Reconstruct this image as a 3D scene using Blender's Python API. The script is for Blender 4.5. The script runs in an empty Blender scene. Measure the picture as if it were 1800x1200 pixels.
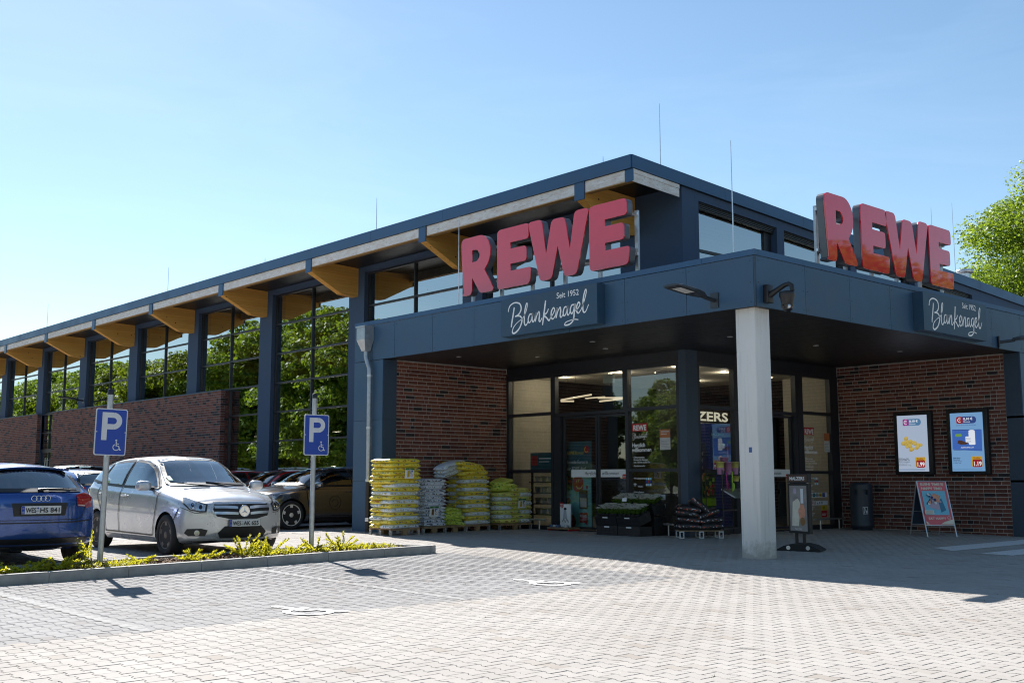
import bpy, bmesh, math, random
import numpy as np
from mathutils import Vector, Matrix
from mathutils.bvhtree import BVHTree

rnd = random.Random(7)
SC = bpy.context.scene
COL = SC.collection
PI = math.pi

# ------------------------------------------------------------------ camera
FPX, PITCH, ROLL, YAW = 1912.054, 0.125925322, -0.00190117204, 0.837572671
CAM = Vector((-13.885, -9.828, 1.2))
_F = Vector((math.cos(YAW) * math.cos(PITCH), math.sin(YAW) * math.cos(PITCH), math.sin(PITCH)))
_r = _F.cross(Vector((0, 0, 1))).normalized()
_u = _r.cross(_F)
_cr, _sr = math.cos(ROLL), math.sin(ROLL)
RGT, UPV = _cr * _r + _sr * _u, -_sr * _r + _cr * _u
cam = bpy.data.cameras.new('camera')
camo = bpy.data.objects.new('camera', cam)
COL.objects.link(camo)
mw = Matrix((RGT, UPV, -_F)).transposed().to_4x4()
mw.translation = CAM
camo.matrix_world = mw
cam.sensor_width = 36.0
cam.lens = FPX / 1800 * 36.0
cam.clip_start, cam.clip_end = 0.1, 3000
SC.camera = camo

# ------------------------------------------------------------------ sky, sun, exposure
SUNV = Vector((0.34, 1.23, 1.0)).normalized()
EL = math.asin(SUNV.z)
AZ = math.atan2(SUNV.x, SUNV.y)          # clockwise from +Y
W = bpy.data.worlds.new('World')
SC.world = W
W.use_nodes = True
nt = W.node_tree
bg = nt.nodes['Background']
sky = nt.nodes.new('ShaderNodeTexSky')
sky.sky_type = 'NISHITA'
sky.sun_disc = False
sky.sun_elevation = EL
sky.sun_rotation = AZ
sky.altitude = 100
sky.air_density = 1.0
sky.dust_density = 0.15
sky.ozone_density = 2.0
hs = nt.nodes.new('ShaderNodeHueSaturation')
hs.inputs['Hue'].default_value = 0.4925
hs.inputs['Saturation'].default_value = 1.02
nt.links.new(sky.outputs[0], hs.inputs['Color'])
# faint streaks of high haze all over the sky
_tc = nt.nodes.new('ShaderNodeTexCoord')
_mp = nt.nodes.new('ShaderNodeMapping')
_mp.inputs['Scale'].default_value = (1.2, 1.2, 5.0)
_mp.inputs['Rotation'].default_value = (0.3, 0.15, 0.5)
_nz = nt.nodes.new('ShaderNodeTexNoise')
_nz.inputs['Scale'].default_value = 2.2
_nz.inputs['Detail'].default_value = 7
_nz.inputs['Roughness'].default_value = 0.62
_nz.inputs['Distortion'].default_value = 0.8
_rp = nt.nodes.new('ShaderNodeValToRGB')
_rp.color_ramp.elements[0].position = 0.46
_rp.color_ramp.elements[0].color = (0, 0, 0, 1)
_rp.color_ramp.elements[1].position = 0.80
_rp.color_ramp.elements[1].color = (0.055, 0.055, 0.055, 1)
_mx = nt.nodes.new('ShaderNodeMixRGB')
_mx.inputs[2].default_value = (11.0, 12.0, 12.5, 1)
nt.links.new(_tc.outputs['Generated'], _mp.inputs[0])
nt.links.new(_mp.outputs[0], _nz.inputs['Vector'])
nt.links.new(_nz.outputs['Fac'], _rp.inputs[0])
nt.links.new(_rp.outputs[0], _mx.inputs[0])
nt.links.new(hs.outputs[0], _mx.inputs[1])
nt.links.new(_mx.outputs[0], bg.inputs[0])
bg.inputs[1].default_value = 0.070
sl = bpy.data.lights.new('sun', 'SUN')
sl.energy = 5.0
sl.angle = math.radians(0.5)
sl.color = (1.0, 0.965, 0.92)
so = bpy.data.objects.new('sun', sl)
so.rotation_euler = SUNV.to_track_quat('Z', 'Y').to_euler()
so.location = (0, 0, 40)
COL.objects.link(so)
SC.view_settings.view_transform = 'Standard'
SC.view_settings.look = 'None'
SC.view_settings.gamma = 1.0
SC.view_settings.use_curve_mapping = False
SC.view_settings.exposure = 1.12
SC.render.engine = 'CYCLES'
SC.cycles.use_denoising = True
SC.cycles.use_adaptive_sampling = False
SC.cycles.filter_width = 1.1
SC.cycles.max_bounces = 8
SC.cycles.transparent_max_bounces = 12
SC.cycles.glossy_bounces = 5
SC.cycles.caustics_reflective = False
SC.cycles.caustics_refractive = False


# ------------------------------------------------------------------ helpers
def gz(x, y):
    """height of the gently sloping paved ground"""
    return 0.07 * math.tanh((0.8 * y + 0.5 * min(x, 0.0)) / 2.4)


def link(o, parent=None):
    COL.objects.link(o)
    if parent is not None:
        o.parent = parent
    return o


def thing(name, label, cat, loc=(0, 0, 0), rz=0.0, group=None, kind=None):
    o = bpy.data.objects.new(name, None)
    o.empty_display_size = 0.2
    o.location = loc
    o.rotation_euler = (0, 0, rz)
    link(o)
    return tag(o, label, cat, group, kind)


def tag(o, label=None, cat=None, group=None, kind=None):
    if label:
        o['label'] = label
    if cat:
        o['category'] = cat
    if group:
        o['group'] = group
    if kind:
        o['kind'] = kind
    return o


def kids(o):
    return [c for c in KIDS.get(o.name, [])]


KIDS = {}


class MB:
    """collects faces and links them as one mesh object"""

    def __init__(s):
        s.v, s.f, s.m, s.sm = [], [], [], []

    def add(s, verts, faces, mi=0, smooth=False):
        n = len(s.v)
        s.v.extend([tuple(p) for p in verts])
        for f in faces:
            s.f.append(tuple(n + i for i in f))
            s.m.append(mi)
            s.sm.append(smooth)
        return s

    def box(s, x0, y0, z0, x1, y1, z1, mi=0, skip=''):
        if x0 > x1: x0, x1 = x1, x0
        if y0 > y1: y0, y1 = y1, y0
        if z0 > z1: z0, z1 = z1, z0
        v = [(x0, y0, z0), (x1, y0, z0), (x1, y1, z0), (x0, y1, z0), (x0, y0, z1), (x1, y0, z1), (x1, y1, z1), (x0, y1, z1)]
        f = {'b': (0, 3, 2, 1), 't': (4, 5, 6, 7), 's': (0, 1, 5, 4), 'e': (1, 2, 6, 5), 'n': (2, 3, 7, 6), 'w': (3, 0, 4, 7)}
        return s.add(v, [f[k] for k in f if k not in skip], mi)

    def bbox(s, x0, y0, z0, x1, y1, z1, b=0.01, mi=0):
        """box with bevelled edges (chamfer b)"""
        bm = bmesh.new()
        bmesh.ops.create_cube(bm, size=1)
        for v in bm.verts:
            v.co = Vector(((x0 + x1) / 2 + v.co.x * abs(x1 - x0), (y0 + y1) / 2 + v.co.y * abs(y1 - y0), (z0 + z1) / 2 + v.co.z * abs(z1 - z0)))
        bmesh.ops.bevel(bm, geom=bm.edges[:], offset=b, segments=2, profile=0.5, affect='EDGES')
        return s.bm(bm, mi, True)

    def bm(s, bm, mi=0, smooth=False, mat=None):
        bm.verts.index_update()
        vs = [(mat @ v.co) if mat else v.co.copy() for v in bm.verts]
        s.add(vs, [[v.index for v in f.verts] for f in bm.faces], mi, smooth)
        bm.free()
        return s

    def quad(s, a, b, c, d, mi=0):
        return s.add([a, b, c, d], [(0, 1, 2, 3)], mi)

    def prism(s, poly, axis, a0, a1, mi=0):
        """poly: 2D points; axis 'x' -> (y,z), 'y' -> (x,z), 'z' -> (x,y)"""
        def p3(p, a):
            return {'x': (a, p[0], p[1]), 'y': (p[0], a, p[1]), 'z': (p[0], p[1], a)}[axis]
        n = len(poly)
        v = [p3(p, a0) for p in poly] + [p3(p, a1) for p in poly]
        area = sum(poly[i][0] * poly[(i + 1) % n][1] - poly[(i + 1) % n][0] * poly[i][1] for i in range(n))
        flip = (area < 0) != (axis == 'y')
        if a1 < a0: flip = not flip
        f = [tuple(range(n))[::-1], tuple(range(n, 2 * n))] + [(i, (i + 1) % n, n + (i + 1) % n, n + i) for i in range(n)]
        if flip:
            f = [t[::-1] for t in f]
        return s.add(v, f, mi)

    def tube(s, pts, r, n=8, mi=0, cap=True, smooth=True):
        pts = [Vector(p) for p in pts]
        rs = r if isinstance(r, (list, tuple)) else [r] * len(pts)
        rings = []
        up = None
        for i, p in enumerate(pts):
            d = (pts[min(i + 1, len(pts) - 1)] - pts[max(i - 1, 0)]).normalized()
            if up is None:
                up = Vector((0, 0, 1)) if abs(d.z) < 0.9 else Vector((1, 0, 0))
            a = d.cross(up).normalized()
            b = a.cross(d).normalized()
            up = b
            rings.append([p + (a * math.cos(2 * PI * k / n) + b * math.sin(2 * PI * k / n)) * rs[i] for k in range(n)])
        v = [q for rg in rings for q in rg]
        f = []
        for i in range(len(pts) - 1):
            for k in range(n):
                f.append((i * n + k, (i + 1) * n + k, (i + 1) * n + (k + 1) % n, i * n + (k + 1) % n))
        s.add(v, [t[::-1] for t in f], mi, smooth)
        if cap:
            s.add(rings[0], [tuple(range(n))], mi)
            s.add(rings[-1], [tuple(range(n))[::-1]], mi)
        return s

    def lathe(s, prof, n=16, c=(0, 0, 0), axis='z', mi=0, smooth=True):
        """prof: (radius, height) pairs from bottom to top"""
        v, f = [], []
        for (r, h) in prof:
            for k in range(n):
                a = 2 * PI * k / n
                p = {'z': (r * math.cos(a), r * math.sin(a), h), 'y': (r * math.cos(a), h, -r * math.sin(a)), 'x': (h, r * math.cos(a), r * math.sin(a))}[axis]
                v.append((p[0] + c[0], p[1] + c[1], p[2] + c[2]))
        for i in range(len(prof) - 1):
            for k in range(n):
                f.append((i * n + k, i * n + (k + 1) % n, (i + 1) * n + (k + 1) % n, (i + 1) * n + k))
        s.add(v, f, mi, smooth)
        if prof[0][0] > 1e-4:
            s.add(v[:n], [tuple(range(n))[::-1]], mi)
        if prof[-1][0] > 1e-4:
            s.add(v[-n:], [tuple(range(n))], mi)
        return s

    def xform(s, m, start=0):
        for i in range(start, len(s.v)):
            s.v[i] = tuple(m @ Vector(s.v[i]))
        return s

    def mesh(s, name, mats):
        me = bpy.data.meshes.new(name)
        me.from_pydata(s.v, [], s.f)
        for m in (mats if isinstance(mats, (list, tuple)) else [mats]):
            me.materials.append(m)
        me.polygons.foreach_set('material_index', s.m)
        me.polygons.foreach_set('use_smooth', s.sm)
        me.update()
        return me

    def build(s, name, mats, parent=None, label=None, loc=None, kind=None):
        o = bpy.data.objects.new(name, s.mesh(name, mats))
        if loc is not None:
            o.location = loc
        link(o, parent)
        if parent is not None:
            KIDS.setdefault(parent.name, []).append(o)
        if label:
            o['label'] = label
        if kind:
            o['kind'] = kind
        return o


def inst(me, name, parent, loc, rz=0.0):
    o = bpy.data.objects.new(name, me)
    o.location = loc
    if rz:
        o.rotation_euler = (0, 0, rz)
    link(o, parent)
    if parent is not None:
        KIDS.setdefault(parent.name, []).append(o)
    return o


def copy_tree(o, parent=None):
    c = o.copy()
    COL.objects.link(c)
    c.parent = parent
    for ch in KIDS.get(o.name, []):
        k = copy_tree(ch, c)
        KIDS.setdefault(c.name, []).append(k)
    return c


_T = ['', 'first', 'second', 'third', 'fourth', 'fifth', 'sixth', 'seventh', 'eighth', 'ninth', 'tenth', 'eleventh', 'twelfth', 'thirteenth', 'fourteenth', 'fifteenth', 'sixteenth', 'seventeenth', 'eighteenth', 'nineteenth', 'twentieth']


def ordinal(n):
    return _T[n] if n <= 20 else 'twenty-' + _T[n - 20] if n < 30 else 'thirtieth'


# ------------------------------------------------------------------ materials
class NT:
    def __init__(s, name):
        s.mat = bpy.data.materials.new(name)
        s.mat.use_nodes = True
        s.t = s.mat.node_tree
        s.b = s.t.nodes['Principled BSDF']
        s.out = s.t.nodes['Material Output']

    def n(s, typ, **kw):
        nd = s.t.nodes.new('ShaderNode' + typ)
        for k, v in kw.items():
            if k.startswith('i_'):
                key = k[2:]
                key = int(key) if key.isdigit() else key.replace('_', ' ')
                if isinstance(v, bpy.types.NodeSocket):
                    s.t.links.new(v, nd.inputs[key])
                else:
                    nd.inputs[key].default_value = v
            else:
                setattr(nd, k, v)
        return nd

    def l(s, a, b):
        s.t.links.new(a, b)

    def coord(s, which='Object', scale=(1, 1, 1), rot=(0, 0, 0)):
        if which == 'World':
            src = s.n('NewGeometry').outputs['Position']
        else:
            src = s.n('TexCoord').outputs[which]
        m = s.n('Mapping')
        s.l(src, m.inputs[0])
        m.inputs['Scale'].default_value = scale
        m.inputs['Rotation'].default_value = rot
        return m.outputs[0]

    def noise(s, scale=5, detail=4, rough=0.6, vec=None, which='Object'):
        nd = s.n('TexNoise')
        nd.inputs['Scale'].default_value = scale
        nd.inputs['Detail'].default_value = detail
        nd.inputs['Roughness'].default_value = rough
        s.l(vec if vec is not None else s.coord(which), nd.inputs['Vector'])
        return nd.outputs['Fac']

    def ramp(s, fac, stops, interp='LINEAR'):
        r = s.n('ValToRGB')
        r.color_ramp.interpolation = interp
        e = r.color_ramp.elements
        while len(e) < len(stops):
            e.new(0.5)
        for k, (p, c) in enumerate(stops):
            e[k].position = p
            e[k].color = (*c, 1) if len(c) == 3 else c
        s.l(fac, r.inputs[0])
        return r.outputs[0]

    def mix(s, fac, a, b, mode='MIX'):
        m = s.n('MixRGB', blend_type=mode)
        for k, x in ((0, fac), (1, a), (2, b)):
            if isinstance(x, bpy.types.NodeSocket):
                s.l(x, m.inputs[k])
            elif k == 0:
                m.inputs[0].default_value = x
            else:
                m.inputs[k].default_value = (*x, 1)
        return m.outputs[0]

    def math(s, op, a, b=None):
        m = s.n('Math', operation=op)
        for k, x in enumerate((a, b)):
            if x is None: continue
            if isinstance(x, bpy.types.NodeSocket):
                s.l(x, m.inputs[k])
            else:
                m.inputs[k].default_value = x
        return m.outputs[0]

    def rand(s):
        """a value per piece: object random plus island random"""
        a = s.n('ObjectInfo').outputs['Random']
        b = s.n('NewGeometry').outputs['Random Per Island']
        return s.math('FRACT', s.math('ADD', a, b))

    def set(s, col=None, rough=None, metal=None, spec=None, coat=None, bump=None, bstr=0.3, bdist=0.01, emit=None, estr=1.0):
        b = s.b
        for key, x in (('Base Color', col), ('Roughness', rough), ('Metallic', metal), ('Specular IOR Level', spec), ('Coat Weight', coat)):
            if x is None: continue
            if isinstance(x, bpy.types.NodeSocket):
                s.l(x, b.inputs[key])
            else:
                b.inputs[key].default_value = (*x, 1) if key == 'Base Color' else x
        if bump is not None:
            bn = s.n('Bump')
            bn.inputs['Strength'].default_value = bstr
            bn.inputs['Distance'].default_value = bdist
            s.l(bump, bn.inputs['Height'])
            s.l(bn.outputs[0], b.inputs['Normal'])
        if emit is not None:
            if isinstance(emit, bpy.types.NodeSocket):
                s.l(emit, b.inputs['Emission Color'])
            else:
                b.inputs['Emission Color'].default_value = (*emit, 1)
            b.inputs['Emission Strength'].default_value = estr
        return s.mat


def plain(name, col, rough=0.6, metal=0.0, spec=0.5, coat=0.0, var=0.12, scale=6.0, bstr=0.0, which='Object'):
    """paint / metal / plastic with a little uneven tone, roughness and wear"""
    s = NT(name)
    f = s.noise(scale, 5, 0.65, which=which)
    lo = tuple(c * (1 - var) for c in col)
    hi = tuple(min(1, c * (1 + var)) for c in col)
    c = s.ramp(f, [(0.3, lo), (0.7, hi)])
    r = s.ramp(f, [(0.2, (max(0.02, rough * 0.85),) * 3), (0.8, (min(1, rough * 1.15),) * 3)])
    kw = {}
    if bstr:
        kw = dict(bump=s.noise(scale * 12, 3, 0.6, which=which), bstr=bstr, bdist=0.004)
    return s.set(col=c, rough=r, metal=metal, spec=spec, coat=coat, **kw)


def glow(name, col, strength):
    s = NT(name)
    return s.set(col=(0.02, 0.02, 0.02), rough=0.4, emit=col, estr=strength)


def glassmat(name, tint=(0.5, 0.55, 0.55), refl=0.2, rough=0.0, wav=0.0, ior=1.5):
    s = NT(name)
    tr = s.n('BsdfTransparent')
    tr.inputs[0].default_value = (*tint, 1)
    gl = s.n('BsdfGlossy')
    gl.inputs['Roughness'].default_value = rough
    gl.inputs[0].default_value = (0.95, 1.0, 1.0, 1)
    fr = s.n('Fresnel')
    fr.inputs['IOR'].default_value = ior
    if wav:
        bn = s.n('Bump')
        bn.inputs['Strength'].default_value = wav
        bn.inputs['Distance'].default_value = 0.02
        s.l(s.noise(0.7, 1, 0.4, which='World'), bn.inputs['Height'])
        s.l(bn.outputs[0], gl.inputs['Normal'])
    fac = s.math('MINIMUM', s.math('ADD', s.math('MULTIPLY', fr.outputs[0], 1.6), refl), 1.0)
    mx = s.n('MixShader')
    s.l(fac, mx.inputs[0])
    s.l(tr.outputs[0], mx.inputs[1])
    s.l(gl.outputs[0], mx.inputs[2])
    s.l(mx.outputs[0], s.out.inputs[0])
    return s.mat


def brickmat(name, cols, dark=0.1):
    s = NT(name)
    r = s.rand()
    stops = [(0.0, (0.050, 0.042, 0.045)), (dark, cols[0])]
    for i, c in enumerate(cols):
        stops.append((dark + (1 - dark) * (i + 0.5) / len(cols), c))
    base = s.ramp(r, stops, 'CONSTANT')
    n = s.noise(28, 5, 0.7, which='World')
    c = s.mix(s.ramp(n, [(0.35, (0, 0, 0)), (0.75, (1, 1, 1))]), base, s.mix(0.55, base, (0.035, 0.024, 0.022)))
    return s.set(col=c, rough=0.85, spec=0.25, bump=s.noise(90, 4, 0.7, which='World'), bstr=0.5, bdist=0.006)


def pavermat(name, base, tone):
    """concrete block: tone per stone, speckle, damp patches, drips of oil and dark tyre tracks"""
    s = NT(name)
    r = s.rand()
    c = s.ramp(r, [(0, tuple(x * (1 - tone) for x in base)), (0.55, base), (0.93, tuple(x * (1 + tone * 0.6) for x in base)), (1, (base[0] * 0.80, base[1] * 0.76, base[2] * 0.72))])
    big = s.noise(0.45, 6, 0.65, which='World')
    c = s.mix(s.ramp(big, [(0.40, (0.30, 0.30, 0.30)), (0.60, (0, 0, 0))]), c, (base[0] * 0.66, base[1] * 0.62, base[2] * 0.58))
    track = s.noise(1.0, 4, 0.6, vec=s.coord('World', (0.16, 1.5, 1), (0, 0, 0.22)))
    c = s.mix(s.ramp(track, [(0.56, (0, 0, 0)), (0.72, (0.20, 0.20, 0.20))]), c, tuple(x * 0.55 for x in base))
    vo = s.n('TexVoronoi')
    vo.inputs['Scale'].default_value = 0.75
    s.l(s.coord('World'), vo.inputs['Vector'])
    wob = s.math('ADD', vo.outputs['Distance'], s.math('MULTIPLY', s.noise(9, 3, 0.6, which='World'), 0.10))
    c = s.mix(s.ramp(wob, [(0.085, (0.55, 0.55, 0.55)), (0.125, (0, 0, 0))]), c, (0.10, 0.095, 0.09))
    gum = s.n('TexVoronoi')
    gum.inputs['Scale'].default_value = 2.6
    s.l(s.coord('World', (1, 1, 0)), gum.inputs['Vector'])
    c = s.mix(s.ramp(gum.outputs['Distance'], [(0.030, (0.6, 0.6, 0.6)), (0.045, (0, 0, 0))]), c, (0.16, 0.15, 0.14))
    f = s.noise(130, 3, 0.8, which='World')
    c = s.mix(s.ramp(f, [(0.3, (0.28, 0.28, 0.28)), (0.52, (0, 0, 0))]), c, tuple(x * 0.5 for x in base))
    return s.set(col=c, rough=0.9, spec=0.2, bump=f, bstr=0.4, bdist=0.004)


def woodmat(name, a, b, axis=0, weather=None, scale=1.0, which='Object'):
    s = NT(name)
    sc = [9 * scale, 9 * scale, 9 * scale]
    sc[axis] = 0.5 * scale
    v = s.coord(which, tuple(sc))
    g = s.noise(3.0, 6, 0.65, vec=v)
    c = s.ramp(g, [(0.3, a), (0.72, b)])
    # lamella joints of the laminated timber
    z = s.n('SeparateXYZ')
    s.l(s.coord(which), z.inputs[0])
    lam = s.math('FRACT', s.math('MULTIPLY', z.outputs[2], 11.0))
    idx = s.n('TexWhiteNoise', noise_dimensions='1D')
    s.l(s.math('FLOOR', s.math('MULTIPLY', z.outputs[2], 11.0)), idx.inputs['W'])
    c = s.mix(s.math('MULTIPLY', idx.outputs[0], 0.28), c, tuple(x * 0.45 for x in a))
    c = s.mix(s.math('MULTIPLY', s.math('LESS_THAN', lam, 0.05), 0.5), c, tuple(x * 0.35 for x in a))
    kn = s.n('TexVoronoi')
    kn.inputs['Scale'].default_value = 3.2
    s.l(s.coord(which), kn.inputs['Vector'])
    c = s.mix(s.ramp(kn.outputs['Distance'], [(0.05, (1, 1, 1)), (0.085, (0, 0, 0))]), c, (0.05, 0.02, 0.008))
    if weather:
        w = s.noise(2.2, 6, 0.7, vec=s.coord(which, (1.5, 1.5, 5)))
        c = s.mix(s.ramp(w, [(0.3, (0.55, 0.55, 0.55)), (0.6, (1, 1, 1))]), c, weather)
        st = s.noise(7, 5, 0.75, vec=s.coord(which, (2, 1, 6)))
        c = s.mix(s.ramp(st, [(0.56, (0, 0, 0)), (0.68, (0.65, 0.65, 0.65))]), c, (0.22, 0.21, 0.20))
    return s.set(col=c, rough=0.7, spec=0.3, bump=g, bstr=0.25, bdist=0.004)


def carpaint(name, col, metal=0.35, rough=0.28):
    s = NT(name)
    f = s.noise(900, 2, 0.5)
    d = s.noise(2.5, 5, 0.6)
    c = s.ramp(f, [(0.3, tuple(x * 0.9 for x in col)), (0.7, tuple(min(1, x * 1.1) for x in col))])
    # a film of road dust low on the body
    z = s.n('SeparateXYZ')
    s.l(s.coord('Object'), z.inputs[0])
    low = s.math('MULTIPLY', s.math('SUBTRACT', 1.0, s.math('MINIMUM', s.math('MULTIPLY', z.outputs[2], 1.7), 1.0)), d)
    c = s.mix(s.math('MULTIPLY', low, 0.6), c, (0.16, 0.145, 0.125))
    m = s.set(col=c, rough=s.ramp(d, [(0.3, (rough * 0.85,) * 3), (0.7, (rough * 1.25,) * 3)]), metal=metal, coat=1.0)
    s.b.inputs['Coat Roughness'].default_value = 0.04
    return m


def leafmat(name, a, b, c):
    s = NT(name)
    r = s.n('NewGeometry').outputs['Random Per Island']
    col = s.ramp(r, [(0.0, a), (0.5, b), (1.0, c)])
    big = s.noise(0.6, 3, 0.6)
    col = s.mix(s.ramp(big, [(0.35, (0.45, 0.45, 0.45)), (0.65, (0, 0, 0))]), col, a)
    s.set(col=col, rough=0.5, spec=0.35)
    tl = s.n('BsdfTranslucent')
    s.l(s.mix(0.5, col, (c[0] * 1.3, c[1] * 1.2, c[2] * 0.6)), tl.inputs[0])
    mx = s.n('MixShader')
    mx.inputs[0].default_value = 0.52
    s.l(s.b.outputs[0], mx.inputs[1])
    s.l(tl.outputs[0], mx.inputs[2])
    s.l(mx.outputs[0], s.out.inputs[0])
    return s.mat


def cladmat(name, col, rough, tone=0.05):
    s = NT(name)
    r = s.n('ObjectInfo').outputs['Random']
    c = s.ramp(r, [(0, tuple(x * (1 - tone) for x in col)), (1, tuple(x * (1 + tone) for x in col))])
    st = s.noise(5.0, 5, 0.65, vec=s.coord('World', (4.0, 4.0, 0.22)))
    c = s.mix(s.ramp(st, [(0.52, (0, 0, 0)), (0.74, (0.30, 0.30, 0.30))]), c, tuple(0.5 * x + 0.045 for x in col))
    d = s.noise(1.7, 6, 0.7, which='World')
    c = s.mix(s.ramp(d, [(0.45, (0, 0, 0)), (0.8, (0.25, 0.25, 0.25))]), c, (0.12, 0.12, 0.12))
    rr = s.ramp(d, [(0.3, (rough * 0.85,) * 3), (0.75, (min(1, rough * 1.35),) * 3)])
    return s.set(col=c, rough=rr, spec=0.45, bump=s.noise(0.9, 2, 0.5, which='World'), bstr=0.12, bdist=0.03)


M = {}
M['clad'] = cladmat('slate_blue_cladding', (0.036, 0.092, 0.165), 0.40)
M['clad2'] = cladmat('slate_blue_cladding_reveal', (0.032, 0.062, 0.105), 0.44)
M['render'] = plain('blue_grey_render', (0.052, 0.088, 0.155), 0.85, var=0.10, scale=1.0, bstr=0.35, which='World')
M['rooftrim'] = cladmat('slate_blue_roof_trim', (0.026, 0.095, 0.205), 0.38)
M['frame'] = plain('anthracite_frame', (0.022, 0.025, 0.033), 0.4, var=0.15)
M['soffit'] = plain('black_soffit', (0.016, 0.016, 0.019), 0.42, var=0.15, which='World')
M['rubber'] = plain('black_rubber', (0.014, 0.014, 0.015), 0.75)
M['blackplastic'] = plain('black_plastic', (0.018, 0.018, 0.02), 0.45)
M['steel'] = plain('galvanised_steel', (0.46, 0.48, 0.50), 0.42, metal=0.75, var=0.18, scale=9)
M['alu'] = plain('brushed_aluminium', (0.66, 0.67, 0.69), 0.32, metal=0.8, var=0.08)
M['whitepaint'] = plain('white_paint', (0.72, 0.72, 0.71), 0.55, var=0.05)
M['white'] = plain('white_print', (0.90, 0.90, 0.89), 0.55, var=0.02)
M['black'] = plain('black_print', (0.012, 0.012, 0.013), 0.5, var=0.05)
M['mortar'] = plain('grey_mortar', (0.58, 0.55, 0.52), 0.95, var=0.15, scale=14, which='World', bstr=0.4)
M['brick'] = brickmat('red_brown_brick', [(0.215, 0.080, 0.060), (0.25, 0.096, 0.070), (0.18, 0.066, 0.052), (0.28, 0.112, 0.080), (0.15, 0.058, 0.048)], 0.08)
M['brickfar'] = brickmat('dark_clinker_brick', [(0.24, 0.090, 0.068), (0.19, 0.075, 0.062), (0.27, 0.110, 0.082), (0.15, 0.068, 0.062)], 0.16)
M['woodtrim'] = woodmat('glulam_bracket_timber', (0.86, 0.40, 0.085), (0.93, 0.55, 0.15), axis=0)
M['woodbeam'] = woodmat('weathered_eaves_timber', (0.45, 0.26, 0.11), (0.58, 0.38, 0.2), axis=1, weather=(0.84, 0.82, 0.80))
M['woodraw'] = woodmat('fresh_timber_underside', (0.50, 0.28, 0.10), (0.62, 0.40, 0.17), axis=1)
M['paver'] = pavermat('light_concrete_paver', (0.388, 0.362, 0.334), 0.055)
M['paverdark'] = pavermat('grey_concrete_paver', (0.285, 0.278, 0.275), 0.08)
M['joint'] = plain('joint_sand', (0.23, 0.205, 0.175), 0.95, var=0.35, scale=25, which='World')
M['kerb'] = plain('concrete_kerb', (0.33, 0.325, 0.31), 0.9, var=0.2, scale=5, which='World', bstr=0.3)
M['glass_hall'] = glassmat('coated_hall_glass', (0.40, 0.44, 0.44), 0.36)
M['glass_shop'] = glassmat('shop_glass', (0.86, 0.90, 0.90), 0.06)
M['glass_clear'] = glassmat('clear_glass', (0.8, 0.84, 0.84), 0.03)
M['mortarfar'] = plain('dark_grey_mortar', (0.30, 0.285, 0.27), 0.95, var=0.15, scale=14, which='World', bstr=0.4)
M['beige'] = plain('beige_wall_panel', (0.70, 0.65, 0.52), 0.7, var=0.06)
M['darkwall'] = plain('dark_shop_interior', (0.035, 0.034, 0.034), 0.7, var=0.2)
M['shopfloor'] = plain('shop_floor_tiles', (0.20, 0.19, 0.18), 0.35, var=0.1)
M['signred'] = plain('red_acrylic_sign_face', (0.74, 0.024, 0.050), 0.03, var=0.03, coat=1.0)
M['red'] = plain('red_print', (0.50, 0.022, 0.025), 0.5, var=0.03)
M['lampglow'] = glow('lit_led_strip', (1.0, 0.80, 0.52), 0.36)
M['spotglow'] = glow('lit_downlight', (1.0, 0.85, 0.6), 1.6)


def concretemat():
    s = NT('pale_fair_faced_concrete')
    big = s.noise(1.6, 6, 0.6, vec=s.coord('World', (1, 1, 0.45)))
    c = s.ramp(big, [(0.3, (0.74, 0.72, 0.68)), (0.7, (0.82, 0.80, 0.77))])
    st = s.noise(6, 4, 0.6, vec=s.coord('World', (2.5, 2.5, 0.12)))
    c = s.mix(s.ramp(st, [(0.55, (0, 0, 0)), (0.75, (0.35, 0.35, 0.35))]), c, (0.44, 0.43, 0.40))
    zz = s.n('SeparateXYZ')
    s.l(s.coord('World'), zz.inputs[0])
    sp = s.math('ADD', zz.outputs[2], s.math('MULTIPLY', s.noise(7, 5, 0.7, which='World'), 0.7))
    c = s.mix(s.ramp(sp, [(0.40, (0.6, 0.6, 0.6)), (0.62, (0, 0, 0))]), c, (0.30, 0.27, 0.23))
    po = s.n('TexVoronoi')
    po.inputs['Scale'].default_value = 16
    s.l(s.coord('World'), po.inputs['Vector'])
    pin = s.ramp(po.outputs['Distance'], [(0.05, (1, 1, 1)), (0.09, (0, 0, 0))])
    c = s.mix(s.math('MULTIPLY', pin, 0.5), c, (0.16, 0.155, 0.15))
    return s.set(col=c, rough=0.88, spec=0.25, bump=s.noise(40, 4, 0.7, which='World'), bstr=0.2, bdist=0.004)


M['concrete'] = concretemat()

# ================================================================== GROUND
def grid_sheet(name, xs, ys, mat, dz=0.0, hole=None, parent=None):
    mb = MB()
    v = [(x, y, gz(x, y) + dz) for y in ys for x in xs]
    nx = len(xs)
    f = []
    for j in range(len(ys) - 1):
        for i in range(nx - 1):
            if hole and hole((xs[i] + xs[i + 1]) / 2, (ys[j] + ys[j + 1]) / 2):
                continue
            f.append((j * nx + i, j * nx + i + 1, (j + 1) * nx + i + 1, (j + 1) * nx + i))
    mb.add(v, f)
    return mb.build(name, mat, parent)


def rng(a, b, st):
    n = max(1, int(round((b - a) / st)))
    return [a + (b - a) * i / n for i in range(n + 1)]


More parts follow.
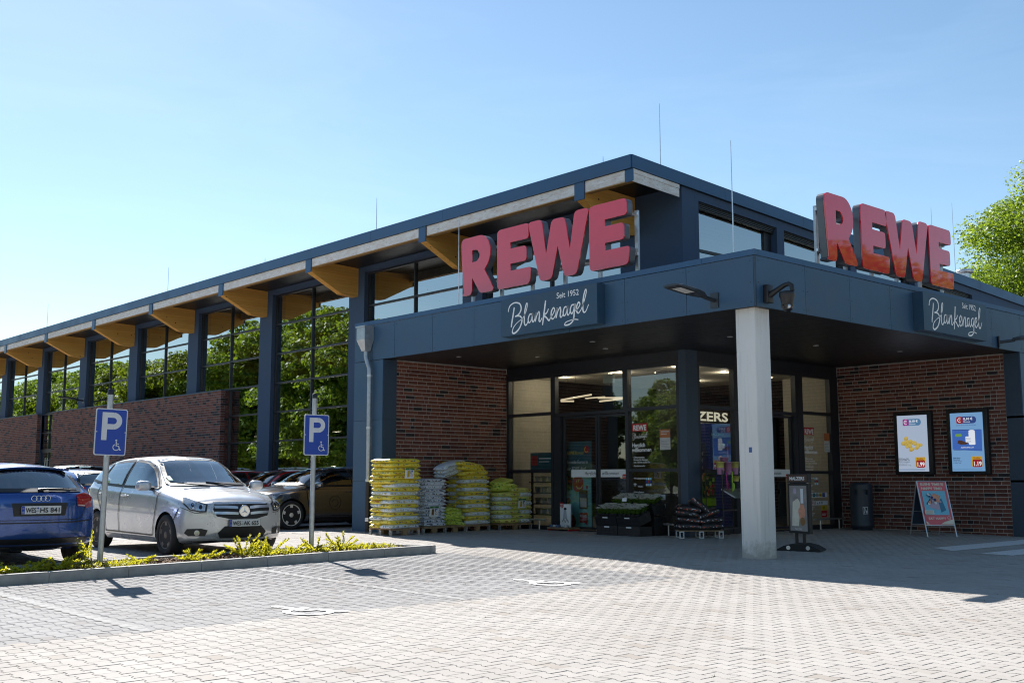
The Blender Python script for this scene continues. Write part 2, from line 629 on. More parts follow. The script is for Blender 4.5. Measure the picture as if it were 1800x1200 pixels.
def farpave():
    s = NT('distant_paving')
    v = s.coord('World', (1, 1, 1))
    br = s.n('TexBrick')
    s.l(v, br.inputs['Vector'])
    br.inputs['Scale'].default_value = 1.0
    br.inputs['Brick Width'].default_value = 0.20
    br.inputs['Row Height'].default_value = 0.14
    br.inputs['Mortar Size'].default_value = 0.004
    br.inputs['Color1'].default_value = (0.41, 0.385, 0.36, 1)
    br.inputs['Color2'].default_value = (0.45, 0.42, 0.39, 1)
    br.inputs['Mortar'].default_value = (0.17, 0.155, 0.14, 1)
    big = s.noise(0.4, 5, 0.6, which='World')
    c = s.mix(s.ramp(big, [(0.35, (0.2, 0.2, 0.2)), (0.65, (0, 0, 0))]), br.outputs[0], (0.25, 0.24, 0.23))
    return s.set(col=c, rough=0.9, spec=0.2)


M['farpave'] = farpave()
g = MB()
g.quad((-1500, -1500, -0.16), (1500, -1500, -0.16), (1500, 1500, -0.16), (-1500, 1500, -0.16))
tag(g.build('ground', plain('distant_ground', (0.16, 0.17, 0.11), 0.95, var=0.3, scale=0.05, which='World')), 'flat ground round the paved car park', kind='structure')

PX0, PX1, PY0, PY1 = -17.0, 12.0, -12.0, 10.8
pave = grid_sheet('pavement', rng(-60, 30, 1.0), rng(-45, 75, 1.0), M['farpave'], dz=-0.004,
                  hole=lambda x, y: PX0 < x < PX1 and PY0 < y < PY1)
# the cells above are centred on the paver field: bed of joint sand underneath the pavers
tag(pave, 'light concrete block paving round the shop entrance', kind='structure')
grid_sheet('joint_bed', rng(PX0 - 1, PX1 + 1, 0.5), rng(PY0 - 1, PY1 + 1, 0.5), M['joint'], dz=-0.010, parent=pave)
bay = thing('parking_bay', 'darker grey paved parking bays in front of the planter', None, kind='structure')

# double-T paver outline: straight heads along x, waisted flanks along y
PL, PP, GAP = 0.20, 0.14, 0.0042
W1, W2 = 0.083, 0.057


def paver_outline(g_=GAP):
    h = PL / 2 - g_ / 2
    w1, w2 = W1 - g_ / 2, W2 - g_ / 2
    right = [(w1, -h), (w1, -0.062), (w2, -0.036), (w2, 0.036), (w1, 0.062), (w1, h)]
    return right + [(-x, y) for x, y in right[::-1]]


OUT = paver_outline()
OUT_IN = [(x * 0.955, y * 0.965) for x, y in OUT]


def to_px(p):
    d = Vector(p) - CAM
    z = d.dot(_F)
    if z < 0.3: return None
    return 900 + FPX * d.dot(RGT) / z, 600 - FPX * d.dot(UPV) / z, z


PLANT = dict(x0=-30.0, x1=-3.25, y0=4.02, y1=5.12)


def in_bay(x, y):
    return x < -2.85 and -0.74 < y < 4.02


def covered(x, y):
    if PLANT['y0'] - 0.02 < y < PLANT['y1'] + 0.02 and x < PLANT['x1']: return True
    if 3.4 < x and y > 4.15: return True
    return False


def paver_verts(cx, cy):
    n = len(OUT)
    top = [(cx + x, cy + y, 0) for x, y in OUT_IN]
    bot = [(cx + x, cy + y, -0.004) for x, y in OUT]
    low = [(cx + x, cy + y, -0.016) for x, y in OUT]
    return top, bot, low


def paver_faces():
    n = len(OUT)
    f = [tuple(range(n))]
    for a, b in ((0, n), (n, 2 * n)):
        for i in range(n):
            j = (i + 1) % n
            f.append((b + i, b + j, a + j, a + i))
    return f


PF = paver_faces()
spots = []
ncol = int((PX1 - PX0) / PP)
nrow = int((PY1 - PY0) / PL)
for i in range(ncol):
    cx = PX0 + (i + 0.5) * PP
    for j in range(nrow):
        cy = PY0 + (j + 0.5 + (0.5 if i % 2 else 0)) * PL
        if covered(cx, cy): continue
        q = to_px((cx, cy, 0))
        if q is None or not (-520 < q[0] < 2320 and q[1] < 1480): continue
        spots.append((q[2], cx, cy, -20 < q[0] < 1820 and q[1] < 1215))
spots.sort()
near = {False: [], True: []}
rest = {False: MB(), True: MB()}
full = {False: [], True: []}
for (d, cx, cy, vis) in spots:
    b = in_bay(cx, cy)
    if vis and len(near[b]) < 300:
        near[b].append((cx, cy))
    else:
        full[b].append((cx, cy))
pm = MB()
t_, b_, l_ = paver_verts(0, 0)
pm.add(t_ + b_ + l_, PF)
for b, par, mt in ((False, pave, M['paver']), (True, bay, M['paverdark'])):
    me = pm.mesh('paver', mt)
    for (cx, cy) in near[b]:
        o = inst(me, 'paver', par, (cx, cy, gz(cx, cy) + rnd.uniform(-0.0012, 0.0012)))
        o.rotation_euler = (rnd.gauss(0, 0.003), rnd.gauss(0, 0.003), rnd.gauss(0, 0.004))
    n = len(OUT)
    base = np.array(t_ + b_ + l_)
    K = len(full[b])
    cen = np.array(full[b])
    zz = np.array([gz(x, y) for x, y in full[b]]) + np.array([rnd.uniform(-0.0012, 0.0012) for _ in range(K)])
    V = base[None, :, :] + np.stack([cen[:, 0], cen[:, 1], zz], 1)[:, None, :]
    mb = rest[b]
    mb.v = [tuple(p) for p in V.reshape(-1, 3).tolist()]
    m3 = 3 * n
    mb.f = [tuple(k * m3 + i for i in f) for k in range(K) for f in PF]
    mb.m = [0] * len(mb.f)
    mb.sm = [False] * len(mb.f)
    mb.build('paver_field', mt, par, kind='stuff')


wd = MB()
M['weed'] = plain('joint_weed', (0.10, 0.14, 0.03), 0.8, var=0.4, scale=40)
for k in range(170):
    i, j = rnd.randrange(ncol), rnd.randrange(nrow)
    cx, cy = PX0 + (i + 0.5) * PP + rnd.uniform(-.06, .06), PY0 + (j + (0.5 if i % 2 else 0)) * PL
    q = to_px((cx, cy, 0))
    if q is None or not (0 < q[0] < 1800 and q[1] < 1210) or covered(cx, cy): continue
    if math.sin(cx * 0.7) + math.cos(cy * 0.9 + cx) + rnd.uniform(-1, 1) < 0.3: continue
    for n_ in range(rnd.randint(3, 7)):
        a = rnd.uniform(0, 6.28)
        b0 = Vector((cx + rnd.uniform(-.03, .03), cy, gz(cx, cy) - 0.004))
        d = Vector((math.cos(a) * .014, math.sin(a) * .014, rnd.uniform(.006, .022)))
        sd = Vector((-math.sin(a), math.cos(a), 0)) * .003
        wd.add([b0 - sd, b0 + sd, b0 + d], [(0, 1, 2)])
wd.build('joint_weeds', M['weed'], pave, kind='stuff')


# painted markings: sheets following the slope
def paint_mat():
    s = NT('worn_road_paint')
    n = s.noise(22, 5, 0.75, which='World')
    c = s.ramp(n, [(0.33, (0.50, 0.48, 0.45)), (0.5, (0.70, 0.69, 0.67))])
    return s.set(col=c, rough=0.8, spec=0.25)


M['roadpaint'] = paint_mat()
M['faintpaint'] = pavermat('white_concrete_paver', (0.345, 0.34, 0.335), 0.08)


def ribbon(pts, w, closed=False):
    """2D polyline with width -> list of quads (2D)"""
    pts = [Vector((p[0], p[1])) for p in pts]
    ws = w if isinstance(w, (list, tuple)) else [w] * len(pts)
    L, R_ = [], []
    n = len(pts)
    for i in range(n):
        a = pts[(i - 1) % n] if closed else pts[max(i - 1, 0)]
        b = pts[(i + 1) % n] if closed else pts[min(i + 1, n - 1)]
        d = (b - a).normalized() if (b - a).length > 1e-9 else Vector((1, 0))
        nn = Vector((-d.y, d.x)) * ws[i] / 2
        L.append(pts[i] + nn)
        R_.append(pts[i] - nn)
    q = []
    for i in range(n if closed else n - 1):
        j = (i + 1) % n
        q.append((R_[i], R_[j], L[j], L[i]))
    return q


def arc(cx, cy, r, a0, a1, n=18):
    return [(cx + r * math.cos(math.radians(a0 + (a1 - a0) * i / n)), cy + r * math.sin(math.radians(a0 + (a1 - a0) * i / n))) for i in range(n + 1)]


def wheelchair(k=1.0):
    """2D quads and polygons of the access symbol in a box about 1 x 1.25, y up"""
    polys = [tuple(Vector(p) for p in arc(0.40, 1.13, 0.105, 0, 360, 14)[:-1])]
    polys += ribbon([(0.42, 0.98), (0.43, 0.52), (0.68, 0.50), (0.80, 0.10), (0.93, 0.13)], 0.125 * k)
    polys += ribbon([(0.42, 0.74), (0.70, 0.74)], 0.09 * k)
    polys += ribbon(arc(0.42, 0.38, 0.32, 112, 358, 22), 0.085 * k)
    return polys


def on_ground(polys, fn, name, mat, parent, dz=0.008):
    mb = MB()
    for p in polys:
        w = [fn(q[0], q[1]) for q in p]
        vs = [(x, y, gz(x, y) + dz) for x, y in w]
        a = sum(vs[i][0] * vs[(i + 1) % len(vs)][1] - vs[(i + 1) % len(vs)][0] * vs[i][1] for i in range(len(vs)))
        idx = tuple(range(len(vs)))
        mb.add(vs, [idx if a > 0 else idx[::-1]])
    return mb.build(name, mat, parent)


for (ax, ay) in ((-8.62, 0.05), (-5.02, 0.42)):
    on_ground(wheelchair(1.45), lambda u, v, ax=ax, ay=ay: (ax + 0.2 + u * 0.62, ay - 0.86 + v * 0.74), 'wheelchair_marking', M['roadpaint'], bay)
# lines of white pavers between the bays
for xl in (-9.86, -6.36):
    mb = MB()
    for k in range(int(4.6 / PL)):
        y = -0.66 + k * PL
        if y > 3.9: break
        vs = [(xl + px_ * 0.9, y + py_, 0) for px_, py_ in OUT_IN]
        mb.add([(x, yy, gz(x, yy) + 0.0042) for x, yy, _ in vs], [tuple(range(len(vs)))])
    mb.build('bay_line', M['faintpaint'], bay)
# stripes of the crossing at the right
for st in (((4.22, -0.89), (4.60, -0.35), (10.6, -0.35), (10.6, -0.89)), ((4.09, -1.95), (4.10, -1.42), (10.6, -1.42), (10.6, -1.95))):
    mb = MB()
    n = 14
    for k in range(n):
        def lerp(a, b, t): return (a[0] + (b[0] - a[0]) * t, a[1] + (b[1] - a[1]) * t)
        a0, a1 = lerp(st[0], st[3], k / n), lerp(st[0], st[3], (k + 1) / n)
        b0, b1 = lerp(st[1], st[2], k / n), lerp(st[1], st[2], (k + 1) / n)
        mb.add([(p[0], p[1], gz(*p) + 0.0045) for p in (a0, a1, b1, b0)], [(0, 1, 2, 3)])
    mb.build('crossing_stripe', M['roadpaint'], pave)

# ================================================================== BUILDING
BLD = thing('supermarket', 'brick and slate blue supermarket with flat entrance canopy and timber eaves', 'supermarket')


def bricks(parent, axis, plane, sgn, u0, u1, z0, z1, mat, name='brick', nobj=300, seed=1, course=1 / 12, proud=0.004):
    """wild-bond brickwork on plane axis=plane, facing sgn; nearest bricks are objects, the rest one part"""
    r = random.Random(seed)
    J = 0.014
    stuff = MB()
    mes = {}
    items = []
    nrows = int(round((z1 - z0) / course))
    course = (z1 - z0) / nrows
    for k in range(nrows):
        zc = z0 + (k + 0.5) * course
        u = u0 + r.choice([0, -0.06, -0.12, -0.18])
        run = 0
        while u < u1:
            w = 0.115 if (r.random() < 0.24 or run > 4) else 0.24
            run = 0 if w < 0.2 else run + 1
            a, b = max(u, u0), min(u + w, u1)
            if b - a > 0.03:
                items.append(((a + b) / 2, zc, b - a, abs((b - a) - w) < 1e-6))
            u += w + J
    hz = (course - J) / 2

    def cell(mb, uc, zc, w, off):
        d0 = plane + sgn * (proud + off)
        d1 = plane - sgn * 0.03
        if axis == 'x':
            mb.box(d1, uc - w / 2, zc - hz, d0, uc + w / 2, zc + hz, skip='e' if sgn < 0 else 'w')
        else:
            mb.box(uc - w / 2, d1, zc - hz, uc + w / 2, d0, zc + hz, skip='n' if sgn < 0 else 's')

    def dist(it):
        p = (plane, it[0], it[1]) if axis == 'x' else (it[0], plane, it[1])
        q = to_px(p)
        if q is None or not (0 < q[0] < 1800 and 0 < q[1] < 1200): return 1e9
        return q[2] / it[2]
    order = sorted(range(len(items)), key=lambda i: dist(items[i]))
    pick = set(i for i in order[:nobj] if items[i][3])
    for i, (uc, zc, w, whole) in enumerate(items):
        if i in pick:
            key = round(w, 3)
            if key not in mes:
                mb = MB()
                d0, d1 = sgn * proud, -sgn * 0.03
                if axis == 'x':
                    mb.box(d1, -w / 2, -hz, d0, w / 2, hz, skip='e' if sgn < 0 else 'w')
                else:
                    mb.box(-w / 2, d1, -hz, w / 2, d0, hz, skip='n' if sgn < 0 else 's')
                mes[key] = mb.mesh(name, mat)
            o_ = r.uniform(-0.002, 0.002) * sgn
            loc = (plane + o_, uc, zc) if axis == 'x' else (uc, plane + o_, zc)
            inst(mes[key], name, parent, loc)
        else:
            cell(stuff, uc, zc, w, r.uniform(-0.002, 0.002))
    if stuff.f:
        stuff.build('brickwork', mat, parent, kind='stuff')


XF = 3.52
PIL = [10.60] + [15.80 + 5.2 * k for k in range(9)]
PW = 0.78
BRK = [5.50, 10.87] + [16.11 + 5.2 * k for k in range(9)]
YEND = PIL[-1] + PW


def zroof(x): return 7.593 - 0.0498 * (x - 1.907)


# -- roof body, fascia, soffit
XR = 27.0
mb = MB()
mb.prism([(1.91, zroof(1.91) - 0.012), (XR, zroof(XR) - 0.012), (XR, zroof(XR) - 0.26), (1.91, zroof(1.91) - 0.26)], 'y', 4.17, YEND + 0.8)
mb.build('roof', M['soffit'], BLD)
fas = MB().box(1.90, 4.17, zroof(1.9) - 0.02, 1.93, YEND + 0.8, zroof(1.9) - 0.01).build('roof_fascia', M['rooftrim'], BLD)
y = 4.155
k = 0
while y < YEND + 0.8:
    y2 = min(y + 3.0, YEND + 0.8)
    MB().box(1.885, y, zroof(1.9) - 0.275, 1.908, y2 - 0.006, zroof(1.9)).build('fascia_panel', M['rooftrim'], fas)
    y = y2
x = 1.91
while x < XR:
    x2 = min(x + 3.0, XR)
    mb = MB()
    mb.prism([(x, zroof(x)), (x2 - 0.006, zroof(x2)), (x2 - 0.006, zroof(x2) - 0.262), (x, zroof(x) - 0.262)], 'y', 4.135, 4.168)
    mb.build('fascia_panel', M['rooftrim'], fas)
    x = x2
# -- eaves beams between the brackets, end boards at the gable
ZB0, ZB1 = 7.065, zroof(1.9) - 0.278
edges = [4.19] + [b for yk in BRK for b in (yk - 0.035, yk + 0.255)] + [YEND + 0.6]
for a, b in zip(edges[::2], edges[1::2]):
    if b - a > 0.05:
        o = MB().box(1.94, a, ZB0 + 0.022, 2.08, b, ZB1).build('eaves_beam', M['woodbeam'], BLD)
        MB().box(1.941, a, ZB0, 2.085, b, ZB0 + 0.021).build('drip_board', M['woodraw'], o)
for (za, zb, xo) in ((0.0, 0.085, 0.0), (0.09, 0.262, 0.01)):
    mb = MB()
    x0_, x1_ = 1.945, 3.40
    mb.prism([(x0_, zroof(x0_) - 0.27 - za), (x1_, zroof(x1_) - 0.27 - za), (x1_, zroof(x1_) - 0.27 - zb), (x0_, zroof(x0_) - 0.27 - zb)], 'y', 4.165 + xo, 4.188)
    mb.build('gable_board', M['woodbeam'], BLD)
MB().box(1.93, 4.13, ZB0 - 0.005, 1.938, 4.36, ZB1 + 0.0).build('corner_plate', M['rooftrim'], BLD)
# -- brackets
for yk in BRK:
    mb = MB()
    mb.prism([(3.518, 6.42), (3.44, 6.405), (2.96, 6.44), (2.90, 6.47), (1.94, 6.955), (1.94, zroof(1.94) - 0.28), (3.518, zroof(3.5) - 0.27)], 'y', yk, yk + 0.22)
    o = mb.build('bracket', M['woodtrim'], BLD)
    MB().box(1.905, yk - 0.03, 6.945, 1.932, yk + 0.25, ZB1 + 0.0).build('cap_plate', M['rooftrim'], o)
# -- pilasters and lintels
for yk in PIL:
    MB().box(XF, yk, -0.05, 4.0, yk + PW, 7.27).build('pilaster', M['render'], BLD)
MB().box(XF, 4.21, 3.86, 3.95, 5.95, 7.265).build('corner_wall', M['render'], BLD)
seg = [5.95] + [q for yk in PIL for q in (yk, yk + PW)]
BAYS = [(a, b) for a, b in zip(seg[::2], seg[1::2])]
for a, b in BAYS:
    MB().box(XF + 0.004, a, 7.10, 3.95, b, 7.262).build('lintel', M['render'], BLD)


def glazed(name, axis, d, u0, u1, z0, z1, us, zs, glass, fw=0.05, dep=0.10, parent=None, sgn=-1, label=None, skip=()):
    """window in plane axis=d: outer frame (the part), mullions, transoms and panes (sub-parts)"""
    fm = M['frame']
    zs = sorted(zs)

    def bx(mb, a, za, b, zb, d0, d1):
        if axis == 'x':
            mb.box(d0, a, za, d1, b, zb)
        else:
            mb.box(a, d0, za, b, d1, zb)
    d0, d1 = d - dep / 2, d + dep / 2
    fr = MB()
    bx(fr, u0, z0, u0 + fw, z1, d0, d1)
    bx(fr, u1 - fw, z0, u1, z1, d0, d1)
    bx(fr, u0 + fw, z0, u1 - fw, z0 + fw, d0, d1)
    bx(fr, u0 + fw, z1 - fw, u1 - fw, z1, d0, d1)
    fo = fr.build(name, fm, parent, label=label)
    uc = [u0 + fw / 2] + list(us) + [u1 - fw / 2]
    zc = [z0 + fw / 2] + list(zs) + [z1 - fw / 2]
    for u in us:
        m_ = MB()
        bx(m_, u - fw / 2, z0 + fw, u + fw / 2, z1 - fw, d0 - 0.003 * (1 if sgn < 0 else 0), d1 + 0.003 * (1 if sgn > 0 else 0))
        m_.build('mullion', fm, fo)
    for i in range(len(uc) - 1):
        a, b = uc[i] + fw / 2, uc[i + 1] - fw / 2
        for z in zs:
            m_ = MB()
            bx(m_, a, z - fw / 2, b, z + fw / 2, d0, d1)
            m_.build('transom', fm, fo)
        for j in range(len(zc) - 1):
            if (i, j) in skip: continue
            m_ = MB()
            za, zb = zc[j] + fw / 2, zc[j + 1] - fw / 2
            # a real pane, 12 mm thick would double every reflection: one sheet in its rebate, set a hair out of true
            t = rnd.uniform(-0.0022, 0.0022)
            t2 = rnd.uniform(-0.0022, 0.0022)
            if axis == 'x':
                vs = [(d + t, a, za), (d + t2, b, za), (d - t, b, zb), (d - t2, a, zb)]
                fs = [(0, 3, 2, 1)] if sgn < 0 else [(0, 1, 2, 3)]
            else:
                vs = [(a, d + t, za), (b, d + t2, za), (b, d - t, zb), (a, d - t2, zb)]
                fs = [(0, 1, 2, 3)] if sgn < 0 else [(0, 3, 2, 1)]
            m_.add(vs, fs).build('pane', glass, fo)
    return fo


ZROWS = [7.10, 6.13, 5.185, 4.25, 3.33, 2.42, 1.5, 0.55]
YBR0, YBR1, YBS = 24.0, 39.9, 41.85       # brick front 1, then a glazed slot to YBS, then brick front 2
for i, (a, b) in enumerate(BAYS):
    if b <= 10.7:
        rows, z0 = [6.13, 5.185], 4.30
    elif a < YBR0 < b or b < YBR0:
        rows, z0 = ZROWS[1:], 0.06
    else:
        rows, z0 = [6.13, 5.185], 4.22
    n = 2
    us = [a + (b - a) * 0.5]
    glazed('window', 'x', 3.70, a, b, z0, 7.10, us, rows, M['glass_hall'], parent=BLD)
# low sheet-metal sill band below the tall windows is the bottom frame; brick fronts stand proud
XB = 3.36
for (a, b, sd, no) in ((YBR0, YBR1, 11, 300), (YBS, YEND, 12, 150)):
    w_ = MB().box(XB, a, -0.1, XF - 0.003, b, 4.195).build('brick_front', M['mortarfar'], BLD)
    bricks(w_, 'x', XB, -1, a, b, 0.02, 4.19, M['brickfar'], nobj=no, seed=sd)
    # the reveal at the near end
    bricks(w_, 'y', a, -1, XB - 0.004, XF + 0.17, 0.02, 4.19, M['brickfar'], nobj=0, seed=sd + 5)
    MB().box(XB - 0.03, a - 0.02, 4.197, XF + 0.10, b, 4.225).build('sill_cap', M['clad'], w_)
# glazed slot with the side door
glazed('window', 'x', 3.60, YBR1, YBS, 2.55, 4.19, [YBR1 + 0.95], [3.33], M['glass_hall'], parent=BLD)
dr = MB().box(3.56, YBR1, 2.44, 3.66, YBS, 2.55).box(3.56, YBR1, 0, 3.66, YBR1 + 0.06, 2.44).box(3.56, YBS - 0.06, 0, 3.66, YBS, 2.44).box(3.56, YBR1 + 0.9, 0, 3.66, YBR1 + 1.0, 2.44).build('side_door', M['frame'], BLD)
MB().quad((3.6, YBS - 0.06, 0.05), (3.6, YBR1 + 1.0, 0.05), (3.6, YBR1 + 1.0, 2.44), (3.6, YBS - 0.06, 2.44)).build('pane', M['glass_hall'], dr)
MB().quad((3.6, YBR1 + 0.9, 0.05), (3.6, YBR1 + 0.06, 0.05), (3.6, YBR1 + 0.06, 2.44), (3.6, YBR1 + 0.9, 2.44)).build('pane', M['glass_hall'], dr)
for yy in (YBR1 + 0.82, YBR1 + 1.08):
    MB().tube([(3.5, yy, 0.3), (3.5, yy, 2.2)], 0.02).tube([(3.5, yy, 0.4), (3.58, yy, 0.4)], 0.012).tube([(3.5, yy, 2.1), (3.58, yy, 2.1)], 0.012).build('handle', M['alu'], dr)

# -- right hall wall with its sloping clerestory windows
WIN = [(4.07, 6.91), (7.19, 10.02), (10.30, 13.20), (13.48, 16.52)]
YH = 4.21


def zlint(x): return 7.03 - 0.0498 * (x - 4.07)


def wallseg(x0, x1, zb, ztf):
    MB().prism([(x0, zb), (x1, zb), (x1, ztf(x1)), (x0, ztf(x0))], 'y', YH, YH + 0.36).build('gable_wall', M['render'], BLD)


ztop = lambda x: zroof(x) - 0.264
prev = 3.953
for (a, b) in WIN:
    wallseg(prev, a, 3.86, ztop)
    mb = MB().prism([(a, zlint(a)), (b, zlint(b)), (b, ztop(b)), (a, ztop(a))], 'y', YH + 0.002, YH + 0.36)
    mb.build('lintel', M['render'], BLD)
    MB().box(a, YH + 0.002, 3.86, b, YH + 0.36, 4.80).build('gable_wall', M['render'], BLD)
    prev = b
    # frame, pane following the slope, ribbed blind box above
    fr = MB()
    dy0, dy1 = YH + 0.16, YH + 0.26
    fr.prism([(a, zlint(a)), (b, zlint(b)), (b, zlint(b) - 0.05), (a, zlint(a) - 0.05)], 'y', dy0, dy1)
    fr.box(a, dy0, 4.80, b, dy1, 4.86)
    fr.prism([(a, 4.86), (a + 0.05, 4.86), (a + 0.05, zlint(a + .05) - 0.05), (a, zlint(a) - 0.05)], 'y', dy0, dy1)
    fr.prism([(b - 0.28, 4.86), (b, 4.86), (b, zlint(b) - 0.05), (b - 0.28, zlint(b - .28) - 0.05)], 'y', dy0, dy1)
    fo = fr.build('clerestory_window', M['frame'], BLD)
    MB().box(a + 0.05, dy0 + 0.01, 5.99, b - 0.28, dy1 - 0.01, 6.05).build('transom', M['frame'], fo)
    MB().add([(a + .05, YH + .2, 4.86), (b - .28, YH + .2, 4.86), (b - .28, YH + .2, 5.99), (a + .05, YH + .2, 5.99)], [(0, 1, 2, 3)]).build('pane', M['glass_hall'], fo)
    MB().add([(a + .05, YH + .2, 6.05), (b - .28, YH + .2, 6.05), (b - .28, YH + .2, zlint(b - .28) - 0.05), (a + .05, YH + .2, zlint(a + .05) - 0.05)], [(0, 1, 2, 3)]).build('pane', M['glass_hall'], fo)
    for q in range(4):
        o_ = 0.002 + 0.034 * q
        MB().prism([(a + .01, zlint(a) - o_), (b - .01, zlint(b) - o_), (b - .01, zlint(b) - o_ - 0.024), (a + .01, zlint(a) - o_ - 0.024)], 'y', YH + 0.05 + 0.01 * q, YH + 0.155).build('blind_slat', M['blackplastic'], fo)
wallseg(prev, XR - 0.2, 3.86, ztop)

# -- canopy
ZS, ZC = 3.826, 4.714
XE, YE = 10.40, 10.80
MB().box(-0.06, -0.06, ZS + 0.025, XE, YE - 0.02, 4.60).build('canopy_roof', M['soffit'], BLD)
sof = MB().box(-0.07, -0.07, ZS + 0.018, XE - 0.02, YE - 0.03, ZS + 0.0245).build('canopy_soffit', M['soffit'], BLD)
x = -0.06
while x < 3.5:
    x2 = min(x + 0.60, 3.52)
    MB().box(x + 0.003, -0.06, ZS + 0.003, x2 - 0.003, 9.68, ZS + 0.0175).build('soffit_board', M['soffit'], sof)
    x = x2
while x < 9.18:
    x2 = min(x + 0.60, 9.19)
    MB().box(x + 0.003, -0.06, ZS + 0.003, x2 - 0.003, 4.2, ZS + 0.0175).build('soffit_board', M['soffit'], sof)
    x = x2
for (x_, y_) in ((0.9, 8.3), (2.2, 7.2), (1.2, 4.6), (2.6, 2.4), (5.0, 2.1), (7.2, 1.5), (2.2, 5.2)):
    MB().lathe([(0.055, ZS - 0.006), (0.055, ZS + 0.002)], 14, (x_, y_, 0)).build('downlight', M['alu'], sof)
jl = [-0.085, 1.227, 2.57, 3.91, 5.25, 6.59, 7.93, 9.27, 10.10, YE]
jr = [-0.085, 1.255, 2.60, 3.94, 5.28, 6.62, 7.95, 9.30, XE]
cf = MB().box(-0.094, -0.094, ZS + 0.03, -0.07, YE - 0.02, 4.6).box(-0.07, -0.094, ZS + 0.03, XE, -0.07, 4.6).build('canopy_fascia', M['blackplastic'], BLD)
for a, b in zip(jl, jl[1:]):
    MB().box(-0.112, a + 0.004, ZS, -0.0955, b - 0.004, 4.612).build('fascia_panel', M['clad'], cf)
for a, b in zip(jr, jr[1:]):
    MB().box(a + 0.004, -0.112, ZS, b - 0.004, -0.0955, 4.612).build('fascia_panel', M['clad'], cf)
MB().box(-0.1115, -0.1115, ZS + 0.001, -0.086, -0.086, 4.611).build('corner_trim', M['clad2'], cf)
for a, b in ((-0.12, 0.9), (0.9, 3.9), (3.9, 6.9), (6.9, YE + 0.005)):
    MB().box(-0.122, a, 4.622, -0.03, b - 0.004, ZC).build('coping', M['rooftrim'], cf)
for a, b in ((-0.028, 1.2), (1.2, 4.2), (4.2, 7.2), (7.2, XE)):
    MB().box(a, -0.122, 4.622, b - 0.004, -0.03, ZC).build('coping', M['rooftrim'], cf)
rvm = MB()
def stud(p, ax):
    n = 6
    for k in range(1):
        c_ = Vector(p)
        ring = []
        for q in range(n):
            t = 2 * PI * q / n
            ring.append(c_ + (Vector((0, math.cos(t), math.sin(t))) if ax == 'x' else Vector((math.cos(t), 0, math.sin(t)))) * 0.009)
        off = Vector((-0.003, 0, 0)) if ax == 'x' else Vector((0, -0.003, 0))
        rvm.add([tuple(q_) for q_ in ring] + [tuple(q_ + off) for q_ in ring],
                [tuple(range(n, 2 * n))[::-1 if ax == 'x' else 1]] + [(q, (q + 1) % n, n + (q + 1) % n, n + q) for q in range(n)])
for a, b in zip(jl, jl[1:]):
    for u in (a + 0.06, b - 0.06):
        for z in (ZS + 0.07, 4.2, 4.54): stud((-0.112, u, z), 'x')
for a, b in zip(jr, jr[1:]):
    for u in (a + 0.06, b - 0.06):
        for z in (ZS + 0.07, 4.2, 4.54): stud((u, -0.112, z), 'y')
rvm.build('panel_rivets', M['black'], cf, kind='stuff')

# piers at both ends of the canopy, brick flanks
ZP = [-0.05, 1.17, 2.504, ZS - 0.006]
pl = MB().box(-0.085, 9.71, -0.05, 0.262, YE - 0.02, ZS).build('end_pier', M['blackplastic'], BLD)
for a, b in zip(ZP, ZP[1:]):
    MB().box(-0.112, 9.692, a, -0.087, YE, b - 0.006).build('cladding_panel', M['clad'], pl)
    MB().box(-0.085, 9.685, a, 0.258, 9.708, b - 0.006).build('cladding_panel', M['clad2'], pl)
wl = MB().box(0.264, 9.70, -0.05, XF - 0.004, YE - 0.10, ZS - 0.002).build('brick_flank', M['mortar'], BLD)
bricks(wl, 'y', 9.694, -1, 0.27, XF - 0.01, 0.055, ZS - 0.02, M['brick'], seed=3)
for k in range(26):     # sunlit timber boarding on the end wall towards the parked cars
    MB().box(0.0, YE - 0.098, 0.06 + k * 0.145, XF - 0.01, YE - 0.07, 0.06 + k * 0.145 + 0.138).build('timber_board', M['woodtrim'], wl)
pr = MB().box(9.222, -0.085, -0.1, XE - 0.02, 0.24, ZS).build('end_pier', M['blackplastic'], BLD)
for a, b in zip(ZP, ZP[1:]):
    MB().box(9.20, -0.112, a - 0.05, XE, -0.087, b - 0.006).build('cladding_panel', M['clad'], pr)
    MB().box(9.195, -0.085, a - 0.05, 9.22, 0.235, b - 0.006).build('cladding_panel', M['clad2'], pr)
wr = MB().box(9.206, 0.242, -0.1, XE - 0.05, 4.6, ZS - 0.002).build('brick_flank', M['mortar'], BLD)
bricks(wr, 'x', 9.20, -1, 0.245, 4.20, -0.02, ZS - 0.02, M['brick'], seed=5)
# column
colm = MB().bbox(0.0, 0.0, -0.2, 0.40, 0.36, ZS + 0.012, 0.018).build('column', M['concrete'], BLD)
MB().prism([(-0.07, 0.12), (0.10, 0.12), (0.10, 0.13), (-0.07, 0.13)], 'z', 0, 0.001).build('column_base_joint', M['joint'], colm)
MB().box(-0.0025, 0.118, 1.60, -0.0005, 0.172, 1.68).build('sticker', plain('blue_sticker', (0.05, 0.11, 0.30), 0.4), colm)

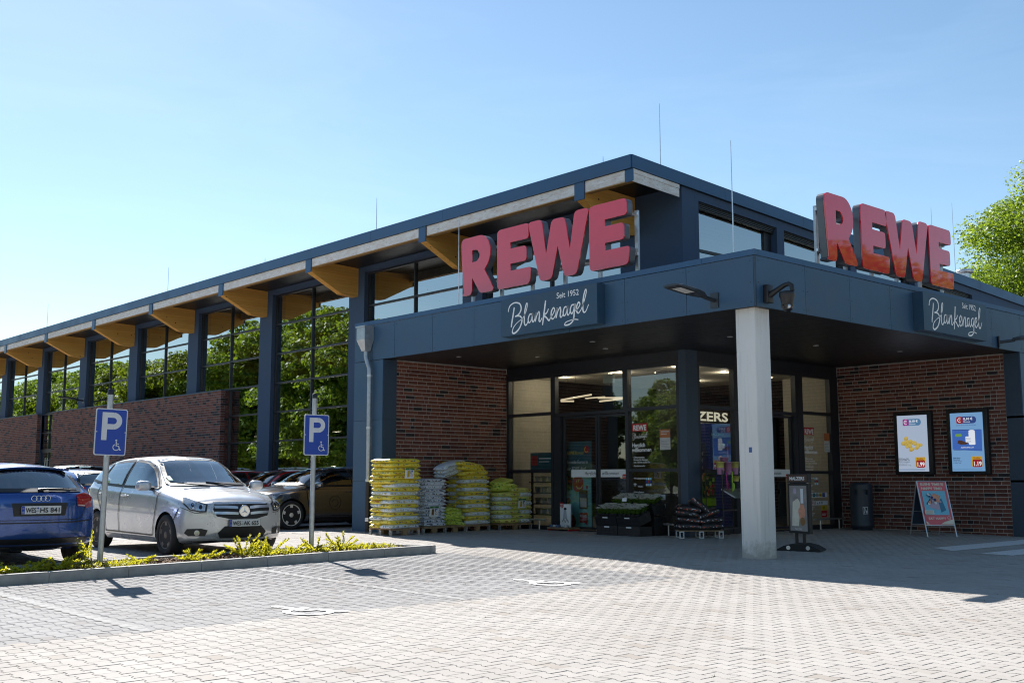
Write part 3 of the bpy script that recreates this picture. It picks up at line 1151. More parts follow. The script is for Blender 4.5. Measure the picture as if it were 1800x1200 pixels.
# -- shop fronts under the canopy
GX, GY = 3.58, 4.27
Z0 = 0.085
fo1 = glazed('shop_window', 'x', GX, 8.10, 9.69, Z0, 3.60, [], [2.70, 1.385], M['glass_shop'], fw=0.07, dep=0.12, parent=BLD)
fo2 = glazed('shop_window', 'x', GX, 4.40, 5.87, Z0, 3.60, [], [2.675, 1.385], M['glass_shop'], fw=0.07, dep=0.12, parent=BLD)
fo3 = glazed('door_fanlight', 'x', GX, 5.873, 8.097, 2.62, 3.60, [], [], M['glass_shop'], fw=0.07, dep=0.12, parent=BLD)
fo4 = glazed('shop_window', 'y', GY, 3.90, 5.20, Z0, 3.60, [], [2.68, 1.36], M['glass_shop'], fw=0.07, dep=0.12, parent=BLD)
fo5 = glazed('door_fanlight', 'y', GY, 5.203, 7.50, 2.62, 3.60, [], [], M['glass_shop'], fw=0.07, dep=0.12, parent=BLD)
fo6 = glazed('shop_window', 'y', GY, 7.65, 8.93, Z0, 3.60, [], [2.70, 1.345], M['glass_shop'], fw=0.07, dep=0.12, parent=BLD)
# sliding doors
doors = []
for (ax, a, b) in (('x', 5.90, 6.77), ('x', 6.79, 7.86), ('y', 5.35, 6.30), ('y', 6.32, 7.36)):
    d_ = (GX if ax == 'x' else GY) + 0.05
    doors.append(glazed('sliding_door', ax, d_, a, b, Z0 + 0.02, 2.61, [], [], M['glass_shop'], fw=0.05, dep=0.06, parent=BLD))
fx = MB()
fx.box(GX - 0.05, 7.87, Z0, GX + 0.05, 8.097, 2.615)           # door jambs
fx.box(GX - 0.05, 5.875, Z0, GX + 0.05, 5.895, 2.615)
fx.box(5.203, GY - 0.05, Z0, 5.345, GY + 0.05, 2.615)
fx.box(7.37, GY - 0.05, Z0, 7.50, GY + 0.05, 2.615)
fx.box(7.503, GY - 0.06, Z0, 7.647, GY + 0.06, 3.60)
fx.box(8.933, GY - 0.06, Z0, 9.20, GY + 0.06, 3.60)
fx.box(GX - 0.05, 4.40, 3.603, GX + 0.08, 9.69, ZS + 0.02)       # header panels
fx.box(3.90, GY - 0.05, 3.603, 9.20, GY + 0.08, ZS + 0.02)
fx.box(GX - 0.04, 4.40, -0.05, GX + 0.06, 9.69, Z0 - 0.003)
fx.box(3.90, GY - 0.04, -0.05, 9.20, GY + 0.06, Z0 - 0.003)
fx.build('shopfront_frame', M['frame'], BLD)
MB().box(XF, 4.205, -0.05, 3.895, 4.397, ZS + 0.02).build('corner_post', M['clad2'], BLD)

# -- downpipe with hopper
dx = -0.112
hp = MB()
yq = 10.22
hp.add([(dx, yq - .16, 4.56), (dx, yq + .16, 4.56), (dx - .24, yq + .16, 4.56), (dx - .24, yq - .16, 4.56),
        (dx, yq - .16, 4.28), (dx, yq + .16, 4.28), (dx - .24, yq + .16, 4.28), (dx - .24, yq - .16, 4.28),
        (dx - .02, yq - .07, 4.03), (dx - .02, yq + .07, 4.03), (dx - .16, yq + .07, 4.03), (dx - .16, yq - .07, 4.03)],
       [(0, 3, 2, 1), (0, 1, 5, 4), (1, 2, 6, 5), (2, 3, 7, 6), (3, 0, 4, 7), (4, 5, 9, 8), (5, 6, 10, 9), (6, 7, 11, 10), (7, 4, 8, 11), (8, 9, 10, 11)])
hp.box(dx - .26, yq - .18, 4.555, dx, yq + .18, 4.585)
ho = hp.build('rain_hopper', M['steel'], BLD)
xp = dx - 0.085
MB().tube([(xp, yq, 4.04), (xp, yq, 3.93), (xp, yq - 0.02, 3.86), (xp, yq - 0.13, 3.66), (xp, yq - 0.15, 3.58), (xp, yq - .15, 1.15)], 0.052, 14).build('downpipe', M['steel'], ho)
st = MB()
for z in (3.45, 2.3, 1.16): st.tube([(xp, yq - .15, z), (xp, yq - .15, z + 0.05)], 0.061, 14)
st.tube([(xp, yq - .15, .30), (xp, yq - .15, .38)], 0.063, 14)
st.build('pipe_clamp', M['alu'], ho)
MB().tube([(xp, yq - .15, 1.15), (xp, yq - .15, 0.04)], 0.058, 14).build('standpipe', M['blackplastic'], ho)

# -- lightning rods on the roof edges
for (p, h) in (((2.97, 4.3, 7.5), 1.42), ((0.2, 0.50, 4.68), 1.96), ((2.1, 5.10, 7.56), 0.24), ((0.2, 7.46, 4.68), 1.98), ((2.1, 13.2, 7.56), 0.95), ((2.1, 25.7, 7.56), 0.95), ((2.1, 37.5, 7.56), 1.1),
               ((14.5, 4.3, 6.9), 1.75), ((15.76, 4.3, 6.8), 2.2), ((2.1, 19.0, 7.56), 0.25)):
    mb = MB().tube([p, (p[0], p[1], p[2] + h * 0.4), (p[0], p[1], p[2] + h)], [0.011, 0.010, 0.006], 6)
    mb.lathe([(0.07, p[2] - 0.01), (0.07, p[2] + 0.03), (0.02, p[2] + 0.05)], 10, (p[0], p[1], 0))
    mb.build('lightning_rod', M['alu'], BLD)
# roof vents at the right
MB().prism([(16.9, 6.75), (18.4, 6.68), (18.4, 6.95), (17.3, 7.32), (16.9, 7.25)], 'y', 5.2, 6.2).build('roof_vent', M['alu'], BLD)
MB().tube([(19.1, 5.6, 6.6), (19.1, 5.6, 7.55)], 0.17, 14).lathe([(0.20, 7.55), (0.27, 7.58), (0.27, 7.65), (0.2, 7.68)], 14, (19.1, 5.6, 0)).build('roof_vent', M['alu'], BLD)

# -- interiors: floors, ceilings and walls behind the glass
ins = MB()
ins.box(3.66, 4.36, 0.02, 26, YEND, 0.07)
ins.build('shop_floor', M['shopfloor'], BLD)
MB().box(3.68, 4.36, 3.64, 9.3, 9.60, 3.70).build('vestibule_ceiling', M['beige'], BLD)
vb = MB()
for k in range(17):
    vb.box(3.68 + k * 0.33, 4.37, 3.628, 3.68 + k * 0.33 + 0.32, 9.59, 3.639)
vb.build('ceiling_board', M['beige'], BLD)
w1 = MB()
w1.box(3.66, 9.62, 0.07, 5.0, 9.68, 3.64)
w1.box(9.0, 4.36, 0.07, 9.2, 5.6, 3.64)
w1.build('vestibule_wall', M['beige'], BLD)
wb_ = MB()
for k in range(14):
    wb_.box(3.68, 9.606, 0.10 + k * 0.25, 5.0, 9.618, 0.10 + k * 0.25 + 0.24)
wb_.build('wall_board', M['beige'], BLD)
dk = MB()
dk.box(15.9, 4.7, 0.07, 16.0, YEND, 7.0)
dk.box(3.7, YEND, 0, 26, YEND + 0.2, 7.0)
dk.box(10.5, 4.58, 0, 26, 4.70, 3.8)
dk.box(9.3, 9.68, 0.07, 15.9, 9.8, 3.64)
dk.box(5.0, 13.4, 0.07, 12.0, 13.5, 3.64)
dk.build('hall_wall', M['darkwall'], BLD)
MB().box(5.05, 5.95, 0.07, 5.40, 6.30, 3.62).build('added_sight_block', M['darkwall'], BLD)  # dark pillar added only to hide the glowing first letter of the shop sign
MB().prism([(4.01, zroof(4) - 0.3), (XR - .3, zroof(XR) - 0.3), (XR - .3, zroof(XR) - 0.28), (4.01, zroof(4) - 0.28)], 'y', 4.6, YEND).build('hall_ceiling', plain('hall_ceiling_sheet', (0.30, 0.30, 0.29), 0.6), BLD)
for yk in BRK:
    MB().prism([(4.01, 6.42), (15.8, 6.2), (15.8, zroof(15.8) - 0.31), (4.01, zroof(4) - 0.31)], 'y', yk, yk + 0.22).build('hall_beam', M['woodtrim'], BLD)

# ================================================================== 2D art on a plane
def text_mesh(txt, size, align='CENTER', weight=0.0, space=1.0, shear=0.0, res=3):
    cu = bpy.data.curves.new('lettering', 'FONT')
    cu.body = txt
    cu.size = size
    cu.align_x = align
    cu.align_y = 'BOTTOM_BASELINE'
    cu.offset = weight
    cu.space_character = space
    cu.shear = shear
    cu.resolution_u = res
    o = bpy.data.objects.new('lettering', cu)
    me = bpy.data.meshes.new_from_object(o)
    vs = [tuple(v.co) for v in me.vertices]
    fs = [tuple(p.vertices) for p in me.polygons]
    bpy.data.objects.remove(o)
    bpy.data.curves.remove(cu)
    bpy.data.meshes.remove(me)
    return vs, fs


class Art:
    """flat print on a plane: origin o, right axis a, up axis b; later layers lie a little further out"""

    def __init__(s, o, a, b, step=0.0012, fn=None):
        s.o, s.a, s.b = Vector(o), Vector(a).normalized(), Vector(b).normalized()
        s.n = s.a.cross(s.b).normalized()
        s.mb, s.mats, s.lay, s.step, s.fn = MB(), [], 0, step, fn

    def mi(s, m):
        m = M[m] if isinstance(m, str) else m
        if m not in s.mats: s.mats.append(m)
        return s.mats.index(m)

    def P(s, u, v):
        if s.fn:
            return s.fn(u, v, s.lay * s.step)
        return s.o + s.a * u + s.b * v + s.n * (s.lay * s.step)

    def poly(s, pts, m, up=True):
        if up: s.lay += 1
        pts = [(p[0], p[1]) for p in pts]
        ar = sum(pts[i][0] * pts[(i + 1) % len(pts)][1] - pts[(i + 1) % len(pts)][0] * pts[i][1] for i in range(len(pts)))
        if ar < 0: pts = pts[::-1]
        s.mb.add([s.P(*p) for p in pts], [tuple(range(len(pts)))], s.mi(m))
        return s

    def rect(s, u0, v0, u1, v1, m, up=True):
        return s.poly([(u0, v0), (u1, v0), (u1, v1), (u0, v1)], m, up)

    def rrect(s, u0, v0, u1, v1, r, m, up=True):
        p = arc(u1 - r, v1 - r, r, 0, 90, 5) + arc(u0 + r, v1 - r, r, 90, 180, 5) + arc(u0 + r, v0 + r, r, 180, 270, 5) + arc(u1 - r, v0 + r, r, 270, 360, 5)
        return s.poly(p, m, up)

    def disc(s, u, v, r, m, n=18, ry=None, up=True):
        ry = ry or r
        return s.poly([(u + r * math.cos(2 * PI * k / n), v + ry * math.sin(2 * PI * k / n)) for k in range(n)], m, up)

    def line(s, pts, w, m, closed=False, up=True):
        if up: s.lay += 1
        for q in ribbon(pts, w, closed):
            s.poly(q, m, False)
        return s

    def polys(s, ps, fn, m):
        s.lay += 1
        for p in ps:
            s.poly([fn(q[0], q[1]) for q in p], m, False)
        return s

    def text(s, txt, u, v, size, m, align='CENTER', weight=0.0, space=1.0, shear=0.0, width=None, sx=1.0, res=3):
        s.lay += 1
        vs, fs = text_mesh(txt, size, align, weight, space, shear, res)
        if not vs: return s
        if width:
            w = max(p[0] for p in vs) - min(p[0] for p in vs)
            sx = width / w
        s.mb.add([s.P(u + p[0] * sx, v + p[1]) for p in vs], fs, s.mi(m))
        return s

    def build(s, name, parent, label=None):
        return s.mb.build(name, s.mats, parent, label)


def smooth_line(pts, n=6):
    """Catmull-Rom through 2D points (x, y, width)"""
    out = []
    P = [np.array(p, float) for p in pts]
    for i in range(len(P) - 1):
        p0, p1, p2, p3 = P[max(i - 1, 0)], P[i], P[i + 1], P[min(i + 2, len(P) - 1)]
        for k in range(n):
            t = k / n
            out.append(0.5 * ((2 * p1) + (-p0 + p2) * t + (2 * p0 - 5 * p1 + 4 * p2 - p3) * t * t + (-p0 + 3 * p1 - 3 * p2 + p3) * t ** 3))
    out.append(P[-1])
    return out


# handwritten name: strokes in a box 10 wide, x-height 1.1, ascender 3, pen width third
SCRIPT = [
    [(0.05, 2.35, .10), (0.25, 2.95, .12), (0.85, 3.25, .12), (1.55, 3.05, .14), (1.75, 2.45, .16), (1.45, 1.9, .14), (0.95, 1.7, .10)],
    [(0.85, 2.75, .15), (0.70, 1.9, .17), (0.50, 0.95, .17), (0.45, 0.55, .12)],
    [(0.95, 1.7, .10), (1.6, 1.65, .14), (1.85, 1.15, .17), (1.55, 0.35, .15), (0.95, -0.15, .16), (0.60, -0.05, .15), (0.75, 0.5, .10), (1.3, 1.0, .07), (1.95, 1.35, .08)],
    [(1.95, 1.35, .08), (2.35, 2.0, .10), (2.55, 2.75, .10), (2.45, 2.95, .12), (2.25, 2.3, .15), (2.15, 1.2, .16), (2.2, 0.65, .15), (2.4, 0.55, .12), (2.65, 0.95, .09)],
    [(3.15, 1.65, .13), (2.85, 1.65, .13), (2.65, 1.15, .15), (2.75, 0.75, .13), (3.0, 0.95, .10), (3.22, 1.75, .13), (3.15, 1.05, .15), (3.28, 0.75, .13), (3.5, 1.1, .09)],
    [(3.5, 1.1, .09), (3.62, 1.75, .14), (3.55, 0.75, .16)],
    [(3.55, 0.75, .12), (3.75, 1.4, .10), (4.0, 1.8, .13), (4.08, 1.4, .16), (4.02, 0.85, .15), (4.15, 0.7, .11), (4.4, 1.05, .09)],
    [(4.85, 2.9, .14), (4.72, 2.0, .17), (4.55, 0.9, .17), (4.45, 0.25, .12)],
    [(5.2, 1.95, .10), (5.0, 1.55, .13), (4.65, 1.3, .13), (4.95, 1.0, .15), (5.25, 0.65, .14), (5.45, 0.95, .09)],
    [(5.45, 0.95, .09), (5.75, 1.3, .10), (5.95, 1.7, .12), (5.8, 1.95, .13), (5.55, 1.55, .15), (5.55, 0.95, .15), (5.75, 0.75, .12), (6.05, 1.1, .09)],
    [(6.05, 1.1, .09), (6.22, 1.85, .14), (6.12, 0.8, .16)],
    [(6.12, 0.8, .12), (6.35, 1.5, .10), (6.62, 1.9, .13), (6.68, 1.5, .16), (6.62, 0.95, .15), (6.75, 0.8, .11), (7.0, 1.15, .09)],
    [(7.45, 1.8, .13), (7.15, 1.8, .13), (6.98, 1.3, .15), (7.08, 0.9, .13), (7.3, 1.1, .10), (7.52, 1.9, .13), (7.45, 1.2, .15), (7.58, 0.9, .12), (7.8, 1.25, .09)],
    [(8.3, 1.9, .13), (8.0, 1.9, .13), (7.82, 1.4, .15), (7.95, 1.0, .13), (8.15, 1.2, .10), (8.38, 2.0, .13), (8.3, 1.2, .16), (8.15, 0.3, .15), (7.7, -0.1, .13), (7.15, -0.1, .12), (7.35, 0.2, .08), (8.2, 0.35, .08), (8.75, 0.25, .09)],
    [(8.3, 1.2, .08), (8.7, 1.45, .10), (8.95, 1.85, .12), (8.8, 2.1, .13), (8.58, 1.7, .15), (8.58, 1.15, .15), (8.78, 0.95, .12), (9.1, 1.3, .09)],
    [(9.1, 1.3, .09), (9.5, 2.3, .10), (9.7, 3.1, .10), (9.6, 3.3, .12), (9.38, 2.6, .15), (9.28, 1.5, .16), (9.35, 1.0, .14), (9.6, 1.0, .11), (9.95, 1.7, .08)],
]


def script_name(art, u, v, s, m, wf=1.0, n=6, sy=None):
    sy = sy or s
    art.lay += 1
    for st in SCRIPT:
        art.lay += 0.04
        p = smooth_line(st, n)
        for q in ribbon([(u + a[0] * s, v + a[1] * sy) for a in p], [max(a[2], 0.05) * s * wf for a in p]):
            art.poly(q, m, False)


# ================================================================== planter with kerb
P = PLANT
ZK = 0.115
pk = thing('planter', 'long low planting strip with concrete kerb between the parked cars and the grey bays', 'planter', (0, 0, 0))


def kerb_run(pts, width, parent, n_stone):
    (xa, ya), (xb, yb) = pts
    L = math.hypot(xb - xa, yb - ya)
    t = ((xb - xa) / L, (yb - ya) / L)
    nrm = (-t[1], t[0])
    k = max(1, int(round(L / n_stone)))
    for i in range(k):
        a, b = L * i / k + 0.003, L * (i + 1) / k - 0.003
        mb = MB()
        q = []
        for (s_, w_) in ((a, 0), (b, 0), (b, width), (a, width)):
            q.append((xa + t[0] * s_ + nrm[0] * w_, ya + t[1] * s_ + nrm[1] * w_))
        lo = [(x_, y_, gz(x_, y_) - 0.15) for x_, y_ in q]
        hi = [(x_, y_, gz(x_, y_) + ZK + 0.0) for x_, y_ in q]
        cen = sum((Vector(h) for h in hi), Vector()) / 4
        hi2 = [tuple(Vector(h) + (cen - Vector(h)).normalized() * 0.012 + Vector((0, 0, 0.008))) for h in hi]
        mb.add(lo + hi + hi2, [(0, 1, 5, 4), (1, 2, 6, 5), (2, 3, 7, 6), (3, 0, 4, 7), (4, 5, 9, 8), (5, 6, 10, 9), (6, 7, 11, 10), (7, 4, 8, 11), (8, 9, 10, 11)])
        mb.build('kerb_stone', M['kerb'], parent)


kerb_run(((-24.0, 4.04), (-3.03, 4.04)), 0.10, pk, 1.0)
kerb_run(((-3.05, 4.05), (-3.72, 5.08)), 0.085, pk, 1.0)
kerb_run(((-3.80, 5.10), (-24.0, 5.10)), 0.085, pk, 1.0)
soil = MB()
xs = rng(-24, -3.3, 0.12)
ys = rng(4.13, 5.03, 0.09)
cut = lambda x, y: x > -3.14 - (y - 4.05) * 0.64 - 0.02
vv = [(x, y, gz(x, y) + 0.075 + 0.03 * math.sin(PI * (y - 4.1) / 0.95) + rnd.uniform(-0.018, 0.02)) for y in ys for x in xs]
nx = len(xs)
soil.add(vv, [(j * nx + i, j * nx + i + 1, (j + 1) * nx + i + 1, (j + 1) * nx + i) for j in range(len(ys) - 1) for i in range(nx - 1) if not cut(xs[i + 1], ys[j + 1])], smooth=True)


def mulchmat():
    s = NT('bark_mulch')
    n = s.noise(45, 5, 0.75, which='World')
    c = s.ramp(n, [(0.3, (0.035, 0.020, 0.012)), (0.5, (0.17, 0.105, 0.065)), (0.68, (0.34, 0.25, 0.17))])
    return s.set(col=c, rough=0.95, spec=0.1, bump=n, bstr=1.0, bdist=0.03)


M['mulch'] = mulchmat()
M['chip'] = brickmat('bark_chip', [(0.26, 0.17, 0.10), (0.17, 0.10, 0.06), (0.36, 0.27, 0.19), (0.12, 0.07, 0.045)], 0.05)
soil.build('soil', M['mulch'], pk, kind='stuff')
ch = MB()
for k in range(5200):
    x = rnd.uniform(-12.5, -3.3)
    y = rnd.uniform(4.15, 5.0)
    if cut(x + 0.05, y + 0.02): continue
    z = gz(x, y) + 0.085 + 0.03 * math.sin(PI * (y - 4.1) / 0.95)
    a = rnd.uniform(0, PI)
    l_, w_ = rnd.uniform(0.010, 0.028), rnd.uniform(0.005, 0.012)
    d = Vector((math.cos(a) * l_, math.sin(a) * l_, rnd.uniform(-0.012, 0.016)))
    e = Vector((-math.sin(a) * w_, math.cos(a) * w_, rnd.uniform(-0.006, 0.008)))
    c = Vector((x, y, z + rnd.uniform(0, 0.012)))
    ch.add([c - d - e, c + d - e, c + d + e, c - d + e], [(0, 1, 2, 3)])
ch.build('bark_chips', M['chip'], pk, kind='stuff')

# shrubs in the strip: arching twigs with small yellow-green leaves
M['shrubleaf'] = leafmat('yellow_green_shrub_leaf', (0.22, 0.27, 0.015), (0.46, 0.47, 0.03), (0.62, 0.58, 0.06))
M['twig'] = plain('brown_twig', (0.13, 0.085, 0.05), 0.85)


def leaf_quad(mb, c, d, w, l, up):
    d = d.normalized()
    s_ = d.cross(up)
    if s_.length < 1e-3: s_ = Vector((1, 0, 0))
    s_.normalize()
    n = s_.cross(d)
    mb.add([c, c + d * l * .45 + s_ * w / 2 + n * l * .06, c + d * l, c + d * l * .45 - s_ * w / 2 + n * l * .06], [(0, 1, 2, 3)])


def shrub(x, y, size, twigs, seed, tall=0.0):
    r = random.Random(seed)
    z = gz(x, y) + 0.08
    lm, tm = MB(), MB()
    for t in range(twigs):
        a = r.uniform(0, 2 * PI)
        L = size * r.uniform(0.5, 1.15)
        lift = r.uniform(0.12, 0.75) + tall
        p = Vector((0, 0, 0))
        d = Vector((math.cos(a), math.sin(a), lift)).normalized()
        pts = [p.copy()]
        n = 6
        for k in range(n):
            p = p + d * (L / n)
            d = (d + Vector((r.uniform(-.25, .25), r.uniform(-.25, .25), r.uniform(-.30, .16)))).normalized()
            if p.z < 0.01: p.z = 0.01
            pts.append(p.copy())
        tm.tube(pts, [0.004 * (1 - 0.8 * k / n) for k in range(n + 1)], 4)
        for k in range(1, n + 1):
            for q in range(10):
                c = pts[k - 1].lerp(pts[k], q / 10)
                dd = (pts[k] - pts[k - 1]).normalized()
                side = Vector((r.uniform(-1, 1), r.uniform(-1, 1), r.uniform(-.2, 1)))
                leaf_quad(lm, c, dd * 0.8 + side, r.uniform(0.016, 0.030), r.uniform(0.028, 0.055), Vector((r.uniform(-.5, .5), r.uniform(-.5, .5), 1)))
    return lm, tm, z


SH = []
# x, y, size, twigs, tallness, label
SH = [(-8.75, 4.50, 0.34, 11, 0.25, 'yellow-green shrub just left of the nearer disabled parking sign'),
      (-8.35, 4.55, 0.52, 3, 2.4, 'lanky shrub with one tall bare stem beside the nearer parking sign'),
      (-9.15, 4.45, 0.28, 12, 0.05, 'low shrub spreading along the kerb at the left end of the planter'),
      (-9.60, 4.35, 0.26, 12, 0.0, 'flat yellow shrub at the far left edge of the planter'),
      (-7.65, 4.55, 0.24, 9, 0.1, 'small shrub just right of the nearer disabled parking sign'),
      (-7.00, 4.42, 0.26, 6, 0.5, 'thin sprig growing below the front wheel of the silver car'),
      (-6.70, 4.55, 0.26, 9, 0.1, 'low shrub between the sprig and the tall shoots before the silver car'),
      (-6.15, 4.50, 0.36, 9, 0.9, 'shrub with upright shoots in front of the silver car bumper'),
      (-5.75, 4.45, 0.36, 10, 0.5, 'bushy shrub below the number plate of the silver car'),
      (-5.35, 4.50, 0.28, 10, 0.1, 'low yellow shrub near the front right corner of the silver car'),
      (-4.95, 4.55, 0.32, 13, 0.15, 'dense yellow shrub just left of the farther disabled parking sign'),
      (-4.50, 4.50, 0.36, 12, 0.55, 'tallest yellow shrub right of the farther disabled parking sign'),
      (-4.20, 4.60, 0.22, 8, 0.1, 'small shrub near the right end of the planter'),
      (-3.90, 4.45, 0.16, 6, 0.1, 'tiny last shrub at the pointed end of the planter')]
for k, (x, y, sz, tw, tall, lab) in enumerate(SH):
    lm, tm, z = shrub(x, y, sz, int(tw * 1.7), 40 + k, tall * 0.7)
    t = thing('shrub', lab, 'shrub', (x, y, z), 0, 'shrubs in the planting strip')
    lm.build('foliage', M['shrubleaf'], t, kind='stuff')
    tm.build('stem', M['twig'], t)

gc = MB()
for k in range(1500):
    x, y = rnd.uniform(-12.5, -3.6), rnd.choice((rnd.uniform(4.2, 4.45), rnd.uniform(4.3, 4.95)))
    if math.sin(x * 2.9) + math.sin(x * 1.3 + 1) + rnd.uniform(-.5, .5) < 0.1: continue
    c = Vector((x, y, gz(x, y) + 0.10))
    for q in range(5):
        leaf_quad(gc, c + Vector((rnd.uniform(-.03, .03), rnd.uniform(-.03, .03), rnd.uniform(0, .05))), Vector((rnd.uniform(-1, 1), rnd.uniform(-1, 1), rnd.uniform(0, .9))), rnd.uniform(.014, .026), rnd.uniform(.03, .05), Vector((0, 0, 1)))
gc.build('ground_cover', M['shrubleaf'], pk, kind='stuff')

# ================================================================== parking signs
M['signblue'] = plain('blue_sign_sheet', (0.010, 0.055, 0.36), 0.35, var=0.05)
M['signwhite'] = plain('reflective_white_sheet', (0.62, 0.64, 0.68), 0.45, var=0.04)


def letter_P(art, u, v, w, h, m):
    t = w * 0.27
    art.lay += 1
    art.poly([(u, v), (u + t, v), (u + t, v + h), (u, v + h)], m, False)
    ro, cy = h * 0.305, v + h - h * 0.305
    ri = ro - t
    cx = u + w - ro
    art.poly([(u + t, cy + ri), (cx, cy + ri), (cx, cy + ro), (u + t, cy + ro)], m, False)
    art.poly([(u + t, cy - ro), (cx, cy - ro), (cx, cy - ri), (u + t, cy - ri)], m, False)
    for q in ribbon(arc(cx, cy, (ro + ri) / 2, -90, 90, 16), t):
        art.poly(q, m, False)


def parking_sign(x, y, label, tilt, ptop=2.36):
    zb = gz(x, y) + 0.06
    t = thing('parking_sign', label, 'parking sign', (x, y, zb), 0, 'disabled parking signs in the planting strip')
    rot = Matrix.Rotation(tilt, 4, 'Y')
    H = ptop
    MB().tube([(0, 0, -0.1), (0, 0, H)], 0.038, 16).xform(rot).build('pole', M['steel'], t)
    MB().lathe([(0.042, H - 0.06), (0.042, H + 0.005), (0.03, H + 0.015)], 16).xform(rot).build('pole_cap', M['blackplastic'], t)
    w, h = 0.42, 0.63
    z0 = 1.475
    ang = -math.radians(6)
    R_ = rot @ Matrix.Translation((0.01, -0.052, z0)) @ Matrix.Rotation(ang, 4, 'Z')
    pts = arc(w / 2 - .03, h - .03, .03, 0, 90, 5) + arc(-w / 2 + .03, h - .03, .03, 90, 180, 5) + arc(-w / 2 + .03, .03, .03, 180, 270, 5) + arc(w / 2 - .03, .03, .03, 270, 360, 5)
    pb = MB().prism(pts, 'y', -0.012, 0.0).xform(R_).build('sign_plate', M['signwhite'], t)
    a = Art((-w / 2, -0.0125, 0), (1, 0, 0), (0, 0, 1))
    a.rrect(0.013, 0.013, w - 0.013, h - 0.013, 0.022, 'signblue')
    letter_P(a, 0.085, 0.205, 0.265, 0.375, 'signwhite')
    a.polys(wheelchair(), lambda u, v: (0.235 + u * 0.13, 0.065 + v * 0.125), 'signwhite')
    for sx in (0.022, w - 0.022):
        a.disc(sx, 0.315, 0.008, 'alu', 10)
    a.mb.xform(R_)
    a.build('print', pb)
    cl = MB()
    for z in (0.12, 0.50): cl.box(-0.05, 0.001, z, 0.05, 0.09, z + 0.035)
    cl.xform(R_).build('clamp', M['steel'], t)
    return t


parking_sign(-8.09, 4.84, 'blue disabled parking sign in front of the gap between the blue and the silver car', 0.022)
parking_sign(-4.83, 4.84, 'blue disabled parking sign standing right of the silver car before the dark car', 0.004, ptop=2.42)

# ================================================================== rooftop letters
M['letterside'] = plain('grey_letter_return', (0.13, 0.14, 0.16), 0.35, metal=0.4, var=0.1)


def rounded(pts, r):
    """closed 2D polygon with rounded corners; r per point or one value"""
    out = []
    n = len(pts)
    for i in range(n):
        p, a, b = Vector(pts[i]), Vector(pts[i - 1]), Vector(pts[(i + 1) % n])
        rr = r[i] if isinstance(r, (list, tuple)) else r
        da, db = (a - p), (b - p)
        k = min(rr, da.length * 0.48, db.length * 0.48)
        if k < 1e-5:
            out.append((p.x, p.y)); continue
        q0, q1 = p + da.normalized() * k, p + db.normalized() * k
        for j in range(6):
            t = j / 5
            v = q0 * (1 - t) ** 2 + p * 2 * t * (1 - t) + q1 * t * t
            out.append((v.x, v.y))
    return out


def letter_shapes():
    E = rounded([(0, 0), (.82, 0), (.86, .27), (.34, .27), (.34, .39), (.74, .39), (.74, .64), (.34, .64), (.34, .75), (.80, .75), (.80, 1.0), (0, 1.0)],
                [.08, .07, .06, 0.0, 0.0, .06, .06, 0.0, 0.0, .06, .08, .10])
    Wp = rounded([(.27, 0), (.55, 0), (.70, .52), (.85, 0), (1.13, 0), (1.42, 1.0), (1.10, 1.0), (.985, .42), (.86, .95), (.56, .95), (.425, .42), (.31, 1.0), (-.02, 1.0)],
                 [.08, .08, 0, .08, .08, .09, .08, 0, .08, .08, 0, .08, .09])
    Rp = [(0, 0)]
    o = rounded([(0, 0), (.33, 0), (.33, .30), (.58, 0), (1.0, 0.0), (.70, .395)], [.10, .10, 0, .06, .12, 0.0])
    o += arc(.56, .69, .31, -48, 88, 12) + rounded([(.56, 1.0), (0, 1.0), (0, .5)], [0, .13, 0])[:-1]
    hole = rounded([(.33, .56), (.49, .56), (.58, .66), (.49, .77), (.33, .77)], [.02, .06, .08, .06, .02])
    return {'R': ([o, hole], 1.0), 'E': ([E], .86), 'W': ([Wp], 1.40)}


def solid_letter(loops, dep, bev):
    cu = bpy.data.curves.new('letter', 'CURVE')
    cu.dimensions = '2D'
    cu.fill_mode = 'BOTH'
    cu.extrude = dep / 2
    cu.bevel_depth = bev
    cu.bevel_resolution = 1
    for lp in loops:
        sp = cu.splines.new('POLY')
        sp.points.add(len(lp) - 1)
        for k, p in enumerate(lp):
            sp.points[k].co = (p[0], p[1], 0, 1)
        sp.use_cyclic_u = True
    o = bpy.data.objects.new('letter', cu)
    me = bpy.data.meshes.new_from_object(o)
    vs = [tuple(v.co) for v in me.vertices]
    fs = [tuple(p.vertices) for p in me.polygons]
    bpy.data.objects.remove(o)
    bpy.data.curves.remove(cu)
    bpy.data.meshes.remove(me)
    return vs, fs


LS = letter_shapes()
HL = 1.20


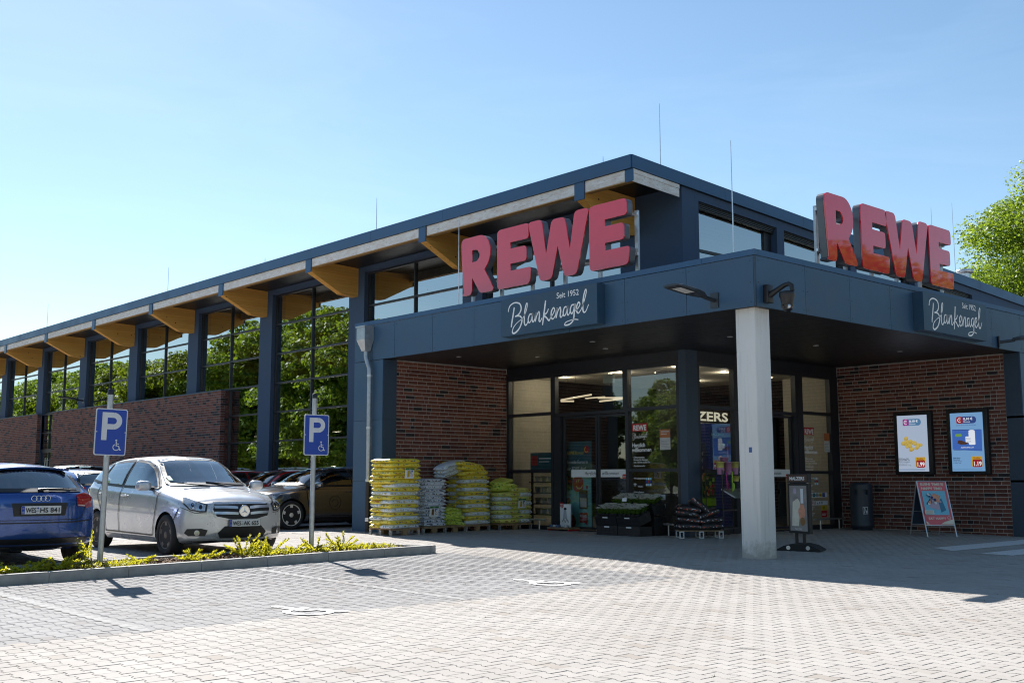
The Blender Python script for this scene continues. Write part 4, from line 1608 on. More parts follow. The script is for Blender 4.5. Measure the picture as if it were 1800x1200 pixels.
def rooftop_sign(label, to_world, along):
    """letters in sign coordinates (u right, v up, w out of the face); to_world maps to the scene"""
    t = thing('rooftop_sign', label, 'sign', (0, 0, 0))
    for ch, u0, wid in along:
        loops, w = LS[ch]
        sx = wid / w
        lp = [[(u0 + p[0] * sx, p[1] * HL) for p in l] for l in loops]
        vs, fs = solid_letter(lp, 0.020, 0.003)
        MBf = MB().add([to_world(x, y, z) for x, y, z in vs], fs)
        o = MBf.build('letter_%s' % ch.lower(), M['signred'], t)
        vs, fs = solid_letter(lp, 0.135, 0.0)
        MB().add([to_world(x, y, z - 0.0885) for x, y, z in vs], fs).build('letter_return', M['letterside'], o)
    u0, u1 = along[0][1], along[-1][1] + along[-1][2]
    for v in (0.20, 0.93):
        mb = MB()
        c = [to_world(u, v + dv, w) for u in (u0 + .03, u1 + .02) for dv in (-.025, .025) for w in (-0.21, -0.165)]
        mb.add(c, [(0, 1, 3, 2), (4, 6, 7, 5), (0, 4, 5, 1), (2, 3, 7, 6), (0, 2, 6, 4), (1, 5, 7, 3)])
        mb.build('rail', M['alu'], t)
    k = 6
    for i in range(k):
        u = u0 + 0.10 + (u1 - u0 - 0.14) * i / (k - 1)
        mb = MB()
        vt = 1.0 if i in (0, k - 1) else 0.30
        c = [to_world(u + du, v, w) for du in (-.035, .035) for v in (-0.42, vt) for w in (-0.262, -0.212)]
        mb.add(c, [(0, 1, 3, 2), (4, 6, 7, 5), (0, 4, 5, 1), (2, 3, 7, 6), (0, 2, 6, 4), (1, 5, 7, 3)])
        mb.build('post', M['steel'], t)
    return t


ZL = 4.955
rooftop_sign('big red REWE letters on the canopy roof above the parking side', lambda u, v, w: (0.25 - w, 7.43 - u, ZL + v),
             [('R', 0.0, 1.06), ('E', 1.14, .99), ('W', 2.07, 1.60), ('E', 3.70, .98)])
rooftop_sign('big red REWE letters on the canopy roof at the right, partly reflecting trees', lambda u, v, w: (2.49 + u, 0.25 - w, ZL + v),
             [('R', 0.0, 1.06), ('E', 1.19, .97), ('W', 2.06, 1.60), ('E', 3.71, .97)])


M['boardblue'] = cladmat('dark_navy_sign_box', (0.024, 0.070, 0.125), 0.42)


def name_board(label, o, a, n, dep):
    """dark box sign with the handwritten name"""
    t = thing('name_board', label, 'sign', (0, 0, 0))
    o, a, n = Vector(o), Vector(a), Vector(n)
    w, h = 2.52, 0.71
    mb = MB()
    z = Vector((0, 0, 1))
    c = [o + a * u + z * v + n * d for u in (0, w) for v in (0, h) for d in (0, dep)]
    mb.add([tuple(p) for p in c], [(0, 2, 3, 1), (4, 5, 7, 6), (0, 1, 5, 4), (2, 6, 7, 3), (0, 4, 6, 2), (1, 3, 7, 5)])
    b = mb.build('sign_box', M['boardblue'], t)
    art = Art(o + n * (dep + 0.001), a, z)
    script_name(art, 0.20, 0.07, 0.213, 'white', 1.0, 6, 0.168)
    art.build('lettering', b)['kind'] = 'stuff'
    art = Art(o + n * (dep + 0.001), a, z)
    art.text('Seit 1952', 1.80, 0.555, 0.150, 'white', width=0.56, weight=0.001)
    art.build('date_line', b)
    return t


name_board('dark sign box with white handwriting Blankenagel on the parking side of the canopy', (-0.115, 5.55, 3.875), (0, -1, 0), (-1, 0, 0), 0.20)
name_board('dark sign box with white handwriting Blankenagel on the right side of the canopy', (4.75, -0.115, 3.875), (1, 0, 0), (0, -1, 0), 0.20)

# ================================================================== wall lamps and camera
M['lamphead'] = plain('dark_grey_lamp_casting', (0.045, 0.05, 0.058), 0.35, metal=0.3)
M['led'] = plain('pale_led_cover', (0.55, 0.56, 0.55), 0.3)


def wall_lamp(label, p, n, side):
    n, sv = Vector(n), Vector(side)
    z = Vector((0, 0, 1))
    t = thing('wall_lamp', label, 'lamp', p, 0, 'flat led lamps on the outer walls')
    def W_(u, s_, v): return tuple(n * u + sv * s_ + z * v)
    mb = MB()
    def bx(mb, u0, s0, v0, u1, s1, v1):
        c = [W_(u, s_, v) for u in (u0, u1) for s_ in (s0, s1) for v in (v0, v1)]
        mb.add(c, [(0, 1, 3, 2), (4, 6, 7, 5), (0, 4, 5, 1), (2, 3, 7, 6), (0, 2, 6, 4), (1, 5, 7, 3)])
    bx(mb, 0.0, -0.075, -0.12, 0.02, 0.075, 0.12)
    mb.build('mounting_plate', M['lamphead'], t)
    MB().tube([W_(0.02, 0, 0), W_(0.22, 0, 0.02), W_(0.32, 0, 0.035)], 0.032, 10).build('arm', M['lamphead'], t)
    hd = MB()
    pr = [(0.28, 0.06, 0.045), (0.40, 0.12, 0.06), (0.62, 0.16, 0.055), (0.95, 0.165, 0.04), (1.08, 0.14, 0.022)]
    ring = []
    for (u, hw, hh) in pr:
        zc = 0.035 + (u - 0.28) * 0.10
        ring.append([W_(u, -hw, zc - 0.012), W_(u, -hw, zc + hh * .4), W_(u, -hw * .6, zc + hh), W_(u, hw * .6, zc + hh), W_(u, hw, zc + hh * .4), W_(u, hw, zc - 0.012)])
    v = [q for r_ in ring for q in r_]
    f = []
    for i in range(len(ring) - 1):
        for k in range(6):
            f.append((i * 6 + k, i * 6 + (k + 1) % 6, (i + 1) * 6 + (k + 1) % 6, (i + 1) * 6 + k))
    f += [(0, 1, 2, 3, 4, 5), tuple(range(len(v) - 6, len(v)))[::-1]]
    hd.add(v, f)
    ho_ = hd.build('lamp_head', M['lamphead'], t)
    c = [W_(u, s_, 0.035 + (u - 0.28) * 0.10 - 0.0145) for u, s_ in ((0.62, -0.09), (0.95, -0.09), (0.95, 0.09), (0.62, 0.09))]
    MB().add(c, [(0, 1, 2, 3)]).build('led_cover', M['led'], ho_)
    return t


wall_lamp('flat dark lamp on an arm on the canopy edge left of the concrete column', (-0.112, 0.66, 4.0), (-1, 0, 0), (0, 1, 0))
wall_lamp('flat dark lamp on the right canopy edge, cut by the picture edge', (8.20, -0.112, 3.95), (0.55, -0.83, 0), (0.83, 0.55, 0))
wall_lamp('flat dark lamp on the pilaster beside the galvanised downpipe', (3.52, 11.0, 3.78), (-1, 0, 0), (0, 1, 0))
wall_lamp('flat dark lamp over the side door between the two brick fronts', (3.52, 36.75, 4.55), (-1, 0, 0), (0, 1, 0))

t = thing('security_camera', 'black dome security camera on an arm at the canopy corner', 'security camera', (0.16, -0.112, 4.03))
MB().bbox(-0.08, -0.09, -0.14, 0.08, 0, 0.14, 0.012).build('wall_box', M['blackplastic'], t)
MB().tube([(0, -0.08, -0.02), (0.0, -0.20, 0.04), (0.0, -0.34, 0.10), (0.0, -0.42, 0.115), (0, -0.47, 0.08), (0, -0.475, 0.0)], [.05, .04, .036, .036, .036, .036], 10).build('arm', M['blackplastic'], t)
h_ = MB().lathe([(0.03, 0.02), (0.115, 0.0), (0.12, -0.03), (0.118, -0.075), (0.105, -0.10), (0.085, -0.20), (0.075, -0.215)], 20, (0, -0.38, -0.01)).build('housing', M['blackplastic'], t)
MB().lathe([(0.0, -0.315), (0.04, -0.305), (0.075, -0.27), (0.088, -0.225), (0.09, -0.205)], 20, (0, -0.38, -0.01)).build('dome', plain('smoked_dome', (0.01, 0.01, 0.012), 0.08), h_)
MB().lathe([(0.035, 0), (0.035, 0.03), (0.02, 0.032)], 14, (0, 0, 0), 'x').xform(Matrix.Translation((-0.05, -0.455, -0.245)) @ Matrix.Rotation(PI * 0.8, 4, 'Z')).build('lens', M['alu'], h_)

# ================================================================== trees
M['bark'] = plain('grey_brown_bark', (0.085, 0.065, 0.05), 0.95, var=0.3, scale=8, bstr=0.5)
M['leafbright'] = leafmat('fresh_maple_leaf', (0.058, 0.135, 0.014), (0.130, 0.235, 0.020), (0.245, 0.335, 0.034))
M['leafmid'] = leafmat('mid_green_leaf', (0.05, 0.10, 0.010), (0.12, 0.19, 0.014), (0.22, 0.28, 0.02))


def crown_mesh(R, H, zc, nclump, leaves, lsize, seed, droop=0.25):
    """leaf quads gathered in boughs through an ellipsoid crown"""
    r = np.random.RandomState(seed)
    cl = []
    for _ in range(nclump):
        d = r.normal(size=3)
        d /= np.linalg.norm(d)
        rad = (0.45 + 0.55 * r.rand() ** 0.5)
        c = d * rad * np.array([R, R, H]) * (1 - 0.12 * r.rand())
        if c[2] < -H * 0.75: c[2] *= 0.6
        cl.append((c, (0.18 + 0.17 * r.rand()) * R))
    V = []
    per = leaves // nclump
    for c, cr in cl:
        d = r.normal(size=(per, 3))
        d /= np.linalg.norm(d, axis=1)[:, None]
        # leaves sit in a shell that is thicker on top of each bough
        rad = cr * (0.55 + 0.45 * r.rand(per, 1) ** 0.6)
        p = c + d * rad * np.array([1.25, 1.25, 0.62])
        keep = d[:, 2] > -0.65
        p, d = p[keep], d[keep]
        n = len(p)
        nr = d * 0.6 + r.normal(size=(n, 3)) * 0.55 + np.array([0, 0, 0.55])
        nr /= np.linalg.norm(nr, axis=1)[:, None]
        t = np.cross(nr, r.normal(size=(n, 3)))
        t /= np.linalg.norm(t, axis=1)[:, None] + 1e-9
        b = np.cross(nr, t)
        s = lsize * (0.6 + 0.8 * r.rand(n, 1))
        q = np.stack([p - t * s * .5, p + b * s * .42 - nr * s * .08, p + t * s * .6 - nr * s * droop * .5, p - b * s * .42 - nr * s * .08], 1)
        V.append(q)
    V = np.concatenate(V).reshape(-1, 3)
    V[:, 2] += zc
    nf = len(V) // 4
    me = bpy.data.meshes.new('crown')
    me.vertices.add(len(V))
    me.vertices.foreach_set('co', V.astype(np.float32).ravel())
    me.loops.add(nf * 4)
    me.loops.foreach_set('vertex_index', np.arange(nf * 4, dtype=np.int32))
    me.polygons.add(nf)
    me.polygons.foreach_set('loop_start', np.arange(0, nf * 4, 4, dtype=np.int32))
    me.polygons.foreach_set('loop_total', np.full(nf, 4, dtype=np.int32))
    me.update()
    return me, [c for c, _ in cl]


def trunk_mesh(h, zc, R, clumps, seed):
    r = random.Random(seed)
    mb = MB()
    top = zc + R * 0.4
    mb.tube([(0, 0, -0.2), (0.03, 0.02, h * 0.5), (0.06, -0.05, h), (0.0, 0.05, top)], [0.05 * R, 0.038 * R, 0.032 * R, 0.012 * R], 10)
    for c in r.sample(clumps, min(16, len(clumps))):
        e = Vector(c) + Vector((0, 0, zc))
        s_ = Vector((0.03, 0, h + r.uniform(0, 0.35) * (top - h)))
        m_ = s_.lerp(e, 0.5) + Vector((0, 0, 0.05 * R))
        mb.tube([s_, m_, e], [0.017 * R, 0.010 * R, 0.004 * R], 6)
    return mb.mesh('trunk', M['bark'])


def tree_kind(R, H, zc, h, ncl, leaves, ls, seed, mat):
    me, cl = crown_mesh(R, H, zc, ncl, leaves, ls, seed)
    me.materials.append(mat)
    return me, trunk_mesh(h, zc, R, cl, seed)


def plant_tree(kind, x, y, s, rz, name, label, group, zoff=0.0):
    t = thing(name, label, 'tree', (x, y, gz(x, y) + zoff), rz, group)
    t.scale = (s, s, s)
    c = inst(kind[0], 'crown', t, (0, 0, 0))
    c['kind'] = 'stuff'
    inst(kind[1], 'trunk', t, (0, 0, 0))
    return t


# the big tree behind the right end of the hall and its lower neighbours
KB = tree_kind(8.0, 8.0, 11.0, 3.5, 210, 340000, 0.135, 5, M['leafbright'])
plant_tree(KB, 45.0, 10.5, 0.90, 0.3, 'maple_tree', 'tall sunlit green tree behind the right end of the building', 'trees behind the building')
KS = tree_kind(4.6, 4.2, 6.0, 2.2, 120, 130000, 0.125, 9, M['leafbright'])
plant_tree(KS, 47.0, 15.5, 0.95, 1.3, 'maple_tree', 'lower sunlit tree just behind the last letter of the right sign', 'trees behind the building')
plant_tree(KS, 38.0, 9.0, 0.72, 2.3, 'maple_tree', 'lowest sunlit tree behind the roof vents', 'trees behind the building')
# the row across the car park that the windows mirror
K1 = tree_kind(4.4, 6.2, 6.4, 1.0, 150, 80000, 0.235, 21, M['leafbright'])
K2 = tree_kind(4.8, 5.8, 6.0, 1.0, 150, 80000, 0.235, 22, M['leafmid'])
r_ = random.Random(3)
yy = 14.0
nt_ = 1
while yy < 128:
    kk = K1 if r_.random() < 0.7 else K2
    plant_tree(kk, -22 + r_.uniform(-3, 2), yy, r_.uniform(0.9, 1.12) * min(1.0, 0.44 + max(0, yy - 26) * 0.018), r_.uniform(0, 6), 'lime_tree', '%s tree from the near end of the row mirrored in the hall windows' % ordinal(nt_), 'trees mirrored in the hall windows')
    nt_ += 1
    yy += r_.uniform(4.0, 5.2) * (0.75 if yy < 40 else 1.0)
for k, (x, y, s_) in enumerate(((-44, -14, 1.3), (-38, -28, 1.2), (-26, -38, 1.2), (-8, -44, 1.2), (4, -46, 1.1), (16, -45, 1.2), (27, -44, 1.1), (35, -21.5, 1.02), (40.5, -23, 1.22), (46, -22, 1.05), (52, -23, 1.16), (58, -22, 1.2))):
    plant_tree(K2 if r_.random() < .5 else K1, x, y, s_, r_.uniform(0, 6), 'lime_tree', '%s tree from the left in the arc behind the viewer, mirrored in red letters' % ordinal(k + 1), 'trees mirrored in the red letters')

# ================================================================== pallets and sacks
M['palletwood'] = plain('rough_pallet_wood', (0.30, 0.20, 0.11), 0.9, var=0.3, scale=9)
M['whiteplastic'] = plain('pale_plastic', (0.62, 0.63, 0.64), 0.5)


def sackmat(name, base, base2, marks, text):
    s = NT(name)
    z = s.n('SeparateXYZ')
    s.l(s.coord('Object'), z.inputs[0])
    r = s.n('ObjectInfo').outputs['Random']
    c = s.mix(s.ramp(s.noise(7, 4, 0.6), [(0.35, (0, 0, 0)), (0.7, (1, 1, 1))]), base, base2)
    # printed blotches along the flank of the sack
    off = s.n('CombineXYZ')
    s.l(s.math('MULTIPLY', r, 37.0), off.inputs[0])
    add = s.n('VectorMath', operation='ADD')
    s.l(s.coord('Object', (1, 1, 1.6)), add.inputs[0])
    s.l(off.outputs[0], add.inputs[1])
    n = s.noise(16, 2, 0.5, vec=add.outputs[0])
    band = s.math('LESS_THAN', s.math('ABSOLUTE', z.outputs[2]), 0.020)
    m1 = s.math('MULTIPLY', s.math('GREATER_THAN', n, 0.575), band)
    n2 = s.noise(23, 1, 0.5, vec=add.outputs[0])
    m2 = s.math('MULTIPLY', s.math('GREATER_THAN', n2, 0.62), band)
    c = s.mix(m1, c, text)
    c = s.mix(m2, c, marks)
    s.set(col=c, rough=0.38, spec=0.5, bump=s.noise(14, 4, 0.65, vec=add.outputs[0]), bstr=0.55, bdist=0.02)
    return s.mat


M['sackyellow'] = sackmat('yellow_soil_sack', (0.80, 0.64, 0.05), (0.86, 0.72, 0.10), (0.05, 0.17, 0.22), (0.42, 0.10, 0.02))
M['sackpale'] = sackmat('white_backed_soil_sack', (0.78, 0.83, 0.88), (0.68, 0.74, 0.80), (0.18, 0.24, 0.36), (0.55, 0.47, 0.10))
M['sackwhite'] = sackmat('white_gravel_sack', (0.80, 0.83, 0.88), (0.70, 0.74, 0.80), (0.03, 0.03, 0.04), (0.10, 0.13, 0.22))
M['sackgreen'] = sackmat('yellow_green_soil_sack', (0.66, 0.66, 0.14), (0.74, 0.73, 0.22), (0.05, 0.20, 0.22), (0.36, 0.07, 0.02))
M['sacklime'] = sackmat('lime_soil_sack', (0.60, 0.72, 0.08), (0.72, 0.78, 0.18), (0.04, 0.18, 0.04), (0.15, 0.26, 0.02))
M['sackblack'] = sackmat('black_charcoal_sack', (0.020, 0.020, 0.022), (0.035, 0.03, 0.03), (0.55, 0.56, 0.60), (0.36, 0.06, 0.03))


def sack_mesh(L, Wd, H, mat, seed):
    """a filled plastic sack: pillow with pinched, slightly frilled ends"""
    r = random.Random(seed)
    nu, nv = 10, 8
    mb = MB()
    ph = [r.uniform(0, 6.28) for _ in range(6)]
    def pt(u, v, s_):
        # u,v in -1..1
        e = max(abs(u), abs(v) * 0.98)
        prof = (max(0.0, 1 - abs(u) ** 7) ** 0.5) * (max(0.0, 1 - abs(v) ** 6) ** 0.5)
        x = u * L / 2 * (1 - 0.035 * abs(v) ** 3) + 0.006 * math.sin(5 * v + ph[0])
        y = v * Wd / 2 * (1 - 0.05 * abs(u) ** 3) + 0.006 * math.sin(4 * u + ph[1])
        lump = 1 + 0.10 * math.sin(3.1 * u + ph[2]) * math.cos(2.7 * v + ph[3]) + 0.09 * math.sin(7 * u + ph[4]) * math.cos(4 * v + ph[0])
        x += 0.012 * math.sin(9 * v + ph[1]) * (abs(u) > .9)
        z = s_ * H / 2 * prof * lump - 0.012 * abs(u) ** 3 * (1 + math.sin(ph[2])) + 0.006 * math.sin(6 * v + ph[5]) * (1 - prof)
        return (x, y, z)
    us = [math.sin(PI / 2 * (-1 + 2 * i / nu)) for i in range(nu + 1)]
    vs = [math.sin(PI / 2 * (-1 + 2 * j / nv)) for j in range(nv + 1)]
    top = [pt(u, v, 1) for v in vs for u in us]
    bot = [pt(u, v, -1) for v in vs for u in us]
    W_ = nu + 1
    f = [(j * W_ + i, j * W_ + i + 1, (j + 1) * W_ + i + 1, (j + 1) * W_ + i) for j in range(nv) for i in range(nu)]
    mb.add(top, f, 0, True)
    mb.add(bot, [t[::-1] for t in f], 0, True)
    me = mb.mesh('sack', mat)
    bm = bmesh.new()
    bm.from_mesh(me)
    bmesh.ops.remove_doubles(bm, verts=bm.verts[:], dist=0.0015)
    bm.to_mesh(me)
    bm.free()
    return me


ORD = ['', 'top', 'second', 'third', 'fourth', 'fifth', 'sixth', 'seventh', 'eighth', 'ninth', 'tenth', 'eleventh', 'twelfth', 'thirteenth', 'fourteenth', 'fifteenth', 'sixteenth', 'seventeenth', 'eighteenth']


def pallet(label, x, y, w, l, rz=0.0, feet=True):
    z = gz(x, y)
    t = thing('pallet', label, 'pallet', (x, y, z), rz, 'pallets under the stacked goods')
    k = max(3, int(w / 0.13))
    for i in range(k):
        MB().box(i * w / k + 0.006, 0, 0.122, (i + 1) * w / k - 0.006, l, 0.142).build('deck_board', M['palletwood'], t)
    for yy in (0, l / 2 - 0.04, l - 0.08):
        MB().box(0, yy, 0.098, w, yy + 0.08, 0.121).build('bearer', M['palletwood'], t)
    for yy in (0.01, l - 0.09):
        MB().box(w / 2 - 0.06, yy, 0.0, w / 2 + 0.06, yy + 0.07, 0.097).build('block', M['palletwood'], t)
    if feet:
        for fx in (0.004, w - 0.034):
            for fy in (0.0, l / 2 - 0.035, l - 0.07):
                mb = MB()
                mb.box(fx, fy, 0, fx + 0.03, fy + 0.016, 0.097).box(fx, fy + 0.054, 0, fx + 0.03, fy + 0.07, 0.097)
                mb.box(fx, fy + 0.0165, 0, fx + 0.03, fy + 0.0535, 0.014).box(fx, fy + 0.0165, 0.083, fx + 0.03, fy + 0.0535, 0.097)
                mb.build('foot', M['steel'], t)
    return t


def put_sack(me, x, y, z, rz, label, group, tilt=(0, 0)):
    o = bpy.data.objects.new('sack', me)
    o.location = (x, y, z)
    o.rotation_euler = (tilt[0], tilt[1], rz)
    link(o)
    tag(o, label, 'sack', group)
    return o


rs = random.Random(5)
# 1 tall stack beside the downpipe: one sack across the front of each layer, two end-on behind it
pallet('pallet carrying the tallest yellow sack stack beside the downpipe', -0.76, 8.42, 0.74, 0.78)
SK = {k: [sack_mesh(L, w_, 0.098, M[m], s_) for s_ in range(3)] for k, L, w_, m in (('y8', 0.76, 0.42, 'sackyellow'), ('p8', 0.76, 0.42, 'sackpale'))}
NL = 17
for k in range(NL):
    z = gz(-0.4, 8.8) + 0.142 + 0.041 + k * 0.0832
    top = NL - k
    pale = (k % 2 == 0) if top > 6 else False
    for q, nm in enumerate(('front', 'rear')):
        y = 8.42 + 0.2 + 0.385 * q
        isp = pale if q == 0 else ((k + q) % 3 == 0 and top > 6)
        me = SK['p8' if isp else 'y8'][rs.randrange(3)]
        col = 'white backed' if isp else 'yellow'
        lab = '%s %s sack, %s layer of the tallest stack beside the downpipe' % (nm, col, ORD[top])
        o = put_sack(me, -0.76 + 0.37 + rs.uniform(-.03, .03), y + rs.uniform(-.018, .018), z, rs.choice((0, PI)) + rs.gauss(0, 0.045), lab, 'sacks in the tallest stack')
# 2 white bags
pallet('narrow pallet under the white bags between the two yellow stacks', 0.30, 8.72, 0.62, 0.85)
WB = [sack_mesh(0.64, 0.42, 0.080, M['sackwhite'], 20 + s_) for s_ in range(3)]
NL = 14
for k in range(NL):
    z = gz(.5, 9) + 0.142 + 0.036 + k * 0.0715
    for q, nm in enumerate(('front', 'rear')):
        put_sack(WB[rs.randrange(3)], 0.61 + rs.uniform(-.012, .012), 8.93 + 0.42 * q + rs.uniform(-.01, .01), z, rs.choice((0, PI)) + rs.gauss(0, 0.02),
                 '%s white sack, %s layer of the white bag stack between the yellow stacks' % (nm, ORD[NL - k]), 'white sacks on the narrow pallet')
# 3 second yellow stack and the slumped pile beside it
pallet('pallet under the low slumped pile of lime yellow sacks', 0.98, 8.86, 0.62, 0.80)
pallet('pallet under the second tallest yellow stack before the brick flank', 1.64, 8.92, 0.68, 0.76)
YS = {m: [sack_mesh(0.72, 0.40, 0.105, M[m], 30 + s_) for s_ in range(3)] for m in ('sackyellow', 'sackpale')}
NL = 15
for k in range(NL):
    z = gz(2, 9) + 0.142 + 0.045 + k * 0.0905
    top = NL - k
    over = max(0, 4 - top) * 0.04
    for q, nm in enumerate(('front', 'rear')):
        m = 'sackpale' if ((k + q) % 2 == 0) and not (top < 4 and q == 0) else 'sackyellow'
        x = 1.98 - over * 1.2 + rs.uniform(-.015, .015)
        put_sack(YS[m][rs.randrange(3)], x, 9.11 + 0.37 * q + rs.uniform(-.01, .01), z, rs.choice((0, PI)) + rs.gauss(0, 0.03),
                 '%s %s sack, %s layer of the second tallest yellow stack' % (nm, 'white backed' if m == 'sackpale' else 'yellow', ORD[top]), 'sacks in the second yellow stack',
                 (0, -0.05 * max(0, 4 - top)))
for k in range(3):
    put_sack(YS['sackpale'][k % 3], 1.50 - 0.03 * k, 9.35 - 0.03 * k, 1.36 + 0.085 * k, 0.15, '%s sack of the three hanging over the left of the second yellow stack' % ('lowest', 'middle', 'topmost')[k], 'sacks in the second yellow stack', (0, -0.25))
LM = [sack_mesh(0.60, 0.38, 0.10, M['sacklime'], 50 + s_) for s_ in range(3)]
for k in range(5):
    z = gz(1.2, 9) + 0.142 + 0.04 + k * 0.075
    for q, nm in enumerate(('front', 'rear')):
        put_sack(LM[rs.randrange(3)], 1.28 + rs.uniform(-.05, .05) - 0.02 * k, 9.05 + 0.37 * q, z, rs.gauss(0, 0.12), '%s lime sack, %s layer of the low slumped pile' % (nm, ORD[5 - k]), 'lime sacks in the slumped pile', (rs.gauss(0, .05), 0.06))
# 4 green-yellow sacks at the window end
pallet('wide pallet under the pale green sacks next to the shop window', 2.47, 8.74, 0.98, 0.80)
GL = {('g', 1): sack_mesh(0.64, 0.42, 0.112, M['sackgreen'], 61), ('g', 0): sack_mesh(0.38, 0.42, 0.11, M['sackgreen'], 62), ('p', 0): sack_mesh(0.38, 0.42, 0.11, M['sackpale'], 63), ('p', 1): sack_mesh(0.64, 0.42, 0.11, M['sackpale'], 64)}
NL = 8
for k in range(NL):
    z = gz(2.9, 9) + 0.142 + 0.05 + k * 0.099
    for q, nm in enumerate(('front', 'rear')):
        flip = (k + q) % 2 == 0
        for kind, big in (('g', 1), ('p', 0)):
            wid = 0.62 if big else 0.36
            if flip: x = 2.48 + (wid / 2 if big else 0.62 + wid / 2)
            else: x = 2.48 + (wid / 2 if not big else 0.36 + wid / 2)
            if k == NL - 1 and x < 2.75: continue
            put_sack(GL[(kind, big)], x + rs.uniform(-.01, .01), 8.94 + 0.39 * q, z, rs.choice((0, PI)) + rs.gauss(0, 0.02),
                     '%s %s sack, %s layer of the pale green stack by the shop window' % (nm, 'long green' if big else 'short white', ORD[NL - k]), 'sacks in the pale green stack')
for k, (x, y, z, a, lab) in enumerate(((2.74, 8.95, 0.985, .05, 'lower lime sack on top of the pale green stack'), (2.74, 8.95, 1.06, -.08, 'middle lime sack on top of the pale green stack'), (2.80, 9.3, 1.0, .1, 'rear lime sack on top of the pale green stack'), (2.78, 9.05, 1.145, .35, 'topmost crooked lime sack on the pale green stack'))):
    put_sack(LM[k % 3], x, y, z, a, lab, 'lime sacks on the pale green stack', (0.05 * k, -0.06 * k))

M['cardgreen'] = plain('green_card_header', (0.03, 0.16, 0.03), 0.5)
M['cardpic'] = plain('brown_card_picture', (0.20, 0.09, 0.03), 0.5, var=0.4, scale=20)
M['cardyel'] = plain('yellow_card_picture', (0.60, 0.42, 0.03), 0.5, var=0.2, scale=20)


def price_card(label, o, a, pic):
    t = thing('price_card', label, 'price card', o, 0, 'price cards on the sack stacks')
    w, h = 0.235, 0.215
    a = Vector(a).normalized()
    z = Vector((0.02, -0.10, 1)).normalized()
    n = a.cross(z)
    mb = MB()
    c = [a * u + z * v + n * d for u in (0, w) for v in (0, h) for d in (-0.004, 0)]
    mb.add([tuple(p) for p in c], [(0, 2, 3, 1), (4, 5, 7, 6), (0, 1, 5, 4), (2, 6, 7, 3), (0, 4, 6, 2), (1, 3, 7, 5)])
    b = mb.build('card', M['white'], t)
    art = Art(n * 0.001, a, z)
    art.rect(0, h - 0.04, w, h, 'cardgreen')
    art.text('Tipp', w / 2, h - 0.034, 0.03, 'white')
    art.rect(0.055, 0.03, 0.115, 0.16, pic)
    art.disc(0.185, 0.15, 0.016, 'signblue', 10)
    art.disc(0.175, 0.065, 0.028, 'red', 14)
    art.disc(0.175, 0.065, 0.020, 'white', 14)
    art.rect(0.135, 0.10, 0.155, 0.165, 'black')
    art.build('print', b)


price_card('white and green price card on the tallest yellow stack', (-0.46, 8.375, 1.22), (1, 0.05, 0), M['cardyel'])
price_card('white and green price card on the white bag stack', (0.42, 8.685, 0.42), (1, 0, 0), M['cardpic'])
price_card('white and green price card on the pale green stack', (2.98, 8.705, 0.55), (1, 0, 0), M['cardyel'])

# ================================================================== crates with flowers
M['petal'] = plain('white_petals', (0.85, 0.85, 0.80), 0.6)
M['plantleaf'] = leafmat('dark_potted_leaf', (0.08, 0.18, 0.04), (0.16, 0.30, 0.06), (0.30, 0.45, 0.10))


def crate_proto():
    t = thing('plant_crate', 'x', 'crate', (0, 0, 0), 0, 'black crates with flowering plants')
    w, l, h, th = 0.38, 0.58, 0.19, 0.012
    mb = MB()
    mb.box(0, 0, 0, w, l, 0.012)
    b = mb.build('base', M['blackplastic'], t)
    for (x0, y0, x1, y1) in ((0, 0, th, l), (w - th, 0, w, l), (th, 0, w - th, th), (th, l - th, w - th, l)):
        m2 = MB()
        along_y = (y1 - y0) > (x1 - x0)
        m2.box(x0, y0, 0.0125, x1, y1, 0.06)
        m2.box(x0 - (0.004 if x0 == 0 else 0), y0, 0.15, x1 + (0.004 if x0 else 0), y1, h)
        n = 5 if along_y else 3
        for k in range(n + 1):
            if along_y:
                yy = y0 + (y1 - y0 - 0.03) * k / n
                m2.box(x0, yy, 0.0605, x1, yy + 0.03, 0.1495)
            else:
                xx = x0 + (x1 - x0 - 0.03) * k / n
                m2.box(xx, y0, 0.0605, xx + 0.03, y1, 0.1495)
        if along_y:
            m2.box(x0 + 0.004, y0, 0.0605, x0 + 0.008, y1, 0.1495)
        else:
            m2.box(x0, y0 + 0.004, 0.0605, x1, y0 + 0.008, 0.1495)
        m2.build('side_wall', M['blackplastic'], t)
    MB().add([(-0.0045, l / 2 - 0.07, 0.155), (-0.0045, l / 2 - 0.07, 0.18), (-0.0045, l / 2 + 0.07, 0.18), (-0.0045, l / 2 + 0.07, 0.155)], [(0, 1, 2, 3)]).build('shelf_label', M['white'], t)
    return t


cp = crate_proto()
CR = []
zb = gz(3, 5.3)
for (cx, row) in ((2.66, 0), (3.11, 1)):
    for cy, side in ((5.36, 'far'), (4.76, 'near')):
        for lev in range(2 + row):
            CR.append((cx, cy, zb + 0.001 + lev * 0.192 + (0.004 if lev == 1 + row else 0), lev == 1 + row, '%s %s crate, %s' % (('front', 'back')[row], side, ('bottom of its stack', 'second level', 'third level')[lev])))
for k, (x, y, z, tip, d) in enumerate(CR):
    o = cp if k == 0 else copy_tree(cp)
    o.location = (x, y, z)
    o.rotation_euler = (0, -0.30 if tip else 0, 0)
    o['label'] = 'black plastic crate before the shop window, ' + d


